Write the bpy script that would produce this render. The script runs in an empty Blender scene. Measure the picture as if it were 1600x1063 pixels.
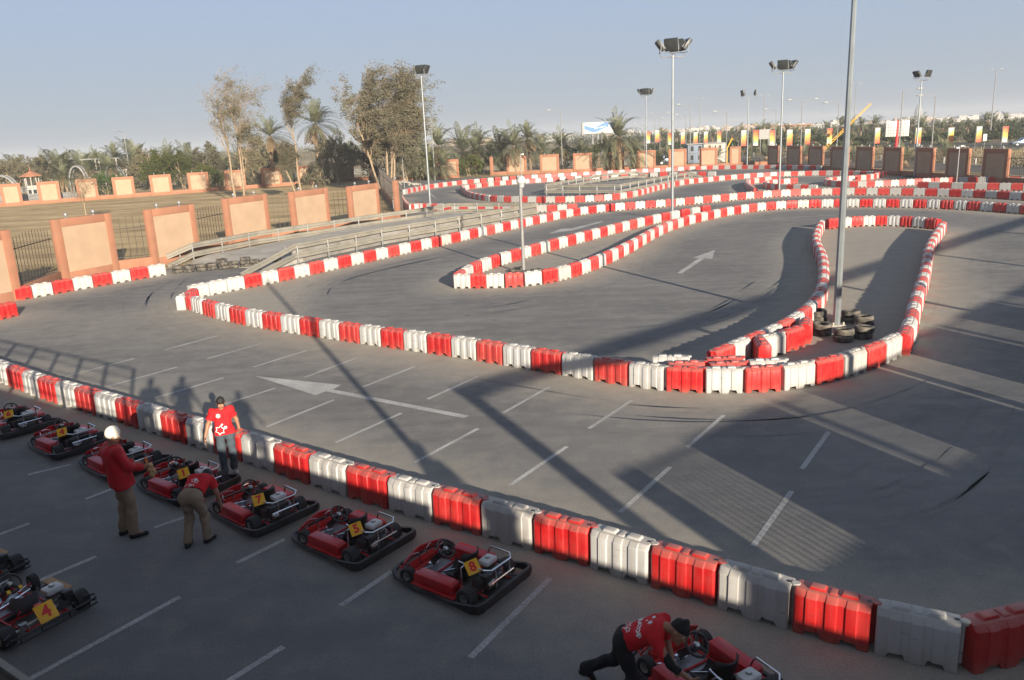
import bpy, bmesh, math, random
import numpy as np
from mathutils import Vector, Matrix
from mathutils.bvhtree import BVHTree
R = math.radians
PI = math.pi
rnd = random.Random(7)
sc = bpy.context.scene
COL = sc.collection

# ------------------------------------------------------------------ camera
F, CX, CY = 1245.0, 800.0, 531.5
CAMH = 6.6
_s = -130 / 2740.0
HD = np.array([1, _s]); HD = HD / np.linalg.norm(HD)
NN = np.array([HD[1], -HD[0]])
PITCH = math.atan(float(np.dot(np.array([1670 - CX, 173 - CY]), NN)) / F)
CP, SP = math.cos(PITCH), math.sin(PITCH)

def ray(px, py):
    d = np.array([px - CX, py - CY])
    u = float(d @ HD); v = float(d @ NN)
    return np.array([u, F * CP + v * SP, -F * SP + v * CP])

def g(px, py, z=0.0):
    """the point at height z that the photo shows at this pixel"""
    r = ray(px, py); t = (z - CAMH) / r[2]
    return Vector((r[0] * t, r[1] * t, z))

def at_y(px, py, Y):
    r = ray(px, py); t = Y / r[1]
    return Vector((r[0] * t, Y, CAMH + r[2] * t))

def stand(px, Y, py_top, py_ref=None):
    """ground point under pixel column px at distance Y, and the height that reaches pixel row py_top"""
    p = at_y(px, py_top if py_top > 0 else 268, Y)
    return Vector((p.x, Y, 0)), p.z

def proj(p):
    q = np.array([p[0], p[1], p[2] - CAMH])
    dep = q[1] * CP - q[2] * SP; up = q[1] * SP + q[2] * CP
    return np.array([CX, CY]) + F * q[0] / dep * HD + F * up / dep * NN, dep

# ------------------------------------------------------------------ tags
def tag(o, label=None, cat=None, group=None, kind=None):
    if label: o['label'] = label
    if cat: o['category'] = cat
    if group: o['group'] = group
    if kind: o['kind'] = kind
    return o

def empty(name, loc=(0, 0, 0), rz=0.0, label=None, cat=None, group=None):
    o = bpy.data.objects.new(name, None)
    o.empty_display_size = 0.2
    COL.objects.link(o); o.location = loc; o.rotation_euler = (0, 0, rz)
    return tag(o, label, cat, group)

def copy_tree(o, parent=None):
    c = o.copy(); COL.objects.link(c)
    if parent is not None:
        c.parent = parent
    for ch in [x for x in bpy.data.objects if x.parent == o]:
        copy_tree(ch, c)
    return c

ONES = ['', 'first', 'second', 'third', 'fourth', 'fifth', 'sixth', 'seventh', 'eighth', 'ninth', 'tenth', 'eleventh', 'twelfth',
        'thirteenth', 'fourteenth', 'fifteenth', 'sixteenth', 'seventeenth', 'eighteenth', 'nineteenth']
TENS = ['', '', 'twenty', 'thirty', 'forty', 'fifty', 'sixty', 'seventy', 'eighty', 'ninety']
def ordinal(n):
    if n < 20: return ONES[n]
    t, u = divmod(n, 10)
    return (TENS[t][:-1] + 'ieth') if u == 0 else TENS[t] + '-' + ONES[u]

# ------------------------------------------------------------------ materials
def nt(name):
    m = bpy.data.materials.new(name); m.use_nodes = True
    n = m.node_tree.nodes; l = m.node_tree.links
    b = n['Principled BSDF']
    return m, n, l, b

def mat(name, col, rough=0.6, metal=0.0, var=0.12, scale=6.0, bump=0.0, bscale=40.0, spec=0.5, dirt=None, dirt_amt=0.0, rand=0.0, emit=None, coat=0.0):
    m, n, l, b = nt(name)
    b.inputs['Roughness'].default_value = rough
    b.inputs['Metallic'].default_value = metal
    b.inputs['Specular IOR Level'].default_value = spec
    b.inputs['Coat Weight'].default_value = coat
    tc = n.new('ShaderNodeTexCoord')
    nz = n.new('ShaderNodeTexNoise'); nz.inputs['Scale'].default_value = scale; nz.inputs['Detail'].default_value = 6
    l.new(tc.outputs['Object'], nz.inputs['Vector'])
    r = n.new('ShaderNodeMapRange'); r.inputs[1].default_value = 0.3; r.inputs[2].default_value = 0.7
    r.inputs[3].default_value = 1 - var; r.inputs[4].default_value = 1 + var
    l.new(nz.outputs['Fac'], r.inputs[0])
    val = r.outputs[0]
    if rand:
        oi = n.new('ShaderNodeObjectInfo')
        r2 = n.new('ShaderNodeMapRange'); r2.inputs[3].default_value = 1 - rand; r2.inputs[4].default_value = 1 + rand
        l.new(oi.outputs['Random'], r2.inputs[0])
        mu = n.new('ShaderNodeMath'); mu.operation = 'MULTIPLY'
        l.new(val, mu.inputs[0]); l.new(r2.outputs[0], mu.inputs[1]); val = mu.outputs[0]
    hs = n.new('ShaderNodeHueSaturation'); hs.inputs['Color'].default_value = (*col, 1)
    l.new(val, hs.inputs['Value'])
    out = hs.outputs['Color']
    if dirt:
        n2 = n.new('ShaderNodeTexNoise'); n2.inputs['Scale'].default_value = scale * 0.6; n2.inputs['Detail'].default_value = 8
        l.new(tc.outputs['Object'], n2.inputs['Vector'])
        r3 = n.new('ShaderNodeMapRange'); r3.inputs[1].default_value = 0.42; r3.inputs[2].default_value = 0.75
        r3.inputs[4].default_value = dirt_amt
        l.new(n2.outputs['Fac'], r3.inputs[0])
        mx = n.new('ShaderNodeMixRGB'); mx.inputs[2].default_value = (*dirt, 1)
        l.new(r3.outputs[0], mx.inputs[0]); l.new(out, mx.inputs[1]); out = mx.outputs[0]
    l.new(out, b.inputs['Base Color'])
    if bump:
        n3 = n.new('ShaderNodeTexNoise'); n3.inputs['Scale'].default_value = bscale; n3.inputs['Detail'].default_value = 5
        l.new(tc.outputs['Object'], n3.inputs['Vector'])
        bp = n.new('ShaderNodeBump'); bp.inputs['Strength'].default_value = bump; bp.inputs['Distance'].default_value = 0.02
        l.new(n3.outputs['Fac'], bp.inputs['Height']); l.new(bp.outputs[0], b.inputs['Normal'])
    if emit:
        b.inputs['Emission Color'].default_value = (*emit[0], 1); b.inputs['Emission Strength'].default_value = emit[1]
    return m

def leaf_mat(name, c1, c2, trans=0.25):
    m, n, l, b = nt(name)
    tc = n.new('ShaderNodeTexCoord')
    nz = n.new('ShaderNodeTexNoise'); nz.inputs['Scale'].default_value = 0.9; nz.inputs['Detail'].default_value = 4
    l.new(tc.outputs['Object'], nz.inputs['Vector'])
    oi = n.new('ShaderNodeObjectInfo')
    r = n.new('ShaderNodeMapRange'); r.inputs[1].default_value = 0.3; r.inputs[2].default_value = 0.7
    l.new(nz.outputs['Fac'], r.inputs[0])
    mx = n.new('ShaderNodeMixRGB'); mx.inputs[1].default_value = (*c1, 1); mx.inputs[2].default_value = (*c2, 1)
    l.new(r.outputs[0], mx.inputs[0])
    r2 = n.new('ShaderNodeMapRange'); r2.inputs[3].default_value = 0.8; r2.inputs[4].default_value = 1.25
    l.new(oi.outputs['Random'], r2.inputs[0])
    hs = n.new('ShaderNodeHueSaturation'); l.new(mx.outputs[0], hs.inputs['Color']); l.new(r2.outputs[0], hs.inputs['Value'])
    l.new(hs.outputs[0], b.inputs['Base Color'])
    b.inputs['Roughness'].default_value = 0.7
    b.inputs['Specular IOR Level'].default_value = 0.25
    tr = n.new('ShaderNodeBsdfTranslucent'); l.new(hs.outputs[0], tr.inputs['Color'])
    ms = n.new('ShaderNodeMixShader'); ms.inputs[0].default_value = trans
    out = n['Material Output']
    l.new(b.outputs[0], ms.inputs[1]); l.new(tr.outputs[0], ms.inputs[2]); l.new(ms.outputs[0], out.inputs['Surface'])
    return m

def barrier_mat(name, col, fade, rand):
    """moulded plastic: sun-faded patches, scuffs along the sides, sand lying on the upward faces"""
    m, n, l, b = nt(name)
    tc = n.new('ShaderNodeTexCoord'); oi = n.new('ShaderNodeObjectInfo')
    addv = n.new('ShaderNodeVectorMath'); addv.operation = 'ADD'
    sc_ = n.new('ShaderNodeVectorMath'); sc_.operation = 'SCALE'; sc_.inputs[0].default_value = (37, 17, 53)
    l.new(oi.outputs['Random'], sc_.inputs['Scale'])
    l.new(tc.outputs['Object'], addv.inputs[0]); l.new(sc_.outputs[0], addv.inputs[1])
    nz = n.new('ShaderNodeTexNoise'); nz.inputs['Scale'].default_value = 3.5; nz.inputs['Detail'].default_value = 8; nz.inputs['Roughness'].default_value = 0.65
    l.new(addv.outputs[0], nz.inputs['Vector'])
    r = n.new('ShaderNodeMapRange'); r.inputs[1].default_value = 0.45; r.inputs[2].default_value = 0.85; r.inputs[4].default_value = 0.55
    l.new(nz.outputs['Fac'], r.inputs[0])
    # some pieces are more faded than others
    pw = n.new('ShaderNodeMath'); pw.operation = 'POWER'; pw.inputs[1].default_value = 4.0
    l.new(oi.outputs['Random'], pw.inputs[0])
    ma = n.new('ShaderNodeMath'); ma.operation = 'MULTIPLY_ADD'; ma.inputs[1].default_value = rand
    l.new(pw.outputs[0], ma.inputs[0]); l.new(r.outputs[0], ma.inputs[2])
    mx = n.new('ShaderNodeMixRGB'); mx.inputs[1].default_value = (*col, 1); mx.inputs[2].default_value = (*fade, 1)
    mx.use_clamp = True
    l.new(ma.outputs[0], mx.inputs[0])
    # vertical scuffs
    mp = n.new('ShaderNodeMapping'); mp.inputs['Scale'].default_value = (26, 26, 1.6)
    l.new(addv.outputs[0], mp.inputs['Vector'])
    n2 = n.new('ShaderNodeTexNoise'); n2.inputs['Scale'].default_value = 1.0; n2.inputs['Detail'].default_value = 3
    l.new(mp.outputs[0], n2.inputs['Vector'])
    r4 = n.new('ShaderNodeMapRange'); r4.inputs[1].default_value = 0.56; r4.inputs[2].default_value = 0.72; r4.inputs[4].default_value = 0.30
    l.new(n2.outputs['Fac'], r4.inputs[0])
    mx2 = n.new('ShaderNodeMixRGB'); mx2.inputs[2].default_value = (*fade, 1)
    l.new(r4.outputs[0], mx2.inputs[0]); l.new(mx.outputs[0], mx2.inputs[1])
    # sand on top and splashed low down
    ge = n.new('ShaderNodeNewGeometry'); sx = n.new('ShaderNodeSeparateXYZ'); l.new(ge.outputs['Normal'], sx.inputs[0])
    r5 = n.new('ShaderNodeMapRange'); r5.inputs[1].default_value = 0.35; r5.inputs[2].default_value = 0.95; r5.inputs[4].default_value = 0.42
    l.new(sx.outputs['Z'], r5.inputs[0])
    so = n.new('ShaderNodeSeparateXYZ'); l.new(tc.outputs['Object'], so.inputs[0])
    r6 = n.new('ShaderNodeMapRange'); r6.inputs[1].default_value = 0.0; r6.inputs[2].default_value = 0.22; r6.inputs[3].default_value = 0.45; r6.inputs[4].default_value = 0.0
    l.new(so.outputs['Z'], r6.inputs[0])
    mm = n.new('ShaderNodeMath'); mm.operation = 'MULTIPLY'; l.new(r6.outputs[0], mm.inputs[0]); l.new(nz.outputs['Fac'], mm.inputs[1])
    mxm = n.new('ShaderNodeMath'); mxm.operation = 'MAXIMUM'; l.new(r5.outputs[0], mxm.inputs[0]); l.new(mm.outputs[0], mxm.inputs[1])
    mpk = n.new('ShaderNodeMapping'); mpk.inputs['Scale'].default_value = (2.2, 2.2, 9.0); l.new(addv.outputs[0], mpk.inputs['Vector'])
    n5 = n.new('ShaderNodeTexNoise'); n5.inputs['Scale'].default_value = 1.6; n5.inputs['Detail'].default_value = 7; n5.inputs['Roughness'].default_value = 0.7; l.new(mpk.outputs[0], n5.inputs['Vector'])
    r8 = n.new('ShaderNodeMapRange'); r8.inputs[1].default_value = 0.60; r8.inputs[2].default_value = 0.70; r8.inputs[4].default_value = 0.55; l.new(n5.outputs['Fac'], r8.inputs[0])
    mxk = n.new('ShaderNodeMixRGB'); mxk.inputs[2].default_value = (0.05, 0.045, 0.042, 1); l.new(r8.outputs[0], mxk.inputs[0]); l.new(mx2.outputs[0], mxk.inputs[1]); mx2 = mxk
    mx3 = n.new('ShaderNodeMixRGB'); mx3.inputs[2].default_value = (0.30, 0.25, 0.195, 1)
    l.new(mxm.outputs[0], mx3.inputs[0]); l.new(mx2.outputs[0], mx3.inputs[1])
    l.new(mx3.outputs[0], b.inputs['Base Color'])
    b.inputs['Roughness'].default_value = 0.42
    b.inputs['Specular IOR Level'].default_value = 0.4
    bp = n.new('ShaderNodeBump'); bp.inputs['Strength'].default_value = 0.25; bp.inputs['Distance'].default_value = 0.01
    l.new(nz.outputs['Fac'], bp.inputs['Height']); l.new(bp.outputs[0], b.inputs['Normal'])
    return m

M = {}
M['red_plastic'] = barrier_mat('red_plastic', (0.43, 0.012, 0.014), (0.50, 0.085, 0.07), 0.5)
M['white_plastic'] = barrier_mat('white_plastic', (0.45, 0.455, 0.45), (0.34, 0.315, 0.275), 0.4)
M['terracotta'] = mat('terracotta', (0.32, 0.145, 0.085), 0.9, var=0.10, scale=1.5, bump=0.2, dirt=(0.25, 0.15, 0.10), dirt_amt=0.35)
M['cream'] = mat('cream_render', (0.385, 0.275, 0.185), 0.9, var=0.07, scale=1.2, bump=0.15, dirt=(0.33, 0.21, 0.13), dirt_amt=0.4)
M['iron'] = mat('dark_iron', (0.05, 0.042, 0.035), 0.6, 0.3)
M['galv'] = mat('galvanised', (0.27, 0.28, 0.28), 0.5, 0.4, var=0.14, scale=3)
M['rail'] = mat('guardrail_steel', (0.25, 0.24, 0.205), 0.6, 0.15, var=0.14, scale=1.5, dirt=(0.33, 0.28, 0.21), dirt_amt=0.5)
M['polesteel'] = mat('pole_steel', (0.27, 0.30, 0.31), 0.4, 0.5, var=0.12, scale=2)
M['greypaint'] = mat('grey_paint', (0.24, 0.24, 0.235), 0.6, 0.1)
M['concrete'] = mat('concrete', (0.22, 0.21, 0.195), 0.9, var=0.16, scale=1.3, bump=0.3, dirt=(0.14, 0.125, 0.105), dirt_amt=0.6)
M['darkcase'] = mat('lamp_case', (0.045, 0.05, 0.05), 0.45, 0.3)
M['lampglass'] = mat('lamp_glass', (0.20, 0.22, 0.23), 0.08, 0.0, spec=1.0, var=0.2)
M['lampwhite'] = mat('lamp_white', (0.42, 0.43, 0.43), 0.3)
M['rubber'] = mat('tyre_rubber', (0.022, 0.022, 0.023), 0.75, var=0.25, bump=0.2, dirt=(0.10, 0.085, 0.065), dirt_amt=0.35)
M['oldrubber'] = mat('old_tyre_rubber', (0.050, 0.047, 0.042), 0.85, var=0.3, bump=0.3, dirt=(0.27, 0.235, 0.185), dirt_amt=0.75)
M['kred'] = mat('kart_red', (0.50, 0.012, 0.018), 0.35, var=0.10, dirt=(0.30, 0.10, 0.09), dirt_amt=0.30)
M['kredframe'] = mat('frame_red', (0.60, 0.02, 0.02), 0.3, 0.1)
M['kblack'] = mat('black_plastic', (0.017, 0.017, 0.018), 0.42, var=0.3, dirt=(0.09, 0.08, 0.07), dirt_amt=0.35)
M['seatblack'] = mat('seat_black', (0.012, 0.012, 0.013), 0.5)
M['seatgrey'] = mat('seat_grey', (0.16, 0.165, 0.17), 0.5)
M['chrome'] = mat('chrome_tube', (0.75, 0.76, 0.78), 0.14, 1.0, var=0.05)
M['pan'] = mat('floor_sheet', (0.36, 0.38, 0.42), 0.42, 0.5, var=0.15, dirt=(0.18, 0.17, 0.16), dirt_amt=0.5)
M['engine'] = mat('engine_metal', (0.12, 0.12, 0.12), 0.45, 0.7, var=0.4, scale=20)
M['alloy'] = mat('alloy', (0.5, 0.5, 0.48), 0.35, 0.9, var=0.2)
M['tankwhite'] = mat('tank_white', (0.62, 0.62, 0.60), 0.35, dirt=(0.3, 0.28, 0.25), dirt_amt=0.3)
M['plate'] = mat('plate_yellow', (0.85, 0.43, 0.006), 0.4, var=0.05)
M['numred'] = mat('number_red', (0.65, 0.012, 0.012), 0.4, var=0.05)
M['plywood'] = mat('plywood', (0.42, 0.24, 0.12), 0.7)
M['yellowtape'] = mat('yellow_tape', (0.8, 0.5, 0.03), 0.5)
M['skin'] = mat('skin', (0.33, 0.165, 0.095), 0.55, var=0.08, scale=12)
M['hair'] = mat('hair', (0.011, 0.009, 0.008), 0.6, var=0.3, scale=40, bump=0.5, bscale=120)
M['tshirt'] = mat('red_tshirt', (0.60, 0.006, 0.012), 0.85, var=0.10, scale=5, bump=0.3, bscale=14)
M['jacket'] = mat('red_jacket', (0.50, 0.006, 0.012), 0.7, var=0.14, scale=5, bump=0.4, bscale=10)
M['khaki'] = mat('khaki_cloth', (0.27, 0.20, 0.135), 0.9, var=0.12, scale=6, bump=0.4, bscale=12)
M['denim'] = mat('denim', (0.055, 0.075, 0.095), 0.9, var=0.35, scale=4, bump=0.4, bscale=14)
M['blackcloth'] = mat('black_cloth', (0.011, 0.011, 0.013), 0.9, var=0.2, bump=0.4, bscale=12)
M['shoeblack'] = mat('shoe_black', (0.014, 0.013, 0.013), 0.5)
M['shoewhite'] = mat('shoe_white', (0.55, 0.55, 0.53), 0.6)
M['helmet'] = mat('helmet_white', (0.70, 0.66, 0.57), 0.22, var=0.06, coat=0.4)
M['print'] = mat('white_print', (0.75, 0.73, 0.72), 0.8, var=0.05)
M['printgold'] = mat('yellow_print', (0.8, 0.45, 0.03), 0.8, var=0.05)
M['eye'] = mat('eye_white', (0.7, 0.68, 0.64), 0.3); M['iris'] = mat('iris', (0.02, 0.012, 0.008), 0.2); M['lip'] = mat('lips', (0.28, 0.10, 0.075), 0.5)
M['bark'] = mat('pale_bark', (0.29, 0.215, 0.14), 0.9, var=0.2, scale=3, bump=0.5, bscale=12)
M['palmbark'] = mat('palm_bark', (0.24, 0.175, 0.115), 0.95, var=0.3, scale=5, bump=0.8, bscale=9)
M['palmleaf'] = leaf_mat('palm_leaf', (0.110, 0.125, 0.072), (0.175, 0.178, 0.108), 0.2)
M['rampconcrete'] = mat('ramp_concrete', (0.36, 0.345, 0.315), 0.9, var=0.16, scale=1.3, dirt=(0.22, 0.2, 0.165), dirt_amt=0.6)
M['farpalmleaf'] = leaf_mat('far_palm_leaf', (0.115, 0.135, 0.08), (0.175, 0.185, 0.115), 0.2)
M['dryfrond'] = leaf_mat('dry_frond', (0.23, 0.16, 0.085), (0.17, 0.12, 0.07), 0.1)
M['oliveleaf'] = leaf_mat('olive_leaf', (0.125, 0.122, 0.078), (0.185, 0.165, 0.108), 0.25)
M['greenleaf'] = leaf_mat('green_leaf', (0.055, 0.085, 0.022), (0.12, 0.12, 0.035), 0.25)
M['brownleaf'] = leaf_mat('brown_leaf', (0.135, 0.125, 0.072), (0.18, 0.155, 0.095), 0.2)
M['hedgeleaf'] = leaf_mat('hedge_leaf', (0.035, 0.07, 0.02), (0.07, 0.10, 0.03), 0.2)
M['darkleaf'] = leaf_mat('dark_leaf', (0.035, 0.055, 0.022), (0.065, 0.08, 0.035), 0.2)
M['strawleaf'] = leaf_mat('straw_leaf', (0.27, 0.21, 0.12), (0.20, 0.17, 0.09), 0.2)
M['whitewall'] = mat('white_wall', (0.42, 0.40, 0.36), 0.9, var=0.06, scale=0.4)
M['bluewall'] = mat('blue_wall', (0.17, 0.21, 0.27), 0.8)
M['darkglass'] = mat('dark_glass', (0.03, 0.035, 0.045), 0.15, spec=0.8)
M['roofred'] = mat('roof_tiles', (0.36, 0.16, 0.09), 0.9)
M['yellowpaint'] = mat('yellow_paint', (0.70, 0.40, 0.04), 0.5)
M['redpaint'] = mat('red_paint', (0.58, 0.02, 0.02), 0.45)
M['bluefence'] = mat('blue_fence', (0.33, 0.40, 0.43), 0.5, 0.2)
M['bluepaint'] = mat('blue_paint', (0.02, 0.14, 0.42), 0.4)
M['signwhite'] = mat('sign_white', (0.48, 0.48, 0.47), 0.5, var=0.03)
M['lightpanel'] = mat('light_panel', (0.5, 0.5, 0.47), 0.4, emit=((1.0, 0.97, 0.86), 0.03))
M['carpaint'] = mat('car_paint', (0.13, 0.16, 0.20), 0.25, 0.5, coat=0.6)
M['carwhite'] = mat('white_car_paint', (0.6, 0.6, 0.6), 0.25, 0.0, coat=0.6)
M['tan'] = mat('tan_cloth', (0.48, 0.30, 0.13), 0.8)
M['orange'] = mat('orange_plastic', (0.75, 0.22, 0.03), 0.5)
M['deckfloor'] = mat('deck_floor', (0.06, 0.045, 0.035), 0.8)
M['coping'] = mat('coping', (0.26, 0.235, 0.20), 0.8)
M['rubble'] = mat('rubble', (0.34, 0.32, 0.28), 0.95, var=0.25)

def banner_mat():
    m, n, l, b = nt('banner_print')
    tc = n.new('ShaderNodeTexCoord'); sp = n.new('ShaderNodeSeparateXYZ'); l.new(tc.outputs['Object'], sp.inputs[0])
    oi = n.new('ShaderNodeObjectInfo')
    nz = n.new('ShaderNodeTexNoise'); nz.inputs['Scale'].default_value = 1.4
    l.new(tc.outputs['Object'], nz.inputs['Vector'])
    sx = n.new('ShaderNodeMath'); sx.operation = 'MULTIPLY_ADD'; sx.inputs[1].default_value = 0.16; sx.inputs[2].default_value = -0.13
    l.new(sp.outputs['X'], sx.inputs[0])
    s2 = n.new('ShaderNodeMath'); s2.operation = 'MULTIPLY_ADD'; s2.inputs[1].default_value = 0.45; l.new(nz.outputs['Fac'], s2.inputs[0]); l.new(sx.outputs[0], s2.inputs[2])
    fl = n.new('ShaderNodeMath'); fl.operation = 'SUBTRACT'; fl.inputs[1].default_value = 0.45; l.new(oi.outputs['Random'], fl.inputs[0])
    sg = n.new('ShaderNodeMath'); sg.operation = 'SIGN'; l.new(fl.outputs[0], sg.inputs[0])
    a = n.new('ShaderNodeMath'); a.operation = 'MULTIPLY'; l.new(sp.outputs['Z'], a.inputs[0]); l.new(sg.outputs[0], a.inputs[1])
    a2 = n.new('ShaderNodeMath'); a2.operation = 'MULTIPLY_ADD'; a2.inputs[1].default_value = 0.29; l.new(a.outputs[0], a2.inputs[0])
    a3 = n.new('ShaderNodeMath'); a3.operation = 'ADD'; a3.inputs[1].default_value = 0.44; l.new(s2.outputs[0], a3.inputs[0]); l.new(a3.outputs[0], a2.inputs[2])
    fr = a2
    cr = n.new('ShaderNodeValToRGB'); e = cr.color_ramp.elements
    e[0].position = 0; e[0].color = (0.50, 0.48, 0.45, 1); e[1].position = 1; e[1].color = (0.48, 0.06, 0.04, 1)
    for p, c in ((0.16, (0.50, 0.48, 0.44, 1)), (0.30, (0.20, 0.36, 0.28, 1)), (0.46, (0.55, 0.40, 0.08, 1)), (0.70, (0.52, 0.22, 0.06, 1))):
        x = cr.color_ramp.elements.new(p); x.color = c
    l.new(fr.outputs[0], cr.inputs[0]); l.new(cr.outputs[0], b.inputs['Base Color'])
    b.inputs['Roughness'].default_value = 0.7
    return m
M['banner'] = banner_mat()

def ground_mat(name, c1, c2, c3, scale, rough=0.95, stretch=(1, 1, 1)):
    m, n, l, b = nt(name)
    tc = n.new('ShaderNodeTexCoord'); mp = n.new('ShaderNodeMapping'); mp.inputs['Scale'].default_value = stretch
    l.new(tc.outputs['Object'], mp.inputs['Vector'])
    a = n.new('ShaderNodeTexNoise'); a.inputs['Scale'].default_value = scale; a.inputs['Detail'].default_value = 10; a.inputs['Roughness'].default_value = 0.62
    c = n.new('ShaderNodeTexNoise'); c.inputs['Scale'].default_value = scale * 7; c.inputs['Detail'].default_value = 6
    l.new(mp.outputs[0], a.inputs['Vector']); l.new(mp.outputs[0], c.inputs['Vector'])
    cr = n.new('ShaderNodeValToRGB'); e = cr.color_ramp.elements
    e[0].position = 0.36; e[0].color = (*c1, 1); e[1].position = 0.64; e[1].color = (*c3, 1)
    x = e.new(0.5); x.color = (*c2, 1)
    l.new(a.outputs['Fac'], cr.inputs[0])
    hs = n.new('ShaderNodeHueSaturation'); l.new(cr.outputs[0], hs.inputs['Color'])
    r = n.new('ShaderNodeMapRange'); r.inputs[1].default_value = 0.3; r.inputs[2].default_value = 0.7; r.inputs[3].default_value = 0.8; r.inputs[4].default_value = 1.2
    l.new(c.outputs['Fac'], r.inputs[0]); l.new(r.outputs[0], hs.inputs['Value'])
    l.new(hs.outputs[0], b.inputs['Base Color']); b.inputs['Roughness'].default_value = rough
    b.inputs['Specular IOR Level'].default_value = 0.2
    bp = n.new('ShaderNodeBump'); bp.inputs['Strength'].default_value = 0.5; bp.inputs['Distance'].default_value = 0.05
    l.new(c.outputs['Fac'], bp.inputs['Height']); l.new(bp.outputs[0], b.inputs['Normal'])
    return m
M['sand'] = ground_mat('sand', (0.32, 0.25, 0.17), (0.40, 0.32, 0.225), (0.48, 0.39, 0.28), 0.08)
M['soil'] = ground_mat('garden_soil', (0.27, 0.195, 0.10), (0.42, 0.31, 0.165), (0.53, 0.41, 0.23), 0.16, stretch=(0.55, 1.6, 1))
M['verge'] = ground_mat('dry_verge', (0.25, 0.19, 0.10), (0.36, 0.28, 0.16), (0.46, 0.37, 0.23), 0.12)
M['road'] = ground_mat('road_asphalt', (0.085, 0.085, 0.088), (0.10, 0.10, 0.10), (0.12, 0.118, 0.112), 0.2)
M['pavement'] = ground_mat('pavement', (0.30, 0.27, 0.23), (0.36, 0.33, 0.28), (0.42, 0.39, 0.33), 0.3)

def asphalt_mat():
    m, n, l, b = nt('track_asphalt')
    tc = n.new('ShaderNodeTexCoord')
    at = n.new('ShaderNodeAttribute'); at.attribute_name = 'dust'
    wr = n.new('ShaderNodeAttribute'); wr.attribute_name = 'wear'
    def noise(scale, detail=6, rough=0.6, stretch=None):
        x = n.new('ShaderNodeTexNoise'); x.inputs['Scale'].default_value = scale; x.inputs['Detail'].default_value = detail; x.inputs['Roughness'].default_value = rough
        if stretch:
            mp = n.new('ShaderNodeMapping'); mp.inputs['Scale'].default_value = stretch[0]; mp.inputs['Rotation'].default_value = (0, 0, stretch[1])
            l.new(tc.outputs['Object'], mp.inputs['Vector']); l.new(mp.outputs[0], x.inputs['Vector'])
        else:
            l.new(tc.outputs['Object'], x.inputs['Vector'])
        return x
    big = noise(0.16, 8); grain = noise(30, 8, 0.8); mid = noise(1.7, 8, 0.65)
    streak = noise(1.0, 5, 0.6, ((0.35, 1.6, 1), R(20)))
    base = n.new('ShaderNodeMixRGB'); base.inputs[1].default_value = (0.148, 0.1475, 0.147, 1); base.inputs[2].default_value = (0.212, 0.209, 0.203, 1)
    r = n.new('ShaderNodeMapRange'); r.inputs[1].default_value = 0.35; r.inputs[2].default_value = 0.65
    l.new(big.outputs['Fac'], r.inputs[0]); l.new(r.outputs[0], base.inputs[0])
    # rubber laid down along the driving line
    rw = n.new('ShaderNodeMapRange'); rw.inputs[1].default_value = 0.40; rw.inputs[2].default_value = 0.62
    l.new(streak.outputs['Fac'], rw.inputs[0])
    mw = n.new('ShaderNodeMath'); mw.operation = 'MULTIPLY'; l.new(rw.outputs[0], mw.inputs[0]); l.new(wr.outputs['Fac'], mw.inputs[1])
    mw2 = n.new('ShaderNodeMath'); mw2.operation = 'MULTIPLY'; mw2.inputs[1].default_value = 0.62; l.new(mw.outputs[0], mw2.inputs[0])
    worn = n.new('ShaderNodeMixRGB'); worn.inputs[2].default_value = (0.105, 0.105, 0.107, 1)
    l.new(mw2.outputs[0], worn.inputs[0]); l.new(base.outputs[0], worn.inputs[1])
    # blown sand
    su = n.new('ShaderNodeMath'); su.operation = 'MULTIPLY_ADD'; su.inputs[1].default_value = 1.1; su.inputs[2].default_value = -0.55
    l.new(mid.outputs['Fac'], su.inputs[0])
    su2 = n.new('ShaderNodeMath'); su2.operation = 'ADD'; l.new(su.outputs[0], su2.inputs[0]); l.new(at.outputs['Fac'], su2.inputs[1])
    rd = n.new('ShaderNodeMapRange'); rd.inputs[1].default_value = 0.15; rd.inputs[2].default_value = 1.0; rd.inputs[4].default_value = 0.85
    l.new(su2.outputs[0], rd.inputs[0])
    dst = n.new('ShaderNodeMixRGB'); dst.inputs[2].default_value = (0.35, 0.318, 0.262, 1)
    l.new(rd.outputs[0], dst.inputs[0]); l.new(worn.outputs[0], dst.inputs[1])
    hs = n.new('ShaderNodeHueSaturation'); l.new(dst.outputs[0], hs.inputs['Color'])
    rg = n.new('ShaderNodeMapRange'); rg.inputs[1].default_value = 0.25; rg.inputs[2].default_value = 0.75; rg.inputs[3].default_value = 0.62; rg.inputs[4].default_value = 1.38
    l.new(grain.outputs['Fac'], rg.inputs[0]); l.new(rg.outputs[0], hs.inputs['Value'])
    l.new(hs.outputs[0], b.inputs['Base Color'])
    b.inputs['Roughness'].default_value = 0.85; b.inputs['Specular IOR Level'].default_value = 0.3
    bp = n.new('ShaderNodeBump'); bp.inputs['Strength'].default_value = 0.35; bp.inputs['Distance'].default_value = 0.008
    l.new(grain.outputs['Fac'], bp.inputs['Height']); l.new(bp.outputs[0], b.inputs['Normal'])
    return m
M['asphalt'] = asphalt_mat()

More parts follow.
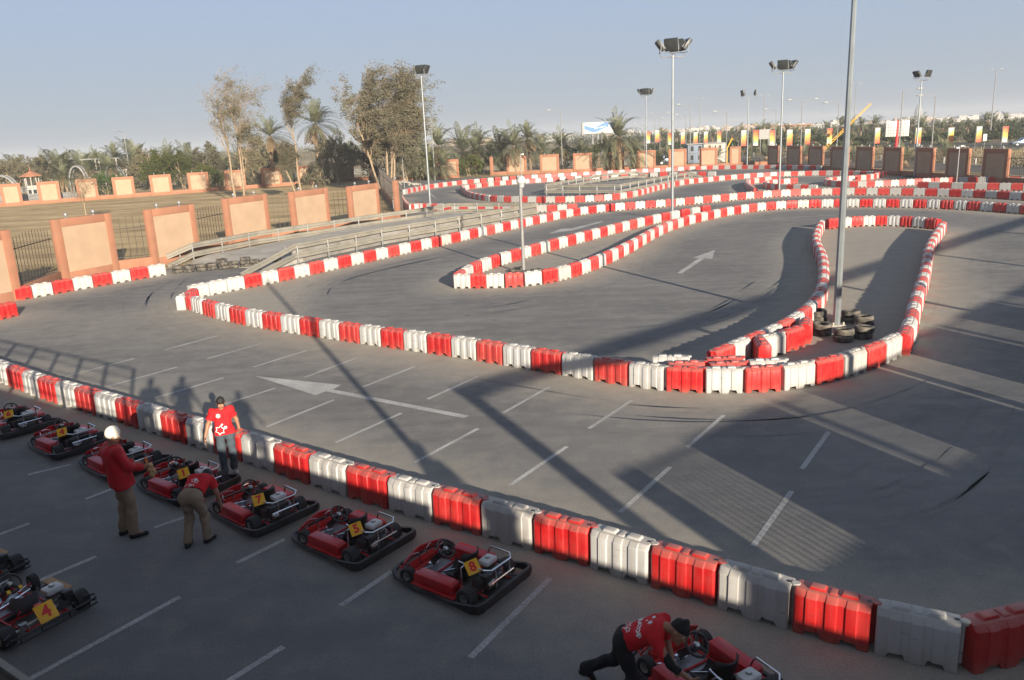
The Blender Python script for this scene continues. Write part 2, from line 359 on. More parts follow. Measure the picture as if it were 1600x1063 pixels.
def marking_mat():
    m, n, l, b = nt('road_marking_paint')
    tc = n.new('ShaderNodeTexCoord')
    a = n.new('ShaderNodeTexNoise'); a.inputs['Scale'].default_value = 22; a.inputs['Detail'].default_value = 8; a.inputs['Roughness'].default_value = 0.7
    c = n.new('ShaderNodeTexNoise'); c.inputs['Scale'].default_value = 1.1; c.inputs['Detail'].default_value = 4
    l.new(tc.outputs['Object'], a.inputs['Vector']); l.new(tc.outputs['Object'], c.inputs['Vector'])
    s = n.new('ShaderNodeMath'); s.operation = 'MULTIPLY_ADD'; s.inputs[1].default_value = 0.5; l.new(c.outputs['Fac'], s.inputs[0]); l.new(a.outputs['Fac'], s.inputs[2])
    r = n.new('ShaderNodeMapRange'); r.inputs[1].default_value = 0.58; r.inputs[2].default_value = 0.88; r.inputs[3].default_value = 0.0; r.inputs[4].default_value = 0.9
    l.new(s.outputs[0], r.inputs[0])
    mx = n.new('ShaderNodeMixRGB'); mx.inputs[1].default_value = (0.50, 0.50, 0.49, 1); mx.inputs[2].default_value = (0.22, 0.215, 0.205, 1)
    l.new(r.outputs[0], mx.inputs[0]); l.new(mx.outputs[0], b.inputs['Base Color']); b.inputs['Roughness'].default_value = 0.75
    return m
M['marking'] = marking_mat()
def skid_mat():
    m, n, l, b = nt('tyre_rubber_marks')
    tc = n.new('ShaderNodeTexCoord'); a = n.new('ShaderNodeTexNoise'); a.inputs['Scale'].default_value = 1.3; a.inputs['Detail'].default_value = 8; a.inputs['Roughness'].default_value = .7
    l.new(tc.outputs['Object'], a.inputs['Vector'])
    r = n.new('ShaderNodeMapRange'); r.inputs[1].default_value = .40; r.inputs[2].default_value = .72; r.inputs[3].default_value = 0; r.inputs[4].default_value = .11; l.new(a.outputs['Fac'], r.inputs[0])
    b.inputs['Base Color'].default_value = (.045, .045, .047, 1); b.inputs['Roughness'].default_value = .8; l.new(r.outputs[0], b.inputs['Alpha'])
    return m
M['skid'] = skid_mat()

# ------------------------------------------------------------------ mesh builder
class MB:
    def __init__(s): s.v = []; s.f = []; s.m = []
    def add(s, vs, fs, m=0):
        k = len(s.v); s.v += [tuple(x) for x in vs]
        for f in fs: s.f.append(tuple(i + k for i in f)); s.m.append(m)
    def box(s, c, size, mtx=None, m=0, top=1.0):
        x, y, z = size[0] / 2, size[1] / 2, size[2] / 2
        vs = [Vector((sx * x * (top if sz > 0 else 1), sy * y * (top if sz > 0 else 1), sz * z)) for sz in (-1, 1) for sx, sy in ((-1, -1), (1, -1), (1, 1), (-1, 1))]
        if mtx is not None: vs = [mtx @ q for q in vs]
        c = Vector(c); s.add([q + c for q in vs], [(3, 2, 1, 0), (4, 5, 6, 7), (0, 1, 5, 4), (1, 2, 6, 5), (2, 3, 7, 6), (3, 0, 4, 7)], m)
    def tube(s, pts, r, n=8, m=0, closed=False, caps=True):
        pts = [Vector(p) for p in pts]; N = len(pts)
        rr = r if isinstance(r, (list, tuple)) else [r] * N
        tang = []
        for i in range(N):
            if closed: t = pts[(i + 1) % N] - pts[i - 1]
            else: t = pts[min(i + 1, N - 1)] - pts[max(i - 1, 0)]
            tang.append(t.normalized() if t.length > 1e-9 else Vector((0, 0, 1)))
        up = Vector((0, 0, 1)) if abs(tang[0].z) < 0.9 else Vector((1, 0, 0))
        a = tang[0].cross(up).normalized(); vs = []
        for i in range(N):
            a = (a - tang[i] * a.dot(tang[i])).normalized(); b = tang[i].cross(a)
            for k in range(n):
                w = 2 * PI * k / n
                vs.append(pts[i] + (a * math.cos(w) + b * math.sin(w)) * rr[i])
        fs = []
        for i in range(N if closed else N - 1):
            j = (i + 1) % N
            for k in range(n):
                k2 = (k + 1) % n
                fs.append((i * n + k, i * n + k2, j * n + k2, j * n + k))
        if caps and not closed:
            fs.append(tuple(range(n - 1, -1, -1))); fs.append(tuple((N - 1) * n + k for k in range(n)))
        s.add(vs, fs, m)
    def lathe(s, prof, n=16, mtx=None, m=0, closed=False):
        """prof: (radius, height) pairs about the local z axis"""
        vs = []; P = len(prof)
        for i in range(n):
            w = 2 * PI * i / n
            for r, z in prof: vs.append(Vector((r * math.cos(w), r * math.sin(w), z)))
        if mtx is not None: vs = [mtx @ q for q in vs]
        fs = []
        for i in range(n):
            j = (i + 1) % n
            for k in range(P if closed else P - 1):
                k2 = (k + 1) % P
                fs.append((i * P + k, j * P + k, j * P + k2, i * P + k2))
        s.add(vs, fs, m)
    def prism(s, poly, z0, z1, m=0, mtx=None):
        n = len(poly)
        vs = [Vector((p[0], p[1], z0)) for p in poly] + [Vector((p[0], p[1], z1)) for p in poly]
        if mtx is not None: vs = [mtx @ q for q in vs]
        s.add(vs, [tuple(range(n - 1, -1, -1)), tuple(range(n, 2 * n))] + [(i, (i + 1) % n, n + (i + 1) % n, n + i) for i in range(n)], m)
    def sweep(s, path, prof, m=0, up=Vector((0, 0, 1))):
        """sweep an open profile (side, height) along a 3-D path, mitred"""
        path = [Vector(p) for p in path]; N = len(path); P = len(prof); vs = []
        for i in range(N):
            d0 = (path[i] - path[i - 1]).normalized() if i else (path[1] - path[0]).normalized()
            d1 = (path[i + 1] - path[i]).normalized() if i < N - 1 else d0
            t = (d0 + d1).normalized(); side = t.cross(up).normalized()
            k = 1 / max(0.5, t.dot(d1)); w = side.cross(t)
            for a, h in prof: vs.append(path[i] + side * a * k + w * h)
        fs = [(i * P + k, i * P + (k + 1) % P, (i + 1) * P + (k + 1) % P, (i + 1) * P + k) for i in range(N - 1) for k in range(P)]
        fs.append(tuple(range(P))); fs.append(tuple((N - 1) * P + k for k in range(P - 1, -1, -1)))
        s.add(vs, fs, m)
    def mesh(s, name, mats, smooth=False, bevel=0.0, angle=35):
        me = bpy.data.meshes.new(name); me.from_pydata(s.v, [], s.f)
        mats = mats if isinstance(mats, (list, tuple)) else [mats]
        for q in mats: me.materials.append(M[q] if isinstance(q, str) else q)
        me.polygons.foreach_set('material_index', s.m)
        bm = bmesh.new(); bm.from_mesh(me); bmesh.ops.recalc_face_normals(bm, faces=bm.faces)
        if bevel:
            ed = [e for e in bm.edges if len(e.link_faces) == 2 and e.calc_face_angle(0) > R(30)]
            bmesh.ops.bevel(bm, geom=ed, offset=bevel, segments=2, profile=0.5, affect='EDGES', clamp_overlap=True)
        bm.to_mesh(me); bm.free()
        if smooth or bevel:
            me.polygons.foreach_set('use_smooth', [True] * len(me.polygons))
            if hasattr(me, 'set_sharp_from_angle'): me.set_sharp_from_angle(angle=R(angle))
        me.update(); return me
    def build(s, name, mats, parent=None, smooth=False, bevel=0.0, loc=(0, 0, 0), rot=(0, 0, 0), angle=35):
        o = bpy.data.objects.new(name, s.mesh(name, mats, smooth, bevel, angle)); COL.objects.link(o)
        o.location = loc; o.rotation_euler = rot
        if parent: o.parent = parent
        return o

def np_mesh(name, V, Q, mats, midx=None, smooth=False):
    me = bpy.data.meshes.new(name)
    V = np.asarray(V, np.float32); Q = np.asarray(Q, np.int32); k = Q.shape[1]
    me.vertices.add(len(V)); me.vertices.foreach_set('co', V.ravel())
    me.loops.add(Q.size); me.loops.foreach_set('vertex_index', Q.ravel())
    me.polygons.add(len(Q)); me.polygons.foreach_set('loop_start', np.arange(0, Q.size, k, dtype=np.int32))
    for q in (mats if isinstance(mats, (list, tuple)) else [mats]): me.materials.append(M[q])
    if midx is not None: me.polygons.foreach_set('material_index', np.asarray(midx, np.int32))
    if smooth: me.polygons.foreach_set('use_smooth', np.ones(len(Q), bool))
    me.update(calc_edges=True); me.validate(); return me

def link(name, me, parent=None, loc=(0, 0, 0), rz=0.0, scale=None):
    o = bpy.data.objects.new(name, me); COL.objects.link(o); o.location = loc; o.rotation_euler = (0, 0, rz)
    if scale: o.scale = scale
    if parent: o.parent = parent
    return o

def text_mesh(s, size=1.0, bold=0.0, extrude=0.0):
    cu = bpy.data.curves.new('t', 'FONT'); cu.body = s; cu.size = size; cu.align_x = 'CENTER'; cu.align_y = 'CENTER'
    cu.offset = bold; cu.extrude = extrude; cu.resolution_u = 3
    ob = bpy.data.objects.new('t', cu); COL.objects.link(ob)
    dg = bpy.context.evaluated_depsgraph_get(); me = bpy.data.meshes.new_from_object(ob.evaluated_get(dg))
    bpy.data.objects.remove(ob); bpy.data.curves.remove(cu)
    return me

def frame(x, y, z=None):
    """matrix with the given columns"""
    x = Vector(x).normalized(); y = Vector(y).normalized(); z = x.cross(y).normalized(); y = z.cross(x)
    return Matrix((x, y, z)).transposed().to_4x4()
# ------------------------------------------------------------------ plastic barriers
def barrier_mesh(name, mname, detail=2):
    """one moulded water-filled barrier, 1 m long: ribbed sides, chamfered top with two raised pads, fork slots below"""
    mb = MB(); d = 0.42; zt, zc = 0.555, 0.630
    if detail:
        ribs = [(-0.315, -0.185), (-0.065, 0.065), (0.185, 0.315)]; rb = 0.020; e = 0.007
        xs = {-0.472, 0.472, -0.445, 0.445}
        for a, b_ in ribs: xs |= {a - e, a, b_, b_ + e}
        notch = [(-0.34, -0.31, -0.14, -0.11), (0.11, 0.14, 0.31, 0.34)]
        for q in notch: xs |= set(q)
        xs = sorted(xs)
        def off(x):
            o = 0.0
            for a, b_ in ribs:
                if a <= x <= b_: o = rb
                elif a - e < x < a: o = rb * (x - a + e) / e
                elif b_ < x < b_ + e: o = rb * (b_ + e - x) / e
            return o - (0.022 if abs(x) > 0.46 else 0)
        def zb(x):
            for a, b_, c, e_ in notch:
                if b_ <= x <= c: return 0.085
                if a < x < b_: return 0.085 * (x - a) / (b_ - a)
                if c < x < e_: return 0.085 * (e_ - x) / (e_ - c)
            return 0.0
    else:
        xs = [-0.472, -0.34, -0.31, -0.14, -0.11, 0.11, 0.14, 0.31, 0.34, 0.472]
        off = lambda x: 0.0
        zb = lambda x: 0.085 if 0.13 < abs(x) < 0.32 else 0.0
    vs = []
    for x in xs:
        o = off(x); y = d / 2 - 0.026 + o; z0 = zb(x)
        vs += [(x, -y - 0.012, z0), (x, -y, zt), (x, -0.115 - o * 0.5, zc), (x, 0.115 + o * 0.5, zc), (x, y, zt), (x, y + 0.012, z0)]
    n = len(xs); fs = []
    for i in range(n - 1):
        for k in range(6):
            k2 = (k + 1) % 6
            fs.append((i * 6 + k, (i + 1) * 6 + k, (i + 1) * 6 + k2, i * 6 + k2))
    fs.append(tuple(range(5, -1, -1))); fs.append(tuple((n - 1) * 6 + k for k in range(6)))
    mb.add(vs, fs, 0)
    for px in (-0.2, 0.2):
        mb.box((px, 0, zc + 0.019), (0.22, 0.15, 0.040), top=0.80)
    if detail:
        mb.box((0, 0, zc + 0.008), (0.10, 0.17, 0.02), top=0.8)
        mb.lathe([(0.0, zc + 0.003), (0.038, zc + 0.003), (0.042, zc - 0.01)], 12, Matrix.Translation((0.425, 0, 0)), m=1)  # flat dark disc for the end hole; its inner shade is put into the colour
    return mb.mesh(name, [mname, 'kblack'], bevel=0.006 if detail == 2 else (0.004 if detail == 1 else 0), smooth=False, angle=28)

def lug_mesh(name, mname):
    mb = MB()
    mb.lathe([(0, 0.005), (0.052, 0.005), (0.058, 0.0), (0.058, -0.03), (0.048, -0.05), (0, -0.05)], 14, Matrix.Translation((0.515, 0, 0.636)))
    mb.box((0.475, 0, 0.60), (0.09, 0.07, 0.04))
    mb.tube([(0.492, 0, 0.05), (0.492, 0, 0.60)], 0.034, 8)
    return mb.mesh(name, [mname], smooth=True, angle=40)

BM = {c: [barrier_mesh('barrier_%s_%d' % (c, k), n, k) for k in range(3)] for c, n in (('red', 'red_plastic'), ('white', 'white_plastic'))}
LUG = {c: lug_mesh('lug_' + c, n) for c, n in (('red', 'red_plastic'), ('white', 'white_plastic'))}
T = 't'
def seq(*p): return list(p)
FRONT = seq((-40, 585), (-17, 593.5), (16.6, 604.4), (35.6, 614), (59.6, 623.6), (87.4, 632.4), (117.6, 641), (149, 650.6), (180.6, 660.5), (214.6, 671.6), (251, 683.6), (290.4, 696), (333, 709),
            (377, 723), (425.6, 739.5), (483, 760.5), (540, 778), (605, 799), (674, 819), (749.6, 839.5), (832, 863), (918, 888), (1013, 917), (1116, 950.5), (1233, 990), (1361, 1025), (1500, 1056))
FRONT_END = seq((1519, 1058), (1640, 1030), (1750, 1003))
HAIRPIN = seq((304, 450.5, T), (282, 454.5, T), (279.5, 463, T))
MID = seq((281, 480), (297, 487), (312, 494), (333, 499), (355, 504.5), (381.6, 509.5), (409, 515), (438.6, 519.5), (468, 523.5), (498, 528), (530, 533), (560.5, 538), (594, 542.5), (630, 547.5),
          (666, 552.5), (704, 558), (743.4, 564), (784, 571.5), (828, 579), (875.4, 587), (927, 595.5), (979, 605), (1036.6, 613.5), (1100.5, 616), (1163.8, 616.5), (1226, 613.5), (1278.5, 604), (1322, 593.5),
          (1358, 581.5), (1388, 570), (1411, 556))
ISLAND_RIGHT = seq((1411, 523, T), (1419, 509, T), (1426, 495, T), (1426.5, 480, T, 0), (1434, 455, T, 0), (1441, 437, T, 0), (1446, 420, T, 0), (1449.5, 404, T, 0), (1450, 390, T, 0), (1452.5, 378, T, 0), (1460, 366, T, 0), (1467, 356, T, 0), (1474, 346, T, 0))
ISLAND_TOP = seq((1463, 359.5), (1444, 357.3), (1430, 354.5), (1411, 352.2), (1388.6, 351), (1365, 350.2), (1343.6, 351), (1324, 353), (1308, 355.5), (1296.6, 358.6))
ISLAND_LEFT = seq((1284, 344, T), (1278, 354, T, 0), (1273.5, 364, T, 0), (1272.5, 374, T, 0), (1279, 382.5, T, 0), (1286, 392, T, 0), (1287, 405, T, 0), (1288, 420, T, 0), (1288, 434, T, 0), (1285, 449, T, 0), (1277, 462, T, 0),
                  (1264, 476, T, 0), (1250, 487, T, 0), (1236, 496, T, 0), (1220, 505.5, T, 0), (1189, 517, T, 0), (1165, 526.5, T, 0), (1143, 536, T, 0), (1112, 549, T, 0))
BRIDGE = seq((303, 468), (329, 460), (350, 456.5), (384, 452.6), (414, 447.5), (439, 441.5), (463, 436), (487, 430.4), (509, 425.6), (530.6, 420.5), (551, 415.2), (571, 411), (590, 407), (609.4, 403), (626, 399.4),
             (643, 395.6), (660, 391.8), (676.6, 388), (692, 384.3), (707, 380.6), (721.6, 377.4), (735.6, 374), (749.2, 371), (762.2, 368), (775, 365.2), (787.2, 362.4), (799, 359.8), (811, 357.2), (822.6, 354.8),
             (834, 352), (845.6, 349.6), (856, 347.2), (865.5, 345), (875, 342.6), (884, 340.6), (894, 338.6), (904, 336.6), (915, 334.6), (927, 332.6), (942, 330.6), (958, 329.4), (975, 328.4), (992.4, 327.4),
             (1009.4, 326.4), (1026, 325.2), (1042, 324), (1057, 322.6), (1072, 321.2), (1085.6, 319.8), (1099, 318.4), (1113, 316.8), (1127, 315.4), (1141, 314.2), (1153, 313), (1164.6, 311.8), (1176.6, 310.6),
             (1189.6, 309.4), (1203, 308.4), (1218, 307.4), (1234, 306.6), (1250, 306), (1266, 305.6), (1282, 305.3), (1299, 305.1), (1317, 305), (1335, 305), (1354, 305.1), (1372, 305.2), (1390.6, 305.4), (1408.6, 305.6),
             (1427, 305.9), (1446, 306.3), (1465.4, 306.8), (1484, 307.5), (1502.6, 308.3), (1521, 309.2), (1540.6, 310.2), (1559, 311.2), (1577.6, 312.4), (1596, 313.7), (1614, 315))
LOOP_TOP = seq((711.5, 428, T), (721, 415, T), (736, 428.6), (748.6, 426.2), (765.6, 421.4), (782, 416), (800, 410.6), (816, 405.6), (832, 401.4), (847, 397.2), (861.6, 393), (875, 389.2), (888.6, 385.4), (902, 382), (915, 378.6),
               (926.8, 375.4), (938.6, 372), (950.4, 368.8), (962, 365.6), (973.5, 362.6), (984.2, 359.8), (995, 357.2), (1006, 354.4), (1017, 351.6), (1029, 348.6), (1043, 345.2), (1060, 341.6), (1077, 338.4), (1095, 335.6), (1113, 333))
LOOP_NEAR = seq((711.5, 429, T), (721, 424.5, T), (751, 452.6), (786, 453.6), (823.5, 452), (856.4, 447.2), (884, 440.6), (901, 434.6), (912.6, 429.6), (926, 425), (938.6, 419.8), (951, 414.4), (960, 410.2), (968, 406),
                (976, 401.8), (985.2, 397.2), (991.4, 393.4), (998.6, 389), (1005.6, 385), (1012, 380.8), (1017, 377.4), (1022.6, 373.8), (1027.6, 370.2), (1034, 366.4), (1041.4, 362.8), (1049.4, 359.4), (1057.8, 356.6),
                (1067.6, 354.2), (1076.8, 351.8), (1086, 349.4), (1094.4, 347), (1105.2, 344.6), (1116.6, 342.4), (1127, 340), (1135.6, 338), (1145, 336), (1154.6, 334), (1166, 332), (1179, 330.2), (1193.2, 328.8), (1208, 327.4),
                (1224.4, 326.2), (1242.4, 325.3), (1261, 324.7), (1282, 324.2), (1302, 323.9), (1321.6, 323.8), (1342.6, 323.8), (1363.6, 323.9), (1384.4, 324.1), (1406, 324.4), (1427.4, 324.9), (1449, 325.6), (1470, 326.4),
                (1491.6, 327.4), (1512, 328.6), (1532.6, 330), (1552.8, 331.5), (1573, 333.1), (1592, 334.8), (1612, 336.8))
INNER_NEAR = seq((721, 290, T), (720.5, 295, T), (724, 303, T, 2), (730, 309.5), (735, 312), (744, 314), (755.6, 315.6), (765, 316.2), (774, 316.6), (785.5, 317), (797, 317.3), (809, 317.5), (821, 317.7), (836.6, 317.9), (850.8, 317.9), (867, 317.9),
                 (882.4, 317.9), (898.6, 317.6), (915, 317), (931.6, 316), (947.4, 315), (962.4, 313.9), (975, 312.9), (985.6, 311.6), (992, 310), (998, 308.4), (1005.6, 305.6), (1013, 302.6), (1020, 300), (1029, 297.4), (1038, 295),
                 (1048, 292.6), (1063, 290, 2), (1077.6, 288, 2), (1091, 286.4, 2), (1104, 285.2, 2), (1121, 283.6, 2), (1141, 281.8, 2), (1162, 279.8, 2), (1182, 278.2, 2), (1203, 277, 2), (1224, 276, 2), (1247, 275.4, 2),
                 (1270, 275, 2), (1290, 274.8, 2), (1312, 275, 2), (1334.6, 275.4, 2), (1356, 276, 2), (1372, 277, 2))
INNER_FAR = seq((723, 290, T), (731, 297.4), (743.5, 294.4), (755.6, 292.8), (773, 290.6, 2), (787, 289.4, 2), (810, 288, 2), (830, 286.8, 2), (845, 285.8, 2), (862, 284.8, 2), (879, 283.6, 2), (907, 281.8, 2), (936, 280, 2), (968, 278.2, 2), (1000, 276.9, 2),
                (1030, 276.3, 2), (1060, 276, 2), (1090, 275.8, 2), (1119, 275.7, 2))
OUTER_NEAR = seq((626, 302, T), (627, 309, T), (633, 318, T), (640, 322.5, T, 0), (650, 326.5, 0), (675, 330, 0), (716, 330.4, 0), (760, 330, 0), (800, 331.6, 0), (836.6, 333.4, 0), (851, 333.4), (867.4, 332.8), (885, 331.8), (904, 330.4))
OUTER_FAR = seq((634, 304, ), (642, 301), (650, 299.2), (658, 297.8), (666, 296.2), (679.7, 294.2, 2), (692, 292.4, 2), (705, 290.8, 2), (718, 289.2, 2), (738, 287, 2), (759, 285, 2), (782, 283.2, 2), (808, 281.2, 2), (833, 279.6, 2), (852, 278.4, 2), (892, 276.4, 0), (912, 275.2, 0),
                (950, 273.4, 0), (985, 271.4, 0), (1022, 269.4, 0), (1069, 267, 0), (1104, 265.3, 0), (1142, 264.9, 0), (1177, 264.6, 0), (1222, 265, 0), (1269, 265.6, 0), (1283, 266.4, 1))
RIGHT_LOOP = seq((1385, 275, 1), (1375, 279, 0), (1357, 283.6, 0), (1325, 284.6, 0), (1296, 285.2, 0), (1284, 288.4, 0), (1288, 292.4, 0), (1308, 294, 0), (1325, 294.4), (1342, 294.2), (1357.6, 293.7), (1370, 293.2), (1383, 292.7), (1393, 292), (1404, 291.3),
                 (1415, 290.6), (1427, 289.9), (1439, 289.2), (1452, 288.7), (1466, 288.2), (1480.6, 287.7), (1494, 287.2), (1511, 286.9), (1527.6, 286.6), (1544, 286.4), (1561, 286.4), (1577, 286.4), (1593.6, 286.5), (1610, 286.7))
RIGHT_ROW = seq((1432, 294.6), (1446, 295.2), (1465, 296), (1486, 296.8), (1506, 297.2), (1526, 297.4), (1544, 297.6), (1562.6, 297.8), (1581, 298), (1598.6, 298.4), (1616, 298.8))
S_TURN = seq((1177, 304), (1172, 299.5), (1163, 296), (1158, 291.5), (1164, 288.6, 0), (1180, 286.4, 0), (1200, 284.6, 0), (1216, 283.6, 0))
SMALL_LOOP = seq((1247, 287), (1231, 288.2, 1), (1220, 289, 1), (1205, 289.6, 0), (1191, 291, 0), (1189, 295, 0), (1203, 298, 0), (1225, 298.8, 0), (1250, 299.2, 0), (1275, 299.6, 0))
LEFT_FENCE = seq((-48, 484, 1), (-16, 477.6, 1), (19, 471.6), (51.6, 467), (83.6, 461.6), (116, 455.4), (147, 449.4), (177, 443.6), (207.6, 438.4), (235, 433.8), (261, 430))
LEFT_STUB = seq((-62, 516), (-30, 507.5), (2, 500.5), (31, 493.6))
CHAINS = [  # name, points, colour of the first piece, where counting starts, how the chain is described
    ('front', FRONT, 'red', 'front row beside the karts'),
    ('front_end', FRONT_END, 'red', 'bottom right bend'),
    ('hairpin', HAIRPIN, 'red', 'middle row left tip'),
    ('mid', MID, 'red', 'middle row behind the bays'),
    ('island_right', ISLAND_RIGHT, 'red', 'pole island right side'),
    ('island_top', ISLAND_TOP, 'red', 'pole island far end'),
    ('island_left', ISLAND_LEFT, 'white', 'pole island left side'),
    ('bridge', BRIDGE, 'white', 'row beside the guardrails'),
    ('loop_top', LOOP_TOP, 'red', 'lamp island far side'),
    ('loop_near', LOOP_NEAR, 'white', 'lamp island near side'),
    ('inner_near', INNER_NEAR, 'red', 'back oval near side'),
    ('inner_far', INNER_FAR, 'white', 'back oval far side'),
    ('outer_near', OUTER_NEAR, 'red', 'row behind left guardrail'),
    ('outer_far', OUTER_FAR, 'white', 'row along far wall'),
    ('right_loop', RIGHT_LOOP, 'red', 'right rear row'),
    ('right_row', RIGHT_ROW, 'red', 'second right rear row'),
    ('s_turn', S_TURN, 'red', 'small back S bend'),
    ('small_loop', SMALL_LOOP, 'red', 'small back hook'),
    ('left_fence', LEFT_FENCE, 'red', 'row below garden wall'),
    ('left_stub', LEFT_STUB, 'red', 'short left edge row'),
]

def chain_points(pts):
    """photo points -> centre line on the ground, one entry per barrier joint"""
    P = []; isT = []; step = []
    for p in pts:
        top = len(p) > 2 and p[2] == T
        n = p[-1] if (len(p) > 2 and p[-1] != T) else 1
        q = g(p[0], p[1], 0.63 if top else 0.0)
        P.append(np.array([q.x, q.y])); isT.append(top); step.append(n)
    N = len(P); C = []
    for i in range(N):
        if isT[i]: C.append(P[i]); continue
        a = P[max(i - 1, 0)] if not isT[max(i - 1, 0)] else P[i]; b = P[min(i + 1, N - 1)] if not isT[min(i + 1, N - 1)] else P[i]
        t = b - a; t = t / max(1e-6, np.linalg.norm(t)); nrm = np.array([-t[1], t[0]])
        v = P[i] / np.linalg.norm(P[i])
        if nrm @ v < 0: nrm = -nrm
        C.append(P[i] + nrm * 0.21)
    idx = [0.0]
    for i in range(1, N):
        n = step[i]
        if n == 0: n = max(1, round(float(np.linalg.norm(C[i] - C[i - 1])) / 1.0))
        idx.append(idx[-1] + n)
    C = np.array(C); idx = np.array(idx)
    K = int(idx[-1]); out = np.stack([np.interp(np.arange(K + 1), idx, C[:, 0]), np.interp(np.arange(K + 1), idx, C[:, 1])], 1)
    # iron out reading errors, more so far away
    for it in range(14):
        d = np.linalg.norm(out, axis=1); w = np.clip((d - 22) / 60, 0.04, 0.5)[1:-1, None]
        mid = 0.5 * (out[2:] + out[:-2]); out[1:-1] = out[1:-1] * (1 - w) + mid * w
    return out

BAR = []     # (centre, angle, length, colour, chain, k, count)
for nm, pts, first, desc in CHAINS:
    c = chain_points(pts); n = len(c) - 1
    col = first
    for k in range(n):
        a, b = c[k], c[k + 1]; v = b - a; L = float(np.linalg.norm(v))
        if L > 1.6:      # a long reading step: more than one piece
            q = max(1, round(L / 1.0))
        else: q = 1
        for j in range(q):
            ce = a + v * (j + 0.5) / q
            BAR.append([ce, math.atan2(v[1], v[0]), L / q, col, nm, 0, 0, desc])
            col = 'white' if col == 'red' else 'red'
[b for b in BAR if b[4] == 'bridge'][1][3] = 'white'      # three white pieces in a row there
# the pieces pushed together at the tip of the tall pole island
def extra(px, py, ang, col, z=0.66): q = g(px, py, z); BAR.append([np.array([q.x, q.y]), R(ang), 1.0, col, 'tip', 0, 0, 'jumble at the island tip'])
extra(1237, 512, 38, 'red'); extra(1259, 500, 66, 'red'); extra(1203, 521.5, 24, 'white'); extra(1191, 531, 82, 'red')
extra(1047, 554.7, -10, 'white'); extra(1072, 564, -2, 'red'); extra(1131, 557, -1, 'red'); extra(1136, 564.6, 3, 'red'); extra(1198, 560.5, -2, 'white')
cnt = {}
for b in BAR:
    cnt[b[4]] = cnt.get(b[4], 0) + 1; b[5] = cnt[b[4]]
for b in BAR: b[6] = cnt[b[4]]
LABTIP = ['red barrier away from the tyres in the inner red pair at island tip', 'red barrier touching the tyre ring at the tall pole island', 'white barrier doubled up inside the left island side near the tip',
          'red barrier standing end-on inside the island tip', 'white barrier jutting out left behind the middle row at island tip', 'red barrier just right of the white one jutting out behind middle row',
          'red barrier at the back of the jumble in the island tip', 'red barrier directly behind the front white piece at the island tip', 'white barrier lying behind the red front piece inside the island tip']
def vis(b):
    q, dep = proj((b[0][0], b[0][1], 0.35))
    return dep if (-60 < q[0] < 1660 and 0 < q[1] < 1110) else dep + 1000
order = sorted(range(len(BAR)), key=lambda i: vis(BAR[i]))
NEAR = set(order[:298])
far = MB(); fc = 0
for i, b in enumerate(BAR):
    ce, an, L, col, nm, k, n, desc = b
    jit = rnd.uniform(-0.02, 0.02) if L < 1.5 else 0
    dist = float(np.linalg.norm(ce))
    if i in NEAR:
        det = 2 if dist < 34 else (1 if dist < 70 else 0)
        o = bpy.data.objects.new('plastic_barrier', BM[col][det]); COL.objects.link(o)
        o.location = (ce[0], ce[1], 0.004); o.rotation_euler = (0, 0, an + jit); o.scale = (max(0.85, min(1.12, L / 1.0)), 1, 1)
        if nm == 'tip': lab = LABTIP[k - 1]
        else:
            e = 'left'; kk = k; A = g_end = None
            # count from whichever end of the row is nearer
            xa = BAR[[j for j in range(len(BAR)) if BAR[j][4] == nm][0]][0][0]
            first_left = proj((*[t for t in BAR if t[4] == nm][0][0], 0))[0][0] < proj((*[t for t in BAR if t[4] == nm][-1][0], 0))[0][0]
            if k <= n - k + 1: kk, e = k, ('left' if first_left else 'right')
            else: kk, e = n - k + 1, ('right' if first_left else 'left')
            if nm in ('island_right', 'island_left'):
                e = ('front' if ((nm == 'island_right') == (kk == k)) else 'back')
            lab = '%s barrier, %s from %s end, %s' % (col, ordinal(kk), e, desc)
        tag(o, lab, 'barrier', 'red and white track barriers')
        if dist < 30:
            link('connector_lug', LUG[col], o)
    else:
        me = BM[col][0]; mt = Matrix.Translation((ce[0], ce[1], 0.004)) @ Matrix.Rotation(an, 4, 'Z') @ Matrix.Diagonal((max(0.85, min(1.12, L)), 1, 1, 1))
        far.add([mt @ v.co for v in me.vertices], [tuple(p.vertices) for p in me.polygons], 0 if col == 'red' else 1); fc += 1
if fc:
    o = far.build('distant_barriers', ['red_plastic', 'white_plastic'])
    tag(o, 'far off red and white plastic barriers lining the back of the track', 'barriers', kind='stuff')
print('BARRIERS', len(BAR), 'individual', len(NEAR))
BARXY = np.array([b[0] for b in BAR])

# ------------------------------------------------------------------ ground
def sheet(name, poly, z, mname, kind='structure'):
    mb = MB(); mb.add([(p[0], p[1], z) for p in poly], [tuple(range(len(poly)))])
    o = mb.build(name, mname); tag(o, kind=kind); return o
S = 6000
sheet('ground', [(-S, -400), (S, -400), (S, S), (-S, S)], -0.03, 'sand')
gx = np.arange(-62, 66.01, 0.5); gy = np.arange(-16, 146.01, 0.5)
X, Y = np.meshgrid(gx, gy); nxg, nyg = len(gx), len(gy)
PTS = np.stack([X.ravel(), Y.ravel()], 1)
dm = np.full(len(PTS), 1e9)
for c0 in range(0, len(BARXY), 40):
    d = ((PTS[:, None, :] - BARXY[None, c0:c0 + 40, :]) ** 2).sum(2).min(1); dm = np.minimum(dm, d)
dm = np.sqrt(dm)
dust = np.clip(1.0 - (dm - 0.25) / 2.1, 0, 1) * 1.0 + 0.16
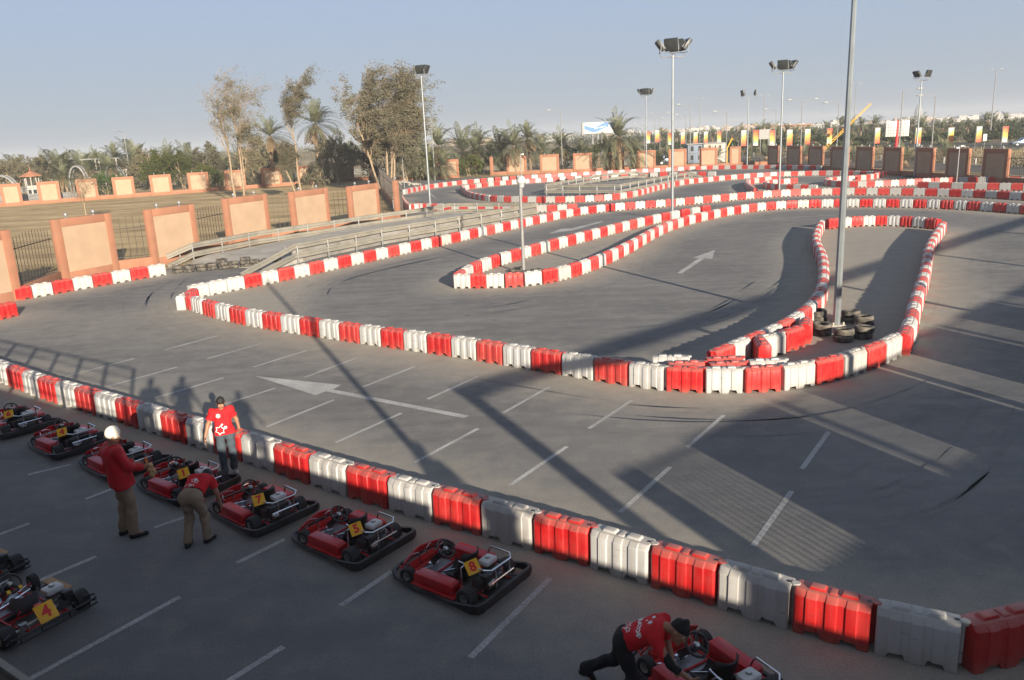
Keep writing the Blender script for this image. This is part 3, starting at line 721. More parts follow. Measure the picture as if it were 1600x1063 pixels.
def inside(poly):
    r = np.zeros(len(PTS), bool); n = len(poly)
    for i in range(n):
        x1, y1 = poly[i]; x2, y2 = poly[(i + 1) % n]
        c = ((y1 > PTS[:, 1]) != (y2 > PTS[:, 1])) & (PTS[:, 0] < (x2 - x1) * (PTS[:, 1] - y1) / (y2 - y1 + 1e-12) + x1)
        r ^= c
    return r
def gpoly(pts): return [tuple(g(*p)[:2]) for p in pts]
sandy = [gpoly([(712, 430), (760, 420), (1000, 356), (1110, 336), (960, 410), (850, 448), (760, 450)]),
         gpoly([(1165, 612), (1110, 560), (1280, 470), (1272, 375), (1290, 350), (1460, 350), (1455, 400), (1420, 540), (1300, 600)]),
         gpoly([(285, 480), (300, 466), (560, 412), (600, 405), (500, 440), (440, 520)]),
         gpoly([(0, 520), (130, 480), (300, 500), (520, 545), (760, 590), (800, 610), (480, 575), (300, 540), (120, 540)])]
amt = (0.75, 0.80, 0.95, 0.42)
for p, a in zip(sandy, amt):
    m_ = inside(p); dust[m_] = np.maximum(dust[m_], a)
for it in range(6):
    D = dust.reshape(nyg, nxg); Q = D.copy(); Q[1:-1, 1:-1] = (D[1:-1, 1:-1] * 2 + D[:-2, 1:-1] + D[2:, 1:-1] + D[1:-1, :-2] + D[1:-1, 2:]) / 6; dust = Q.ravel()
wear = np.clip((dm - 1.0) / 1.8, 0, 1) * (1 - np.clip(dust, 0, 1))
wear[PTS[:, 1] < 17] *= 0.5
fi = np.arange(nxg * nyg).reshape(nyg, nxg)
Q = np.stack([fi[:-1, :-1], fi[:-1, 1:], fi[1:, 1:], fi[1:, :-1]], -1).reshape(-1, 4)
me = np_mesh('track_asphalt', np.c_[PTS, np.zeros(len(PTS))], Q, 'asphalt')
for nm, arr in (('dust', dust), ('wear', wear)):
    a = me.attributes.new(nm, 'FLOAT', 'POINT'); a.data.foreach_set('value', arr.astype(np.float32))
tag(link('track_asphalt', me), kind='structure')

# painted marks
def line_on_ground(mb, a, b, w, z=0.004):
    a = Vector(a[:2]); b = Vector(b[:2]); t = (b - a).normalized(); n_ = Vector((-t.y, t.x)) * w / 2
    mb.add([(*(a - n_), z), (*(b - n_), z), (*(b + n_), z), (*(a + n_), z)], [(0, 1, 2, 3)])
top = [(340, 525), (408, 537), (479, 548), (556, 560), (648, 573), (746, 589), (858, 605), (987, 626), (1131, 649), (1295, 675)]
bot = [(257, 547), (323, 561), (395, 574), (476, 590), (567, 605), (668, 624), (785, 646), (920, 670), (1074, 699), (1253, 733)]
t2 = [(210, 560.5), (276, 574), (349, 590.5), (431, 606.5), (522, 625), (627, 646), (747, 670), (886, 698), (1047, 730), (1237, 768)]
b2 = [(106, 587.5), (169, 604), (241, 622.5), (335, 637), (417, 667), (524, 692), (648, 723), (796, 759), (969, 801), (1177, 853)]
t3 = [(111, 726), (184, 761), (290, 808), (46, 818), (150, 870), (281, 933), (443, 1011), (445, 843), (612, 893), (860, 904), (160, 640)]
b3 = [(44, 742), (134, 780), (241, 825), (-40, 850), (60, 908), (44, 1063), (310, 1094), (370, 880), (532, 947), (735, 1028), (130, 652)]
mb = MB()
for a, b in list(zip(top, bot)) + list(zip(t2, b2)) + list(zip(t3, b3)): line_on_ground(mb, g(*a), g(*b), 0.10)
tag(mb.build('parking_bay_lines', 'marking'), kind='structure')
def arrow(pts, name):
    mb = MB(); mb.add([(*g(*p)[:2], 0.006) for p in pts], [tuple(range(len(pts)))]); tag(mb.build(name, 'marking'), kind='structure')
arrow([(398, 588), (533, 602), (520, 609), (733, 650), (725, 654), (509, 612), (493, 618)], 'direction_arrow')
arrow([(1117, 391), (1113, 404.5), (1101, 404), (1065, 428), (1058, 427), (1092, 403.6), (1082, 403.4)], 'direction_arrow')
arrow([(857, 365.5), (876, 358), (895, 356.5), (941, 345.6), (942, 347), (901, 359), (893, 360.6)], 'direction_arrow')
arrow([(682, 311.5), (675, 307), (669, 300), (672, 300), (679, 308), (677, 305)], 'direction_arrow')
mb = MB(); line_on_ground(mb, g(1205, 343), g(1255, 339), 0.12); line_on_ground(mb, g(1255, 339), g(1310, 336), 0.12); tag(mb.build('track_edge_line', 'marking'), kind='structure')

# rubber laid by the karts along the driving line
def smooth_path(px):
    P = np.array([tuple(g(*p)[:2]) for p in px]); d = np.r_[0, np.cumsum(np.linalg.norm(np.diff(P, axis=0), axis=1))]; s_ = np.arange(0, d[-1], .5)
    Q = np.stack([np.interp(s_, d, P[:, 0]), np.interp(s_, d, P[:, 1])], 1)
    for it in range(30): Q[1:-1] = Q[1:-1] * .5 + .25 * (Q[2:] + Q[:-2])
    return Q
GUIDES = [[(300, 425), (238, 462), (232, 500), (300, 530), (460, 562), (700, 600), (1000, 650), (1280, 650), (1480, 575), (1530, 470), (1535, 400), (1500, 350), (1300, 333), (1150, 352)],
          [(1160, 345), (1000, 420), (860, 478), (700, 500), (560, 492), (500, 470), (520, 440), (640, 412), (800, 378), (960, 345), (1100, 326), (1300, 314), (1600, 322)],
          [(1250, 350), (1225, 430), (1130, 500), (980, 530), (820, 520), (660, 495), (570, 470)],
          [(60, 480), (200, 458), (330, 432), (420, 418)], [(1600, 620), (1560, 700), (1480, 800), (1350, 860), (1200, 790)]]
r_ = random.Random(12); mb = MB()
for Gp in GUIDES:
    Q = smooth_path(Gp); n = len(Q)
    for k in range(max(5, n // 7)):
        L = r_.randint(10, 34); i0 = r_.randint(0, max(1, n - L - 1)); off = r_.gauss(0, .85); drift = r_.uniform(-.04, .04); w = r_.uniform(.045, .065)
        for lane in ((-.5, .5) if r_.random() < .6 else (0,)):
            vs = []; seg = Q[i0:i0 + L]
            for j in range(len(seg) - 1):
                t = seg[j + 1] - seg[j]; t = t / (np.linalg.norm(t) + 1e-9); nn_ = np.array([-t[1], t[0]]); c = seg[j] + nn_ * (off + lane + drift * j); q = w * min(1, j / 3, (len(seg) - 2 - j) / 3)
                vs += [(*(c - nn_ * q), 0.0022 + .00002 * k), (*(c + nn_ * q), 0.0022 + .00002 * k)]
            mb.add(vs, [(2 * j, 2 * j + 1, 2 * j + 3, 2 * j + 2) for j in range(len(vs) // 2 - 1)])
tag(mb.build('tyre_marks', 'skid'), kind='structure')
# ------------------------------------------------------------------ panelled garden and boundary walls
ZT = 3.3
def finial(mb, p):
    x, y, z = p
    mb.lathe([(0.0, z + 0.30), (0.06, z + 0.28), (0.105, z + 0.21), (0.105, z + 0.15), (0.05, z + 0.09), (0.035, z + 0.05), (0.09, z + 0.015), (0.09, z - 0.005)], 10, Matrix.Translation((x, y, 0)))

def wall_panel(root, A, B, H=ZT, thick=0.32, border=0.44, lamps=2, inset=True):
    """A, B: plan ends of the face seen from the track; the panel goes back away from the camera"""
    A = Vector((A[0], A[1])); B = Vector((B[0], B[1])); L = (B - A).length; ux = (B - A).normalized(); n_ = Vector((-ux.y, ux.x))
    if n_.dot(A) < 0: n_ = -n_
    mt = Matrix(((ux.x, n_.x, 0, A.x), (ux.y, n_.y, 0, A.y), (0, 0, 1, 0), (0, 0, 0, 1)))
    b = min(border, L * 0.2); zb = 0.50; d = 0.06
    mb = MB()
    if inset and L > 1.2:
        mb.box((L / 2, d + (thick - d) / 2, H / 2), (L, thick - d, H))
        for c, s_ in (((b / 2, d / 2, H / 2), (b, d, H)), ((L - b / 2, d / 2, H / 2), (b, d, H)), ((L / 2, d / 2, zb / 2), (L - 2 * b, d, zb)), ((L / 2, d / 2, H - b / 2), (L - 2 * b, d, b))):
            mb.box(c, s_)
    else:
        mb.box((L / 2, thick / 2, H / 2), (L, thick, H))
    mb.v = [tuple(mt @ Vector(q)) for q in mb.v]
    p = mb.build('wall_panel', 'terracotta', root, bevel=0.02)
    if inset and L > 1.2:
        m2 = MB(); m2.box((L / 2, d - 0.012, (H - b + zb) / 2), (L - 2 * b, 0.03, H - b - zb))
        m2.v = [tuple(mt @ Vector(q)) for q in m2.v]; m2.build('inset_panel', 'cream', p)
    for k in range(lamps):
        m3 = MB(); q = mt @ Vector((L * (0.5 if lamps == 1 else (0.25 if k == 0 else 0.72)), thick / 2, 0))
        finial(m3, (q.x, q.y, H)); m3.build('lamp_finial', 'galv', root, smooth=True)
    return mt

def wall_bay(root, A, B, H=0.62, rail=True, sp=0.34, back=0.2):
    A = Vector((A[0], A[1])); B = Vector((B[0], B[1])); L = (B - A).length
    if L < 0.3: return
    ux = (B - A).normalized(); n_ = Vector((-ux.y, ux.x))
    if n_.dot(A) < 0: n_ = -n_
    mt = Matrix(((ux.x, n_.x, 0, A.x), (ux.y, n_.y, 0, A.y), (0, 0, 1, 0), (0, 0, 0, 1)))
    mb = MB(); mb.box((L / 2, 0.26, H / 2), (L, 0.36, H)); mb.v = [tuple(mt @ Vector(q)) for q in mb.v]
    mb.build('low_wall', 'terracotta', root, bevel=0.015)
    if rail:
        m2 = MB(); n = max(2, round(L / sp)); zt = 2.85
        for k in range(1, n):
            x = L * k / n; h = zt + 0.28 * math.sin(PI * k / n)
            m2.box((x, 0.25, (H + h) / 2), (0.03, 0.03, h - H), top=0.7)
        for z in (H + 0.15, zt - 0.42): m2.box((L / 2, 0.25, z), (L, 0.03, 0.045))
        m2.v = [tuple(mt @ Vector(q)) for q in m2.v]; m2.build('railing', 'iron', root)

def tops(lst): return [(g(a[0], a[1], ZT), g(b[0], b[1], ZT)) for a, b in lst]
def tops2(lst, z): return [(g(a[0], a[1], z), g(b[0], b[1], z)) for a, b in lst]
def fit_line(pts):
    P = np.array([[p.x, p.y] for p in pts]); c = P.mean(0); u, s_, v = np.linalg.svd(P - c); return c, v[0]
def snap(pairs):
    """put all panels of one wall on one straight line"""
    c, d = fit_line([q for pr in pairs for q in pr]); out = []
    for a, b in pairs:
        q = []
        for p in (a, b):      # slide along the line of sight onto the wall's line
            v = np.array([p.x, p.y]); den = v[0] * d[1] - v[1] * d[0]
            q.append(v * ((c[0] * d[1] - c[1] * d[0]) / den))
        out.append(tuple(q))
    return out

def build_wall(pairs, name, label, lamps=2, H=ZT, rail=True, ends=(None, None), sp=0.36, widths=None, minw=2.6, group=None):
    root = empty(name, (float(pairs[0][0][0]), float(pairs[0][0][1]), 0), label=label, cat='wall')
    off = Vector(root.location)
    kids0 = set(bpy.data.objects)
    P = []
    for a, b in pairs:
        a = np.array(a); b = np.array(b); L = np.linalg.norm(b - a)
        P.append((a, b))
    for i, (a, b) in enumerate(P):
        wall_panel(root, a, b, H=H, lamps=lamps if np.linalg.norm(b - a) > 1.2 else 1)
        if i < len(P) - 1: wall_bay(root, b, P[i + 1][0], rail=rail, sp=sp)
    if ends[0] is not None: wall_bay(root, ends[0], P[0][0], rail=rail, sp=sp)
    if ends[1] is not None: wall_bay(root, P[-1][1], ends[1], rail=rail, sp=sp)
    inv = Matrix.Translation(-off)
    for o in list(root.children): o.location -= off
    return root, P

near_pairs = [tuple(np.array(q[:2]) for q in pr) for pr in tops2([((-60, 372.5), (14, 355.5)), ((82, 343), (173, 333.5)), ((228, 328.5), (303, 318.5)), ((350, 310.5), (417, 303)), ((454, 299.5), (512, 294)), ((545, 291.5), (591, 286.2))], 3.42)]
c_, d_ = fit_line([Vector((*q, 0)) for pr in near_pairs for q in pr])
def ray_line(p, c, d): return p * ((c[0] * d[1] - c[1] * d[0]) / (p[0] * d[1] - p[1] * d[0]))
near_pairs = [(ray_line(a, (a + b) / 2, d_), ray_line(b, (a + b) / 2, d_)) for a, b in near_pairs]
d0 = near_pairs[0][0] - near_pairs[1][0]; dd = (near_pairs[0][0] - near_pairs[-1][1]); dd = dd / np.linalg.norm(dd)
end_post = (near_pairs[-1][1] - dd * 2.6, near_pairs[-1][1] - dd * 3.15)
root, NP_ = build_wall(near_pairs + [end_post], 'garden_wall', 'near terracotta and cream garden wall with panels, low walls and spiked railings', H=3.42, ends=(near_pairs[0][0] + dd * 14, None))
far_pairs = snap(tops([((-2, 290.6), (31, 287.5)), ((56, 285), (91, 282.3)), ((117, 281), (150, 278.4)), ((173.5, 277.2), (207.6, 274.4)), ((232, 273.3), (266, 270.6)), ((291.5, 270.4), (324.5, 267.8)), ((350, 267), (382, 264.2)), ((407, 264), (438.5, 261.4)), ((464, 260.8), (495.6, 258.2)), ((520.6, 257.8), (552, 255))]))
d2 = far_pairs[-1][1] - far_pairs[0][0]; d2 = d2 / np.linalg.norm(d2)
root, FP_ = build_wall(far_pairs, 'garden_wall', 'long terracotta and cream wall on the far side of the brown garden at left', ends=(far_pairs[0][0] - d2 * 30, far_pairs[-1][1] + d2 * 3.2), sp=0.45)
# the railing that closes the garden towards the track
corner = far_pairs[-1][1] + d2 * 3.2
cr = np.array(end_post[1])
root = empty('garden_railing', (float(cr[0]), float(cr[1]), 0), label='dark railing on a low terracotta wall running away behind the big tree', cat='railing')
wall_bay(root, cr, corner, sp=0.4)
wall_panel(root, corner, corner + np.array([1.0, 0.6]) * 0.6, lamps=0)
for o in list(root.children): o.location -= root.location
back_pairs = snap(tops([((631, 252.4), (662, 250.8)), ((685, 250.2), (716, 248.2))]))
root, BP0 = build_wall(back_pairs, 'boundary_wall', 'short terracotta wall with two cream panels beside the left floodlight mast', ends=(back_pairs[0][0] - np.array([1.5, 0]), None), rail=False)
back2 = snap(tops([((764.6, 245.4), (769.8, 245)), ((791, 245), (822, 243.2)), ((843, 242.2), (873, 240.6)), ((895, 240), (924.6, 237.8)), ((945.6, 238), (975, 236.4)), ((995.7, 235.6), (1024.4, 234)), ((1044.6, 233.6), (1073, 232)), ((1092.8, 231.8), (1121.4, 230.4)), ((1140.5, 229.8), (1158, 228.8))]))
d3 = back2[-1][1] - back2[0][0]; d3 = d3 / np.linalg.norm(d3)
root, BP1 = build_wall(back2, 'boundary_wall', 'long sunlit terracotta wall with cream panels across the back of the track', sp=0.3, ends=(None, back2[-1][1] + d3 * 5.2))
right_pairs = snap(tops([((1199.8, 228.6), (1216, 228.4)), ((1230, 228.4), (1250.6, 228.2)), ((1263, 228.6), (1285.6, 228.6)), ((1298.5, 228.8), (1325, 229)), ((1338, 229.3), (1364, 229.4)), ((1381, 229.6), (1409, 229.8)), ((1430.6, 230.6), (1459, 230.8)), ((1480, 231.4), (1514.5, 231.8)), ((1537, 233), (1576, 233.4)), ((1606, 234.6), (1655, 236))]))
root, RP_ = build_wall(right_pairs, 'boundary_wall', 'shaded terracotta boundary wall along the right with sunlit panel ends', sp=0.25)
tag(sheet('garden_soil', [tuple(near_pairs[0][0] + dd * 14 + np.array([-.1, .3])), tuple(cr + np.array([-.2, .3])), tuple(corner), tuple(far_pairs[0][0] - d2 * 30)][::-1], 0.008, 'soil'), kind='structure')
c0 = np.array(back2[-1][1]); c1 = np.array(right_pairs[0][0]); rl = right_pairs[-1][1] - right_pairs[0][0]; rl = rl / np.linalg.norm(rl)
rend = right_pairs[-1][1] + rl * 60
ne = np.array(far_pairs[0][0] - d2 * 30)
sheet('verge', [tuple(ne + (-400, -20)), tuple(ne), tuple(corner + (0, .3)), tuple(np.array(back_pairs[0][0]) + (0, .3)), tuple(c0 + (0, .3)), tuple(c1 + (.3, 0)), tuple(rend + (.3, 0)), (400, 0), (600, 700), (-800, 700)][::-1], 0.012, 'verge')

# ------------------------------------------------------------------ roads beyond the walls
def road(name, pts_near, pts_far, z, m):
    mb = MB(); a = [g(*p, 0) if len(p) == 2 else Vector(p) for p in pts_near]; b = [g(*p, 0) if len(p) == 2 else Vector(p) for p in pts_far]
    for i in range(len(a) - 1):
        mb.add([(*a[i][:2], z), (*a[i + 1][:2], z), (*b[i + 1][:2], z), (*b[i][:2], z)], [(0, 1, 2, 3)])
    return tag(mb.build(name, m), kind='structure')
road('service_road', [(1085, 256), (1140, 254.5), (1200, 256.5), (1300, 259.5), (1400, 263.5), (1500, 269), (1680, 279)], [(1085, 246), (1130, 245.6), (1200, 247), (1300, 250.3), (1380, 253.8), (1500, 259.2), (1680, 267)], 0.016, 'road')
road('highway', [(880, 243), (1000, 235.5), (1130, 231.5), (1300, 230.6), (1400, 231), (1500, 232.2), (1700, 236)], [(880, 236.5), (1000, 228.5), (1130, 224.5), (1300, 222.2), (1400, 222), (1500, 222.5), (1700, 225)], 0.016, 'road')
mb = MB(); pts = [(1130, 245.3), (1200, 246.7), (1300, 250), (1380, 253.4), (1500, 258.8), (1680, 266.6)]
mb.sweep([g(*p) for p in pts], [(-0.15, 0), (-0.15, 0.16), (0.15, 0.16), (0.15, 0)])
tag(mb.build('kerb', 'signwhite'), 'long white kerb along the far edge of the service road', 'kerb', kind='structure')
# white bollards on the kerb
bol = MB(); bol.lathe([(0, 0.95), (0.11, 0.93), (0.13, 0.85), (0.13, 0)], 8); bme = bol.mesh('bollard', 'signwhite', smooth=True)
nb = 0
for i in range(30):
    px = 1128 + i * 16.5
    y = np.interp(px, [p[0] for p in pts], [p[1] for p in pts]) - 1.2
    o = link('bollard', bme, loc=g(px, y)); nb += 1
    tag(o, 'one of the white bollards standing in a row along the service road kerb', 'bollard', 'white bollards along the kerb')

# crash barrier along the highway
mb = MB(); hp = [g(*p) for p in [(1000, 236.5), (1130, 232.4), (1300, 231.4), (1400, 231.8), (1500, 233.2), (1700, 237)]]
mb.sweep([p + Vector((0, 0, 0.75)) for p in hp], [(-0.04, -0.16), (-0.04, 0.16), (0.04, 0.16), (0.04, -0.16)])
root = empty('highway_rail', hp[0], label='low grey crash rail along the near side of the highway at right', cat='guardrail')
o = mb.build('rail_beam', 'rail', root); o.location = -hp[0]
mb = MB()
for i in range(len(hp) - 1):
    L = (hp[i + 1] - hp[i]).length; n = int(L / 6)
    for k in range(n): q = hp[i].lerp(hp[i + 1], k / n); mb.box((q.x, q.y, 0.38), (0.1, 0.1, 0.76))
o = mb.build('rail_posts', 'rail', root); o.location = -hp[0]; o['kind'] = 'stuff'

# ------------------------------------------------------------------ W-beam guardrails of the ramps
WB = [(-0.04, -0.16), (0.0, -0.155), (0.045, -0.11), (0.045, -0.06), (-0.01, -0.02), (-0.01, 0.02), (0.045, 0.06), (0.045, 0.11), (0.0, 0.155), (-0.04, 0.16), (-0.052, 0.155), (-0.015, 0.10), (-0.015, 0.065), (-0.06, 0.025), (-0.06, -0.025), (-0.015, -0.065), (-0.015, -0.10), (-0.052, -0.155)]
WB = [(a * 1.1, h * 1.05) for a, h in WB]
def guardrail(name, label, top, low, posts, flip=False):
    root = empty(name, (*top[0][:2], 0), label=label, cat='guardrail', group='steel guardrails of the ramps'); off = root.location.copy()
    prof = [(-a, h) for a, h in WB] if flip else WB
    for path in (top, low):
        if path is None: continue
        mb = MB(); mb.sweep(path, prof); o = mb.build('rail_beam', 'rail', root, angle=20); o.location = -off
    for p, h in posts:
        mb = MB(); mb.box((p.x, p.y, h / 2), (0.075, 0.09, h)); o = mb.build('post', 'galv', root, bevel=0.01); o.location = -off
    return root
def along(path, sp, start=0.3):
    out = []; s_ = start
    acc = 0
    for i in range(len(path) - 1):
        L = (path[i + 1] - path[i]).length
        while s_ <= acc + L:
            out.append(path[i].lerp(path[i + 1], (s_ - acc) / L)); s_ += sp
        acc += L
    return out
def zed(pts, z): return [Vector((p.x, p.y, z)) for p in pts]
# left ramp, fence side
A0 = [g(300, 384, 1.05), g(401, 365, 1.05), g(500, 351, 1.05), g(585, 338, 1.05), g(657, 328.5, 1.05), g(702, 320.5, 1.05)]
a_end = g(235, 412.5, 0.1); a_low = g(262, 417, 0.08)
pA = along(A0, 2.55, 0.0)
guardrail('guardrail', 'double beam guardrail of the left ramp on the garden wall side', [a_end] + A0, [a_low] + zed(A0, 0.52), [(p, 1.2) for p in pA] + [(g(283, 411), 0.95)], flip=True)
A1 = [g(702, 320.5, 1.05), g(738, 320, 1.05), g(790, 320, 1.05), g(836, 319.8, 1.05)]
guardrail('guardrail', 'guardrail section closing the far right end of the left ramp', A1, zed(A1, 0.52), [(p, 1.2) for p in along(A1, 2.2, 0.5)], flip=True)
B0 = [g(460, 386, 1.0), g(600, 359.6, 1.0), g(690, 345.6, 1.0), g(770, 332.6, 1.0), g(840, 320.6, 1.0)]
b_end = g(377, 431, 0.08); b_low = g(408, 428, 0.08)
guardrail('guardrail', 'double beam guardrail of the left ramp just behind the barrier row', [b_end] + B0, [b_low] + zed(B0, 0.45), [(p, 1.05) for p in along(B0, 2.55, 0.2)] + [(g(448, 409), 0.85)])
# concrete ramp slab between the rails
mb = MB()
BW = MB(); bw_ = B0
for i in range(len(bw_) - 1):
    p_, q_ = Vector((*bw_[i][:2], 0)), Vector((*bw_[i + 1][:2], 0)); d_ = (q_ - p_); n_ = Vector((-d_.y, d_.x, 0)).normalized(); K_ = max(1, int(d_.length / 3))
    for k in range(K_):
        c_ = p_.lerp(q_, (k + .5) / K_) + n_ * 0.24; BW.box((c_.x, c_.y, 0.43), (d_.length / K_ - 0.03, 0.10, 0.80), Matrix.Rotation(math.atan2(d_.y, d_.x), 4, 'Z'))
tag(BW.build('concrete_wall', 'concrete', bevel=.008), 'pale jointed concrete wall standing behind the near guardrail of the left ramp', 'wall')
near_e = [g(425, 424, 0), g(474, 411.5, 0.0), g(600, 380, 0), g(690, 363.5, 0), g(770, 349, 0)]
far_e = [Vector((p.x, p.y, 0)) for p in (g(285, 411, 0), g(325, 404, 0), g(500, 373, 0), g(657, 345, 0), g(702, 336.5, 0))]
hh = [0.03, 0.30, 0.42, 0.42, 0.42]
vs = []
nudge = Vector((0, -0.5, 0))
for a, b, h in zip(near_e, far_e, hh):
    a2 = a + Vector((-0.15, 0.55, 0)); b2_ = b + Vector((0.25, -0.5, 0))
    vs += [(a2.x, a2.y, 0), (a2.x, a2.y, h), (b2_.x, b2_.y, h), (b2_.x, b2_.y, 0)]
fs = []
for i in range(4):
    for k in range(4): fs.append((i * 4 + k, (i + 1) * 4 + k, (i + 1) * 4 + (k + 1) % 4, i * 4 + (k + 1) % 4))
fs += [(3, 2, 1, 0), (16, 17, 18, 19)]
mb.add(vs, fs); o = mb.build('concrete_ramp', 'rampconcrete')
tag(o, 'long pale concrete ramp between the two guardrails at left', 'ramp')
# rear ramp
C0 = [g(851, 291.6, 1.05), g(967, 290.6, 1.05)]
guardrail('guardrail', 'guardrail across the near end of the rear ramp', C0, zed(C0, 0.45), [(p, 1.1) for p in along(C0, 2.1, 0.2)])
D0 = [g(968, 290.4, 1.05), g(1005, 283.6, 1.05), g(1045, 276, 1.05), g(1078, 271, 1.05)]
guardrail('guardrail', 'curving guardrail on the right side of the rear ramp', D0 + [g(1096, 277, 0.1)], zed(D0, 0.45) + [g(1090, 279.5, 0.08)], [(p, 1.1) for p in along(D0, 2.4, 0.4)])
E0 = [g(853, 290, 1.05), g(880, 284.6, 1.05), g(920, 277.6, 1.05), g(955, 272.6, 1.05), g(992, 269.4, 1.05)]
guardrail('guardrail', 'guardrail on the far side of the rear ramp with upright posts', E0 + [g(1016, 275, 0.1)], zed(E0, 0.5) + [g(1010, 277, 0.08)], [(p, 1.2) for p in along(E0, 2.4, 0.2)], flip=True)
mb = MB(); a = [g(860, 302.5), g(966, 300.5), g(1050, 284)]; b = [g(860, 300), g(905, 291), g(1000, 281)]
mb.add([(p.x + .2, p.y + .5, 0.22) for p in a] + [(p.x + .3, p.y, 0.22) for p in reversed(b)], [(0, 1, 2, 3, 4, 5)])
for q in range(6):
    p1 = mb.v[q]; p2 = mb.v[(q + 1) % 6]; mb.add([(p1[0], p1[1], 0), (p2[0], p2[1], 0), p2, p1], [(0, 1, 2, 3)])
tag(mb.build('concrete_ramp', 'concrete'), 'low concrete slab inside the rear guardrails', 'ramp')

# ------------------------------------------------------------------ tyres
def tyre_mesh(name, mname, ro=0.30, ri=0.155, w=0.19, n=26):
    mb = MB()
    prof = [(ri, -w * 0.32), (ri + 0.02, -w * 0.42), (ro * 0.82, -w * 0.5), (ro * 0.95, -w * 0.44), (ro, -w * 0.30), (ro, -w * 0.06), (ro - 0.010, -w * 0.04), (ro - 0.010, w * 0.04), (ro, w * 0.06), (ro, w * 0.30), (ro * 0.95, w * 0.44), (ro * 0.82, w * 0.5), (ri + 0.02, w * 0.42), (ri, w * 0.32), (ri + 0.03, 0.02 + w * 0.1), (ro - 0.04, w * 0.2), (ro - 0.04, -w * 0.2), (ri + 0.03, -0.02 - w * 0.1)]
    mb.lathe(prof, n, closed=True)
    return mb.mesh(name, mname, smooth=True, angle=50)
TY = tyre_mesh('old_tyre', 'oldrubber')
def tyre(p, z, lab, tilt=(0, 0), s_=1.0, grp='old tyres'):
    o = link('old_tyre', TY, loc=(p[0], p[1], z), scale=(s_, s_, s_)); o.rotation_euler = (tilt[0], tilt[1], rnd.uniform(0, 6))
    return tag(o, lab, 'tyre', grp)
ring = [((1284, 527), 'front left'), ((1317, 537), 'front middle'), ((1347, 532), 'front right'), ((1278, 506), 'back left'), ((1328, 507), 'back middle'), ((1350, 516), 'back right')]
for (px, py), w in ring:
    p = g(px, py - 4) if True else None
    tyre(p, 0.10, 'worn bottom tyre of the %s stack round the tall pole' % w, grp='tyres round the tall pole')
    tyre((p.x + rnd.uniform(-.05, .05), p.y + rnd.uniform(-.05, .05), 0), 0.30, 'dusty tyre on top of the %s stack round the tall pole' % w, (rnd.uniform(-.12, .1), rnd.uniform(-.1, .1)), 1.02, 'tyres round the tall pole')
k = 0
for i, px in enumerate((279, 297, 315, 333, 349, 366, 383, 400, 416, 433)):
    py = 427.5 - (px - 279) * 0.085
    p = g(px, py - 1.2)
    for j in range(3 if i in (4, 6) else 2):
        tyre((p.x + rnd.uniform(-.06, .06), p.y + rnd.uniform(-.06, .06), 0), 0.10 + j * 0.195, '%s tyre in the %s stack from the tyre wall left end' % (('bottom', 'second', 'third')[j], ordinal(i + 1)), (rnd.uniform(-.05, .05), rnd.uniform(-.05, .05)), rnd.uniform(.95, 1.06), 'tyre wall across the ramp')
for i, (px, py) in enumerate(((805, 425.5), (815, 429), (828, 427.5), (838, 425.5), (812, 423))):
    tyre(g(px, py), 0.09, ('flat tyre at the left of the ring round the short lamp post', 'flat tyre in front of the short lamp post base', 'flat tyre just right of the short lamp post base', 'flat tyre at the right of the ring round the short lamp post', 'flat tyre behind the short lamp post base')[i], s_=0.95, grp='tyres round the short lamp post')
tyre(g(1037, 344.6), 0.1, 'dark tyre lying left of the tall floodlight mast foot', grp='tyres at mast feet'); tyre(g(1045, 342.6), 0.1, 'dark tyre touching the tall floodlight mast foot', grp='tyres at mast feet')
for i, px in enumerate((1416, 1424, 1432, 1440)):
    tyre(g(px, 277), 0.1, 'dark tyre, %s in the flat row at the right mast foot' % ('first from left', 'second from left', 'third from left', 'last on right')[i], s_=1.1, grp='tyres at mast feet')

# ------------------------------------------------------------------ masts and lamps
def pole(mb, base, H, r0, r1, n=12, flange=True, z0=0.0):
    mb.tube([(0, 0, z0), (0, 0, z0 + H * 0.5), (0, 0, z0 + H)], [r0, (r0 + r1) / 2, r1], n)
    if flange: mb.lathe([(0, 0.05), (r0 * 2.3, 0.05), (r0 * 2.3, 0)], 12)
def floodlight(root, az, z, r, size=0.55, tilt=25, name='floodlight'):
    """case on a yoke at the end of a short arm, facing az"""
    d = Vector((math.cos(az), math.sin(az), 0)); c = d * r + Vector((0, 0, z))
    m = Matrix.Rotation(az, 4, 'Z') @ Matrix.Rotation(R(tilt), 4, 'Y')
    mb = MB(); mb.box((0, 0, 0), (size * 0.32, size * 1.15, size), m); mb.box((-size * 0.22, 0, 0), (size * 0.14, size * 0.7, size * 0.6), m, top=0.8)
    f = mb.build(name, 'darkcase', root, bevel=0.02, loc=c)
    m2 = MB(); m2.box((size * 0.165, 0, 0), (0.012, size * 1.0, size * 0.86), m); m2.build('glass', 'lampglass', f)
    m3 = MB(); a = d * (r - 0.02) + Vector((0, 0, z - size * 0.75))
    m3.tube([(0, 0, z - size * 0.95), a - Vector((0, 0, size * .2)), a], 0.035, 6); sd = Vector((-d.y, d.x, 0)) * size * 0.62
    m3.tube([c - sd, c - sd - Vector((0, 0, size * .62)), c + sd - Vector((0, 0, size * .62)), c + sd], 0.025, 6)
    m3.build('bracket', 'greypaint', root)
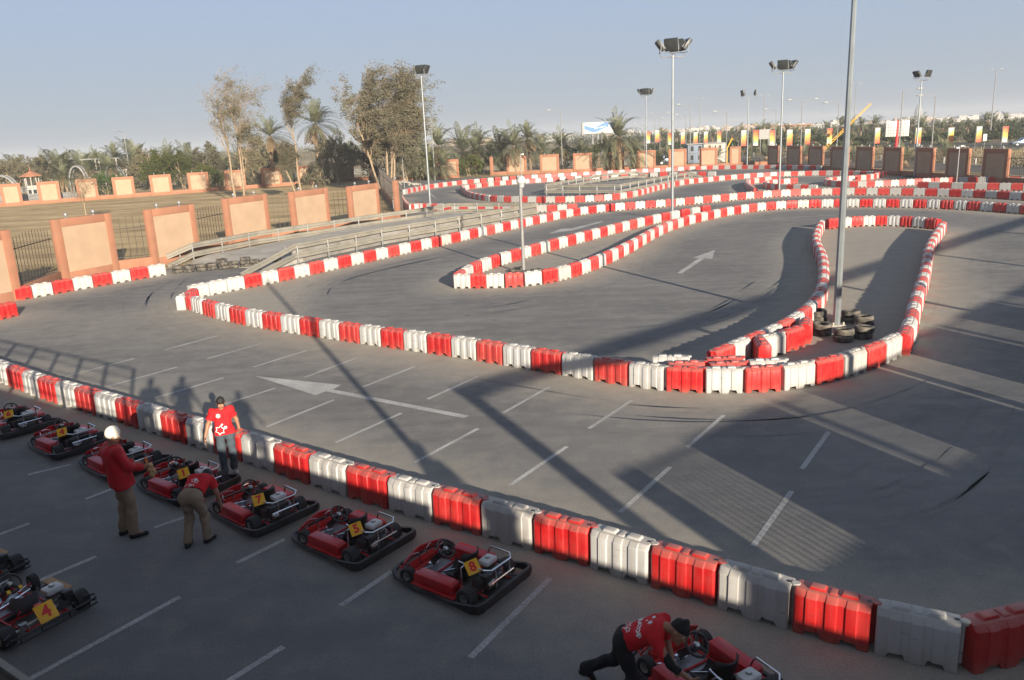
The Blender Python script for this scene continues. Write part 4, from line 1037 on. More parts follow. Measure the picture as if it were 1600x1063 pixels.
def mast(px, py, top, r0, r1, lights, label, mname='polesteel', size=0.55, box=None):
    b = g(px, py); t, H = stand(*(top[0], b.y, top[1]))
    root = empty('floodlight_mast', b, label=label, cat='floodlight', group='floodlight masts round the track')
    mb = MB(); pole(mb, b, H, r0, r1); mb.build('pole', mname, root, smooth=True)
    for az, r, tl in lights: floodlight(root, R(az), H + size * 0.75, r, size, tl)
    if box:
        m2 = MB(); m2.box((r0 + 0.1, -0.05, box), (0.22, 0.2, 0.34)); m2.build('junction_box', 'greypaint', root, bevel=0.015)
    return root
mast(672, 319, (657.5, 119), 0.13, 0.07, [(-110, 0.1, 22), (-20, 0.62, 24)], 'tall grey mast with two floodlights left of centre behind the guardrail', size=0.85)
mast(1050.4, 343, (1053, 85), 0.12, 0.065, [(-120, 0.35, 20), (-185, 0.9, 38), (10, 0.95, 38), (50, 0.55, 25)], 'tallest grey mast with four floodlights by the middle of the track', size=0.85)
mast(1010, 270, (1008.4, 150), 0.12, 0.07, [(-110, 0.4, 20), (-200, 1.0, 38), (0, 1.0, 38), (60, 0.6, 25), (120, .6, 25)], 'distant mast with a crown of floodlights behind the rear ramp', size=0.9)
mast(1217, 306, (1221, 112), 0.11, 0.06, [(-120, 0.35, 20), (-190, 0.95, 38), (15, 0.95, 38), (55, 0.55, 25)], 'mast with four floodlights standing right of centre in the S bend', size=0.78)
mast(1167, 264, (1170, 152), 0.11, 0.07, [(-170, 1.0, 10), (-10, 1.0, 10)], 'distant mast with two square floodlights spread wide above the back wall', size=0.85)
mast(1428.5, 277, (1436, 124), 0.12, 0.06, [(-160, 0.75, 38), (-60, 0.75, 18)], 'mast with two floodlights in front of the shaded right wall', size=0.72, box=3.6)
# foreground pole, its head is above the picture
b = g(1306.5, 508); root = empty('floodlight_mast', b, label='thick bright steel pole in the foreground ringed by old tyres', cat='floodlight', group='floodlight masts round the track')
mb = MB(); mb.tube([(0, 0, 0), (0, 0, 6.5), (0, 0, 13)], [0.13, 0.10, 0.07], 8); mb.build('pole', 'polesteel', root, smooth=True, angle=25)
mb = MB(); mb.box((0, 0, 0.02), (0.45, 0.45, 0.04)); [mb.box((sx * 0.17, sy * 0.17, 0.08), (0.05, 0.05, 0.1)) for sx in (-1, 1) for sy in (-1, 1)]; mb.build('base_plate', 'rubble', root)
for az, r, tl in [(-120, 0.35, 20), (-190, 0.95, 38), (15, 0.95, 38), (55, 0.55, 25)]: floodlight(root, R(az), 13.5, r, 0.62, tl)
# short lamp post with a dome head
b = g(818.4, 427.5); root = empty('lamp_post', b, label='short pale lamp post with a round dome head inside the nearest hairpin', cat='lamp post')
mb = MB(); pole(mb, b, 4.2, 0.085, 0.075); mb.build('pole', 'greypaint', root, smooth=True)
mb = MB(); mb.lathe([(0, 4.78), (0.14, 4.74), (0.22, 4.62), (0.23, 4.46), (0.17, 4.38), (0.12, 4.22), (0.0, 4.20)], 16, Matrix.Translation((0.06, -0.03, 0))); mb.build('lamp_head', 'lampwhite', root, smooth=True)
def camera_pole(px, py, top, label, cams=1):
    b = g(px, py); t, H = stand(top[0], b.y, top[1]); root = empty('camera_pole', b, label=label, cat='camera pole', group='thin camera poles')
    mb = MB(); pole(mb, b, H, 0.05, 0.045); mb.build('pole', 'galv', root, smooth=True)
    for k in range(cams):
        m2 = MB(); s_ = -1 if k else 1; m2.box((s_ * 0.22, -0.05, H - 0.1 - 0.15 * k), (0.3, 0.16, 0.16)); m2.box((s_ * 0.08, 0, H - 0.1 - .15 * k), (0.12, 0.04, 0.04)); m2.build('camera', 'lampwhite', root, bevel=0.02)
camera_pole(816, 308, (815, 240), 'thin pole with one white camera right of the left wall panels')
camera_pole(1494, 290, (1498, 227), 'thin pale pole with two white cameras in front of the right wall', 2)
b = g(632, 293); t, H = stand(630, b.y, 221); root = empty('plain_pole', b, label='thin leaning plain pole beside the bare trees and first back panel', cat='pole')
mb = MB(); mb.tube([(0, 0, 0), (0, 0, H)], [0.06, 0.05], 8); mb.build('pole', 'galv', root, smooth=True)
# street lamps beyond the walls
def street_lamp(px, Y, top, arms, label, mname='greypaint', arm=1.9, r=0.10):
    t, H = stand(px, Y, top)
    root = empty('street_lamp', t, label=label, cat='street lamp', group='street lamps along the roads')
    mb = MB(); pole(mb, t, H, r, r * 0.6, 8, False); mb.build('pole', mname, root, smooth=True)
    for az in arms:
        d = Vector((math.cos(R(az)), math.sin(R(az)), 0)); m2 = MB()
        m2.tube([(0, 0, H - 0.3), d * 0.4 + Vector((0, 0, H + 0.1)), d * arm + Vector((0, 0, H + 0.28))], 0.04, 6); m2.build('arm', mname, root)
        m3 = MB(); mm = Matrix.Rotation(R(az), 4, 'Z'); m3.lathe([(0, 0.13), (0.18, 0.10), (0.27, 0.0), (0.2, -0.09), (0, -0.12)], 10, Matrix.Translation(d * (arm + 0.35) + Vector((0, 0, H + 0.27))) @ mm @ Matrix.Diagonal((2.1, 0.9, 1, 1)))
        m3.build('lamp_head', 'lampwhite', root, smooth=True)
SL = [(193, 165, 207, [-100], 'pale lamp post over the left garden beside the clipped green bush'), (673, 140, 182, [-60], 'thin lamp post just right of the left floodlight mast'),
      (876, 152, 174, [180], 'single lamp post in front of the right hand palms of the middle group'), (1079, 150, 165, [180], 'lamp post right of the tallest mast leaning its head left'),
      (1072, 190, 181, [180], 'small lamp post just right of the tallest mast, lower than its neighbour'), (1136, 150, 176, [180], 'lamp post right of the white booth with its head to the left'),
      (1254, 140, 158, [180, 0], 'twin headed lamp post between two masts right of centre'), (1311, 140, 162, [180], 'lamp post close to the left of the foreground steel pole'),
      (1213, 170, 172, [180], 'lamp post half hidden behind the mast in the S bend'), (1462, 118, 151, [180], 'lamp post over the shaded right wall with its head to the left'),
      (1411, 112, 143, [0], 'lamp post behind the white panel sign with its head to the right'), (1031, 230, 178, [0, 180], 'faint twin lamp post behind the big central palm'),
      (1023, 260, 186, [0], 'faint single lamp just right of the distant crown mast'), (1007, 200, 195, [180], 'low lamp post hidden behind the central palm')]
for px, Y, top, arms, lab in SL: street_lamp(px, Y, top, arms, lab)
for px, Y, top, lab in [(1557, 215, 110, 'very tall highway lamp at the far right'), (1338, 260, 132, 'tall highway lamp right of the foreground steel pole'), (1195, 280, 150, 'tall highway lamp between the two right of centre masts'), (1094, 330, 155, 'faint tall highway lamp left of the white booth')]:
    street_lamp(px, Y, top, [0, 180], lab, arm=0.9, r=0.16)
# ------------------------------------------------------------------ racing karts
def rrect(x0, x1, y0, y1, r, n=5):
    out = []
    for cx, cy, a0 in ((x1 - r, y1 - r, 0), (x0 + r, y1 - r, 90), (x0 + r, y0 + r, 180), (x1 - r, y0 + r, 270)):
        for k in range(n + 1):
            a = R(a0 + 90 * k / n); out.append((cx + r * math.cos(a), cy + r * math.sin(a)))
    return out
def kart_wheel_mesh(ro, w, rim):
    mb = MB(); ri = rim
    mb.lathe([(ri, -w * .45), (ro * 0.8, -w * .5), (ro * .95, -w * .45), (ro, -w * .32), (ro, w * .32), (ro * .95, w * .45), (ro * 0.8, w * .5), (ri, w * .45)], 22, Matrix.Rotation(R(90), 4, 'X'), closed=True)
    return mb.mesh('kart_tyre', 'rubber', smooth=True, angle=40)
def kart_rim_mesh(w, rim):
    mb = MB()
    mb.lathe([(rim, -w * .46), (rim, w * .46), (rim * .92, w * .46), (rim * .8, w * .2), (rim * .35, w * .16), (rim * .3, w * .3), (0, w * .3)], 18, Matrix.Rotation(R(90), 4, 'X'))
    mb.lathe([(0, -w * .3), (rim * .3, -w * .3), (rim * .35, -w * .16), (rim * .8, -w * .2), (rim * .92, -w * .46), (rim, -w * .46)], 18, Matrix.Rotation(R(90), 4, 'X'))
    return mb.mesh('kart_rim', 'alloy', smooth=True, angle=30)
KW = {'f': (kart_wheel_mesh(0.130, 0.12, 0.068), kart_rim_mesh(0.12, 0.068)), 'r': (kart_wheel_mesh(0.142, 0.20, 0.072), kart_rim_mesh(0.20, 0.072))}
def wheel(root, kind, x, y, steer=0.0):
    z = 0.13 if kind == 'f' else 0.142
    t = link('wheel', KW[kind][0], root, (x, y, z), steer); link('rim', KW[kind][1], t)
    return t

def steering(root, x, z, m='kblack', tape=False):
    mb = MB(); tilt = Matrix.Translation((x, 0, z)) @ Matrix.Rotation(R(-42), 4, 'Y')
    mb.tube([tilt @ Vector((0.150 * math.cos(a), 0.150 * math.sin(a), 0)) for a in [2 * PI * k / 22 for k in range(22)]], 0.0165, 8, closed=True)
    for a in (90, 210, 330): mb.tube([tilt @ Vector((0, 0, -0.01)), tilt @ Vector((0.15 * math.cos(R(a)), .15 * math.sin(R(a)), 0))], [0.026, 0.017], 6)
    w = mb.build('steering_wheel', m, root, smooth=True)
    m2 = MB(); m2.lathe([(0, 0.018), (0.03, 0.015), (0.045, -0.01), (0, -0.02)], 12, tilt); m2.build('hub', 'alloy', w, smooth=True)
    if tape:
        m4 = MB()
        for a in (35, -35): m4.box(tilt @ Vector((-0.15 * math.cos(R(a)), 0.15 * math.sin(R(a)), 0.0)), (0.05, 0.05, 0.045), tilt.to_3x3().to_4x4())
        m4.build('tape', 'yellowtape', w)
    m3 = MB(); m3.tube([tilt @ Vector((0, 0, -0.015)), (x + 0.30, 0, 0.10)], 0.021, 8); m3.box((x + 0.17, 0, 0.28), (0.09, 0.085, 0.34), Matrix.Rotation(R(-48), 4, 'Y')); m3.build('steering_column', 'kblack', root, smooth=True)

def number_plate(root, num, c, mt, size=0.21):
    mb = MB(); mb.box((0, 0, 0), (size, size, 0.008)); p = mb.build('number_plate', 'plate', root, bevel=0.004)
    p.matrix_local = Matrix.Translation(c) @ mt
    if num:
        me = text_mesh(num, size * 0.92, 0.008, 0.001); me.materials.clear(); me.materials.append(M['numred'])
        link('number', me, p, (0, 0, 0.0062))
    return p

def make_kart():
    """fibre-nosed rental kart: plastic surround, red side boxes, engine and chrome hoop behind the seat; x forward"""
    root = empty('racing_kart')
    fr = MB()
    for s in (-1, 1):
        fr.tube([(0.78, s * 0.22, 0.10), (0.45, s * 0.30, 0.09), (-0.20, s * 0.32, 0.09), (-0.80, s * 0.30, 0.12)], 0.017, 8)
        fr.tube([(0.62, s * 0.26, 0.10), (0.60, s * 0.42, 0.12)], 0.018, 6)
        fr.tube([(-0.05, s * 0.32, 0.09), (-0.1, s * 0.42, 0.12)], 0.014, 6); fr.tube([(0.36, s * 0.30, 0.09), (0.36, s * 0.42, 0.12)], 0.014, 6)
        fr.tube([(0.52, s * 0.30, 0.10), (0.78, s * 0.42, 0.16), (0.86, s * 0.40, 0.18)], 0.013, 6)
    for x in (0.78, 0.30, -0.18, -0.62): fr.tube([(x, -0.30, 0.10), (x, 0.30, 0.10)], 0.015, 8)
    fr.tube([(0.60, -0.44, 0.13), (0.60, 0.44, 0.13)], 0.02, 8)
    fr.box((0.72, 0, 0.14), (0.12, 0.62, 0.07)); fr.box((-0.36, 0.33, 0.12), (0.52, 0.08, 0.03)); fr.box((-0.36, -0.33, 0.12), (0.52, 0.08, 0.03))
    fr.build('frame', 'kredframe', root, smooth=True)
    p = MB(); p.prism([(0.80, -0.24), (0.80, 0.24), (0.50, 0.31), (-0.06, 0.31), (-0.06, -0.31), (0.50, -0.31)], 0.075, 0.083); p.build('floor_pan', 'pan', root)
    # plastic surround: wide band with a rolled top lip
    path = [(-0.93, -0.58), (-0.90, -0.66), (-0.80, -0.70), (-0.40, -0.665), (0.20, -0.64), (0.50, -0.615), (0.78, -0.58), (0.93, -0.46), (0.985, -0.30), (0.99, 0.30), (0.93, 0.46), (0.78, 0.58), (0.50, 0.615), (0.20, 0.64), (-0.40, 0.665), (-0.80, 0.70), (-0.90, 0.66), (-0.93, 0.58)]
    bp = MB()
    pts = [Vector((x, y, 0.11)) for x, y in path] + [Vector((path[0][0], path[0][1], 0.11))]
    hh = lambda x: 0.026 + 0.052 * max(0, min(1, (-x - 0.35) / 0.35)) + 0.012 * max(0, min(1, (x - 0.6) / 0.3))
    vs = []; N = len(path)
    for i in range(N):
        a = Vector(path[i - 1]); b = Vector(path[(i + 1) % N]); c = Vector(path[i]); t = (b - a).normalized(); o = Vector((t.y, -t.x)); h = hh(c.x); z0 = 0.045
        for du, z in ((-0.035, z0 + 0.02), (0.0, z0), (0.022, z0 + 0.03), (0.03, z0 + h), (0.018, z0 + h * 1.9), (-0.005, z0 + h * 2), (-0.035, z0 + h * 1.9), (-0.02, z0 + h)):
            q = c + o * du; vs.append((q.x, q.y, z))
    fs = [(i * 8 + k, i * 8 + (k + 1) % 8, ((i + 1) % N) * 8 + (k + 1) % 8, ((i + 1) % N) * 8 + k) for i in range(N) for k in range(8)]
    bp.add(vs, fs); bp.build('bumper_surround', 'kblack', root, smooth=True, angle=50)
    bb = MB()
    for x, y in path:
        if abs(y) > 0.55 and abs(x) < 0.85: bb.lathe([(0, 0.006), (0.012, 0.004), (0.014, 0)], 8, Matrix.Translation((x, y * 1.045, 0.14)) @ Matrix.Rotation(R(-90 if y > 0 else 90), 4, 'X'))
    for s in (-1, 1):
        bb.tube([(-0.62, s * 0.30, 0.12), (-0.93, s * 0.42, 0.14)], 0.014, 6); bb.tube([(0.78, s * 0.22, 0.11), (0.98, s * 0.24, 0.12)], 0.014, 6)
    bb.build('bumper_brackets', 'engine', root)
    for s in (-1, 1):
        b = MB(); b.prism([(0.42, 0.09), (0.42, 0.24), (0.39, 0.275), (-0.30, 0.275), (-0.335, 0.24), (-0.335, 0.09)], -0.105, 0.105, mtx=Matrix.Rotation(R(90), 4, 'X'))
        sb = b.build('side_box', 'kred', root, bevel=0.018, loc=(0, s * 0.455, 0))
        v = MB()
        for r_ in range(4):
            for q in range(4): v.box((-0.337, -0.06 + q * 0.04, 0.125 + r_ * 0.035), (0.004, 0.016, 0.016))
        v.build('vent_holes', 'kblack', sb)
        b2 = MB(); b2.box((0.03, s * 0.47, 0.085), (0.86, 0.245, 0.035)); b2.box((-0.36, s * 0.45, 0.10), (0.10, 0.18, 0.05)); b2.build('side_sill', 'kred', root, bevel=0.012)
    # curved red nose panel standing across the front
    n = MB(); arc = [(0.80 - 0.10 * (k / 8 - .5) ** 2 * 4, -0.46 + 0.92 * k / 8) for k in range(9)]
    vs = []
    for x, y in arc:
        lift = 0.05 * (1 - abs(y) / 0.46)
        vs += [(x + 0.06, y, 0.20), (x, y, 0.30 + lift), (x - 0.015, y, 0.31 + lift), (x - 0.03, y, 0.30 + lift), (x + 0.03, y, 0.20)]
    n.add(vs, [(i * 5 + k, (i + 1) * 5 + k, (i + 1) * 5 + (k + 1) % 5, i * 5 + (k + 1) % 5) for i in range(8) for k in range(5)] + [(4, 3, 2, 1, 0), (40, 41, 42, 43, 44)])
    n.build('nose_panel', 'kred', root, smooth=True, bevel=0.006)
    wheel(root, 'f', 0.60, 0.475, R(6)); wheel(root, 'f', 0.60, -0.475, R(6)); wheel(root, 'r', -0.56, 0.475); wheel(root, 'r', -0.56, -0.475)
    ax = MB(); ax.tube([(-0.56, -0.56, 0.142), (-0.56, 0.56, 0.142)], 0.02, 10)
    ax.lathe([(0, .01), (.10, .01), (.10, -.01), (0, -.01)], 18, Matrix.Translation((-0.56, 0.22, .142)) @ Matrix.Rotation(R(90), 4, 'X')); ax.lathe([(0, .008), (.08, .008), (.08, -.008), (0, -.008)], 18, Matrix.Translation((-0.56, -0.26, .142)) @ Matrix.Rotation(R(90), 4, 'X'))
    ax.build('rear_axle', 'alloy', root, smooth=True)
    steering(root, 0.22, 0.47)
    # bucket seat
    s = MB(); prof = [(0.19, 0.11), (0.04, 0.09), (-0.12, 0.10), (-0.21, 0.17), (-0.27, 0.32), (-0.335, 0.52), (-0.355, 0.57)]
    vs = []
    for i, (x, z) in enumerate(prof):
        w = (0.18, 0.215, 0.235, 0.24, 0.235, 0.20, 0.15)[i]
        for k in range(9):
            u = -1 + k / 4; rise = 0.11 * abs(u) ** 3 * (1 if i < 4 else 0.2); fwd = 0.09 * abs(u) ** 2.5 * (0.2 if i < 3 else 1)
            vs.append((x + fwd, u * w, z + rise))
    fs = [(i * 9 + k, i * 9 + k + 1, (i + 1) * 9 + k + 1, (i + 1) * 9 + k) for i in range(6) for k in range(8)]
    k0 = len(vs); vs2 = [(x - 0.02, y * 1.04, z - 0.015) for x, y, z in vs]
    s.add(vs, fs); s.add(vs2, [f[::-1] for f in fs])
    rim_i = [0 * 9 + k for k in range(9)] + [i * 9 + 8 for i in range(1, 7)] + [6 * 9 + k for k in range(7, -1, -1)] + [i * 9 for i in range(5, 0, -1)]
    for q in range(len(rim_i)):
        a, b = rim_i[q], rim_i[(q + 1) % len(rim_i)]; s.f.append((a, b, b + k0, a + k0)); s.m.append(0)
    s.build('seat', 'seatblack', root, smooth=True, angle=60)
    tr = MB(); tr.box((-0.60, 0, 0.095), (0.44, 0.60, 0.02)); tr.box((-0.20, 0, 0.16), (0.06, 0.44, 0.14)); tr.build('engine_tray', 'kblack', root, bevel=0.006)
    # engine
    e = MB(); e.box((-0.62, -0.05, 0.20), (0.26, 0.22, 0.16)); e.box((-0.60, 0.10, 0.26), (0.20, 0.16, 0.17)); e.lathe([(0, .05), (.09, .04), (.10, -.03), (.06, -.06)], 16, Matrix.Translation((-0.60, -0.22, 0.24)) @ Matrix.Rotation(R(90), 4, 'X'))
    for q in range(6): e.box((-0.60, 0.20 + q * 0.016, 0.26), (0.19, 0.006, 0.15))
    e.build('engine', 'engine', root, bevel=0.008)
    e2 = MB(); e2.box((-0.62, -0.02, 0.355), (0.22, 0.30, 0.05)); e2.box((-0.70, 0.17, 0.33), (0.12, 0.16, 0.12)); e2.box((-0.50, -0.14, 0.33), (0.12, 0.14, 0.10)); e2.build('engine_shroud', 'kblack', root, bevel=0.02)
    tk = MB(); tk.box((-0.52, -0.10, 0.435), (0.19, 0.26, 0.09)); t_ = tk.build('fuel_tank', 'tankwhite', root, bevel=0.03)
    cp = MB(); cp.lathe([(0, .03), (.035, .03), (.04, .0)], 12, Matrix.Translation((-0.52, -0.10, 0.48))); cp.build('fuel_cap', 'alloy', t_, smooth=True)
    ca = MB(); ca.tube([(-0.72, 0.02, 0.24), (-0.76, 0.10, 0.26), (-0.76, 0.22, 0.25)], 0.03, 8); ca.box((-0.55, 0.22, 0.22), (0.10, 0.06, 0.09)); ca.lathe([(0, .07), (.05, .06), (.055, -.06), (0, -.07)], 12, Matrix.Translation((-0.72, 0.12, 0.2)) @ Matrix.Rotation(R(90), 4, 'X')); ca.build('exhaust', 'alloy', root, smooth=True, angle=40)
    # chrome hoop round the engine
    h = MB(); h.tube([(-0.34, 0.33, 0.13), (-0.36, 0.33, 0.47), (-0.40, 0.28, 0.52), (-0.74, 0.28, 0.52), (-0.82, 0.20, 0.50), (-0.84, -0.24, 0.50), (-0.76, -0.33, 0.52), (-0.42, -0.33, 0.53), (-0.35, -0.36, 0.45), (-0.22, -0.36, 0.13)], 0.0145, 8)
    h.tube([(-0.83, 0.12, 0.50), (-0.85, 0.12, 0.13)], 0.013, 8); h.tube([(-0.84, -0.20, 0.50), (-0.86, -0.20, 0.13)], 0.013, 8); h.tube([(-0.85, 0.26, 0.32), (-0.86, -0.28, 0.32)], 0.013, 8)
    h.tube([(-0.40, 0.28, 0.52), (-0.24, 0.24, 0.50)], 0.013, 8)
    h.build('engine_guard', 'chrome', root, smooth=True)
    # pedals and front hoops
    pd = MB()
    for s_ in (-1, 1):
        pd.tube([(0.72, s_ * 0.30, 0.14), (0.76, s_ * 0.30, 0.29), (0.75, s_ * 0.20, 0.31), (0.73, s_ * 0.09, 0.29), (0.69, s_ * 0.09, 0.15)], 0.011, 8)
        pd.tube([(0.58, s_ * 0.16, 0.09), (0.64, s_ * 0.17, 0.26)], 0.010, 6)
    pd.tube([(0.34, 0.30, 0.13), (0.10, -0.1, 0.11)], 0.009, 6); pd.tube([(0.58, -0.38, 0.13), (0.44, 0, 0.13), (0.58, 0.38, 0.13)], 0.009, 6)
    pd.box((0.52, 0.05, 0.12), (0.06, 0.05, 0.08)); pd.build('pedals', 'chrome', root, smooth=True)
    hose = MB(); hose.tube([(0.55, 0.1, 0.15), (0.3, 0.22, 0.10), (-0.1, 0.26, 0.12), (-0.4, 0.2, 0.2)], 0.006, 6); hose.tube([(0.62, -0.1, 0.2), (0.3, -0.24, 0.1), (-0.3, -0.25, 0.13)], 0.005, 6); hose.build('cables', 'kblack', root)
    return root

HEAD = math.atan2(0.62, -0.78)
K0 = make_kart()
rl8 = g(705, 958)
def kart_at(center, ang, num, lab, first=False, plate=True):
    k = K0 if first else copy_tree(K0)
    k.location = (center[0], center[1], 0.004); k.rotation_euler = (0, 0, ang)
    tag(k, lab, 'go-kart', 'red karts parked in a line')
    return k
def put_plate(k, num):
    if 1:
        # the plate leans on the hoop at the rear left, facing out and up
        zax = Vector((-0.58, 0.42, 0.70)).normalized(); xax = Vector((-0.35, -0.94, 0.0)); xax = (xax - zax * xax.dot(zax)).normalized(); yax = zax.cross(xax)
        m = Matrix((xax, yax, zax)).transposed().to_4x4() 
        number_plate(k, num, Vector((-0.58, 0.33, 0.555)), m)
    return k
c8 = Vector((-1.00, 11.05)); step = Vector((-1.93, 1.42))
karts = [('8', Vector((-1.00, 11.06)), 'red kart number 8, nearest and brightest at the end of the parked line'), ('5', Vector((-2.93, 12.42)), 'red kart number 5, second in line behind kart 8'), ('7', Vector((-4.86, 13.72)), 'red kart number 7 between kart 5 and the bending man'),
         ('1', Vector((-6.78, 15.08)), 'red kart number 1 just left of the bending man'), ('', Vector((-8.68, 16.42)), 'red kart half hidden behind the man in the white helmet'), ('4', Vector((-10.60, 17.82)), 'red kart number 4 left of the man in the white helmet'), ('6', Vector((-12.72, 19.35)), 'red kart number 6, cut by the left edge of the picture')]
KARTS = []
for i, (num, c, lab) in enumerate(karts):
    KARTS.append((kart_at(c, HEAD + rnd.uniform(-.05, .05), num, lab, first=(i == 0), plate=False), num))
kart_at(Vector((2.20, 8.33)), math.atan2(0.86, -0.50), '', 'red kart at the bottom edge that the man in the black beanie leans over', plate=False)
for k, num in KARTS: put_plate(k, num)

def make_open_kart():
    """older kart without bodywork: bare red frame, grey seat, double rear bumper tube"""
    root = empty('racing_kart')
    fr = MB()
    for s in (-1, 1):
        fr.tube([(0.75, s * 0.20, 0.11), (0.35, s * 0.30, 0.09), (-0.25, s * 0.31, 0.09), (-0.70, s * 0.28, 0.13)], 0.016, 8); fr.tube([(-0.3, s * 0.31, 0.09), (-0.5, s * 0.25, 0.35)], 0.012, 6); fr.tube([(0.60, s * 0.2, 0.11), (0.58, s * 0.45, 0.13)], 0.016, 6)
    for x in (0.75, 0.30, 0.05, -0.2, -0.62): fr.tube([(x, -0.29, 0.1), (x, 0.29, 0.1)], 0.014, 8)
    fr.tube([(0.30, -0.22, 0.1), (0.20, 0, 0.40), (0.30, 0.22, 0.1)], 0.012, 6); fr.box((-0.52, 0.02, 0.30), (0.05, 0.10, 0.10))
    fr.build('frame', 'kredframe', root, smooth=True)
    p = MB(); p.prism([(0.74, -0.2), (0.74, 0.2), (0.3, 0.29), (0.0, 0.29), (0.0, -0.29), (0.3, -0.29)], 0.075, 0.082); p.build('floor_pan', 'pan', root)
    b = MB()
    for z in (0.13, 0.22): b.tube([(-0.62, 0.40, z - 0.01), (-0.80, 0.66, z), (-0.90, 0.62, z), (-0.92, 0.45, z), (-0.92, -0.45, z), (-0.90, -0.62, z), (-0.80, -0.66, z), (-0.62, -0.40, z - .01)], 0.016, 8)
    for y in (-0.5, -0.2, 0.2, 0.5): b.tube([(-0.92, y, 0.13), (-0.92, y, 0.22)], 0.012, 6)
    b.build('rear_bumper', 'kblack', root, smooth=True)
    for s in (-1, 1):
        w = MB(); w.box((-0.02, s * 0.54, 0.24), (0.60, 0.15, 0.02)); w.build('side_board', 'plywood', root, bevel=0.004)
        w2 = MB(); w2.tube([(0.30, s * 0.30, 0.1), (0.28, s * 0.60, 0.16), (-0.30, s * 0.60, 0.16), (-0.32, s * 0.30, 0.1)], 0.014, 8); w2.tube([(0.2, s * 0.58, .16), (.2, s * 0.56, .24)], 0.01, 6); w2.tube([(-.25, s * 0.58, .16), (-.25, s * 0.56, .24)], 0.01, 6); w2.build('side_bar', 'kblack', root, smooth=True)
    wheel(root, 'f', 0.60, 0.50, R(-5)); wheel(root, 'f', 0.60, -0.50, R(-5)); wheel(root, 'r', -0.60, 0.54); wheel(root, 'r', -0.60, -0.54)
    ax = MB(); ax.tube([(-0.60, -0.64, 0.142), (-0.60, 0.64, 0.142)], 0.02, 10); ax.lathe([(0, .01), (.09, .01), (.09, -.01), (0, -.01)], 18, Matrix.Translation((-0.60, 0.26, .142)) @ Matrix.Rotation(R(90), 4, 'X')); ax.build('rear_axle', 'alloy', root, smooth=True)
    steering(root, 0.20, 0.48, tape=True)
    s = MB(); vs = []; prof = [(0.14, 0.11), (0.0, 0.09), (-0.12, 0.10), (-0.20, 0.16), (-0.26, 0.28), (-0.30, 0.40), (-0.315, 0.43)]
    for i, (x, z) in enumerate(prof):
        w = (0.17, 0.195, 0.21, 0.215, 0.21, 0.20, 0.185)[i]
        for k in range(11):
            u = -1 + k / 5; vs.append((x + 0.16 * abs(u) ** 3 * (0.1 if i < 3 else 1), u * w, z + 0.13 * abs(u) ** 3 * (1 if i < 4 else .1)))
    fs = [(i * 11 + k, i * 11 + k + 1, (i + 1) * 11 + k + 1, (i + 1) * 11 + k) for i in range(6) for k in range(10)]
    s.add(vs, fs); s.add([(x - .014, y * 1.03, z - .012) for x, y, z in vs], [f[::-1] for f in fs]); s.build('seat', 'seatgrey', root, smooth=True, angle=60)
    e = MB(); e.box((-0.50, -0.30, 0.21), (0.24, 0.22, 0.16)); e.box((-0.56, -0.16, 0.26), (0.18, 0.12, 0.16))
    for q in range(5): e.box((-0.56, -0.10 + q * 0.016, 0.26), (0.17, 0.006, 0.14))
    e.build('engine', 'engine', root, bevel=0.008)
    e2 = MB(); e2.box((-0.50, -0.30, 0.32), (0.22, 0.28, 0.06)); e2.box((-0.62, -0.36, 0.33), (0.12, 0.14, 0.13)); e2.build('engine_shroud', 'kblack', root, bevel=0.02)
    tk = MB(); tk.box((-0.40, -0.28, 0.40), (0.20, 0.26, 0.10)); t_ = tk.build('fuel_tank', 'tankwhite', root, bevel=0.03); cp = MB(); cp.lathe([(0, .03), (.04, .03), (.045, .0)], 12, Matrix.Translation((-0.40, -0.28, 0.45))); cp.build('fuel_cap', 'alloy', t_, smooth=True)
    ex = MB(); ex.tube([(-0.62, -0.2, 0.25), (-0.70, -0.12, 0.28), (-0.72, 0.02, 0.24), (-0.66, 0.27, 0.19)], 0.028, 8); ex.box((-0.62, 0.30, 0.18), (0.08, 0.10, 0.1)); ex.build('exhaust', 'alloy', root, smooth=True, angle=40)
    pd = MB()
    for q in (-1, 1): pd.tube([(0.70, q * 0.26, 0.12), (0.74, q * 0.26, 0.28), (0.72, q * 0.08, 0.28), (0.68, q * 0.08, 0.12)], 0.010, 8)
    pd.tube([(0.58, -0.38, 0.13), (0.4, 0, 0.13), (0.58, 0.38, 0.13)], 0.009, 6); pd.tube([(0.3, -0.3, 0.2), (0.05, 0.3, 0.24)], 0.009, 6); pd.build('pedals', 'chrome', root, smooth=True)
    nose = MB(); nose.tube([(0.72, -0.30, 0.14), (0.88, -0.28, 0.16), (0.90, 0.28, 0.16), (0.72, 0.30, 0.14)], 0.014, 8); nose.build('front_bumper', 'kblack', root, smooth=True)
    return root
rr = g(160, 950); rlw = g(14, 1030)
ax_dir = (rr - rlw).normalized(); fwd = Vector((-ax_dir.y, ax_dir.x, 0))
ctr = (rr + rlw) / 2 + fwd * 0.90
OK0 = make_open_kart(); OK0.location = (ctr.x, ctr.y, 0.004); OK0.rotation_euler = (0, 0, math.atan2(fwd.y, fwd.x))
tag(OK0, 'bare red framed kart with grey seat and big rear plate 4, bottom left', 'go-kart', 'open framed karts in the near row')
OK1 = copy_tree(OK0)
tag(OK1, 'bare framed kart mostly cut off by the left edge, above the bottom left kart', 'go-kart', 'open framed karts in the near row')
rr2 = g(56, 893); OK1.location = (rr2.x + (ctr - rr).x, rr2.y + (ctr - rr).y, 0.004)
zax = Vector((-0.80, 0.0, 0.60)).normalized(); yax = Vector((0.60, 0, 0.80)); xax = yax.cross(zax)
number_plate(OK0, '4', Vector((-0.80, 0.05, 0.33)), Matrix((xax, yax, zax)).transposed().to_4x4(), 0.27)

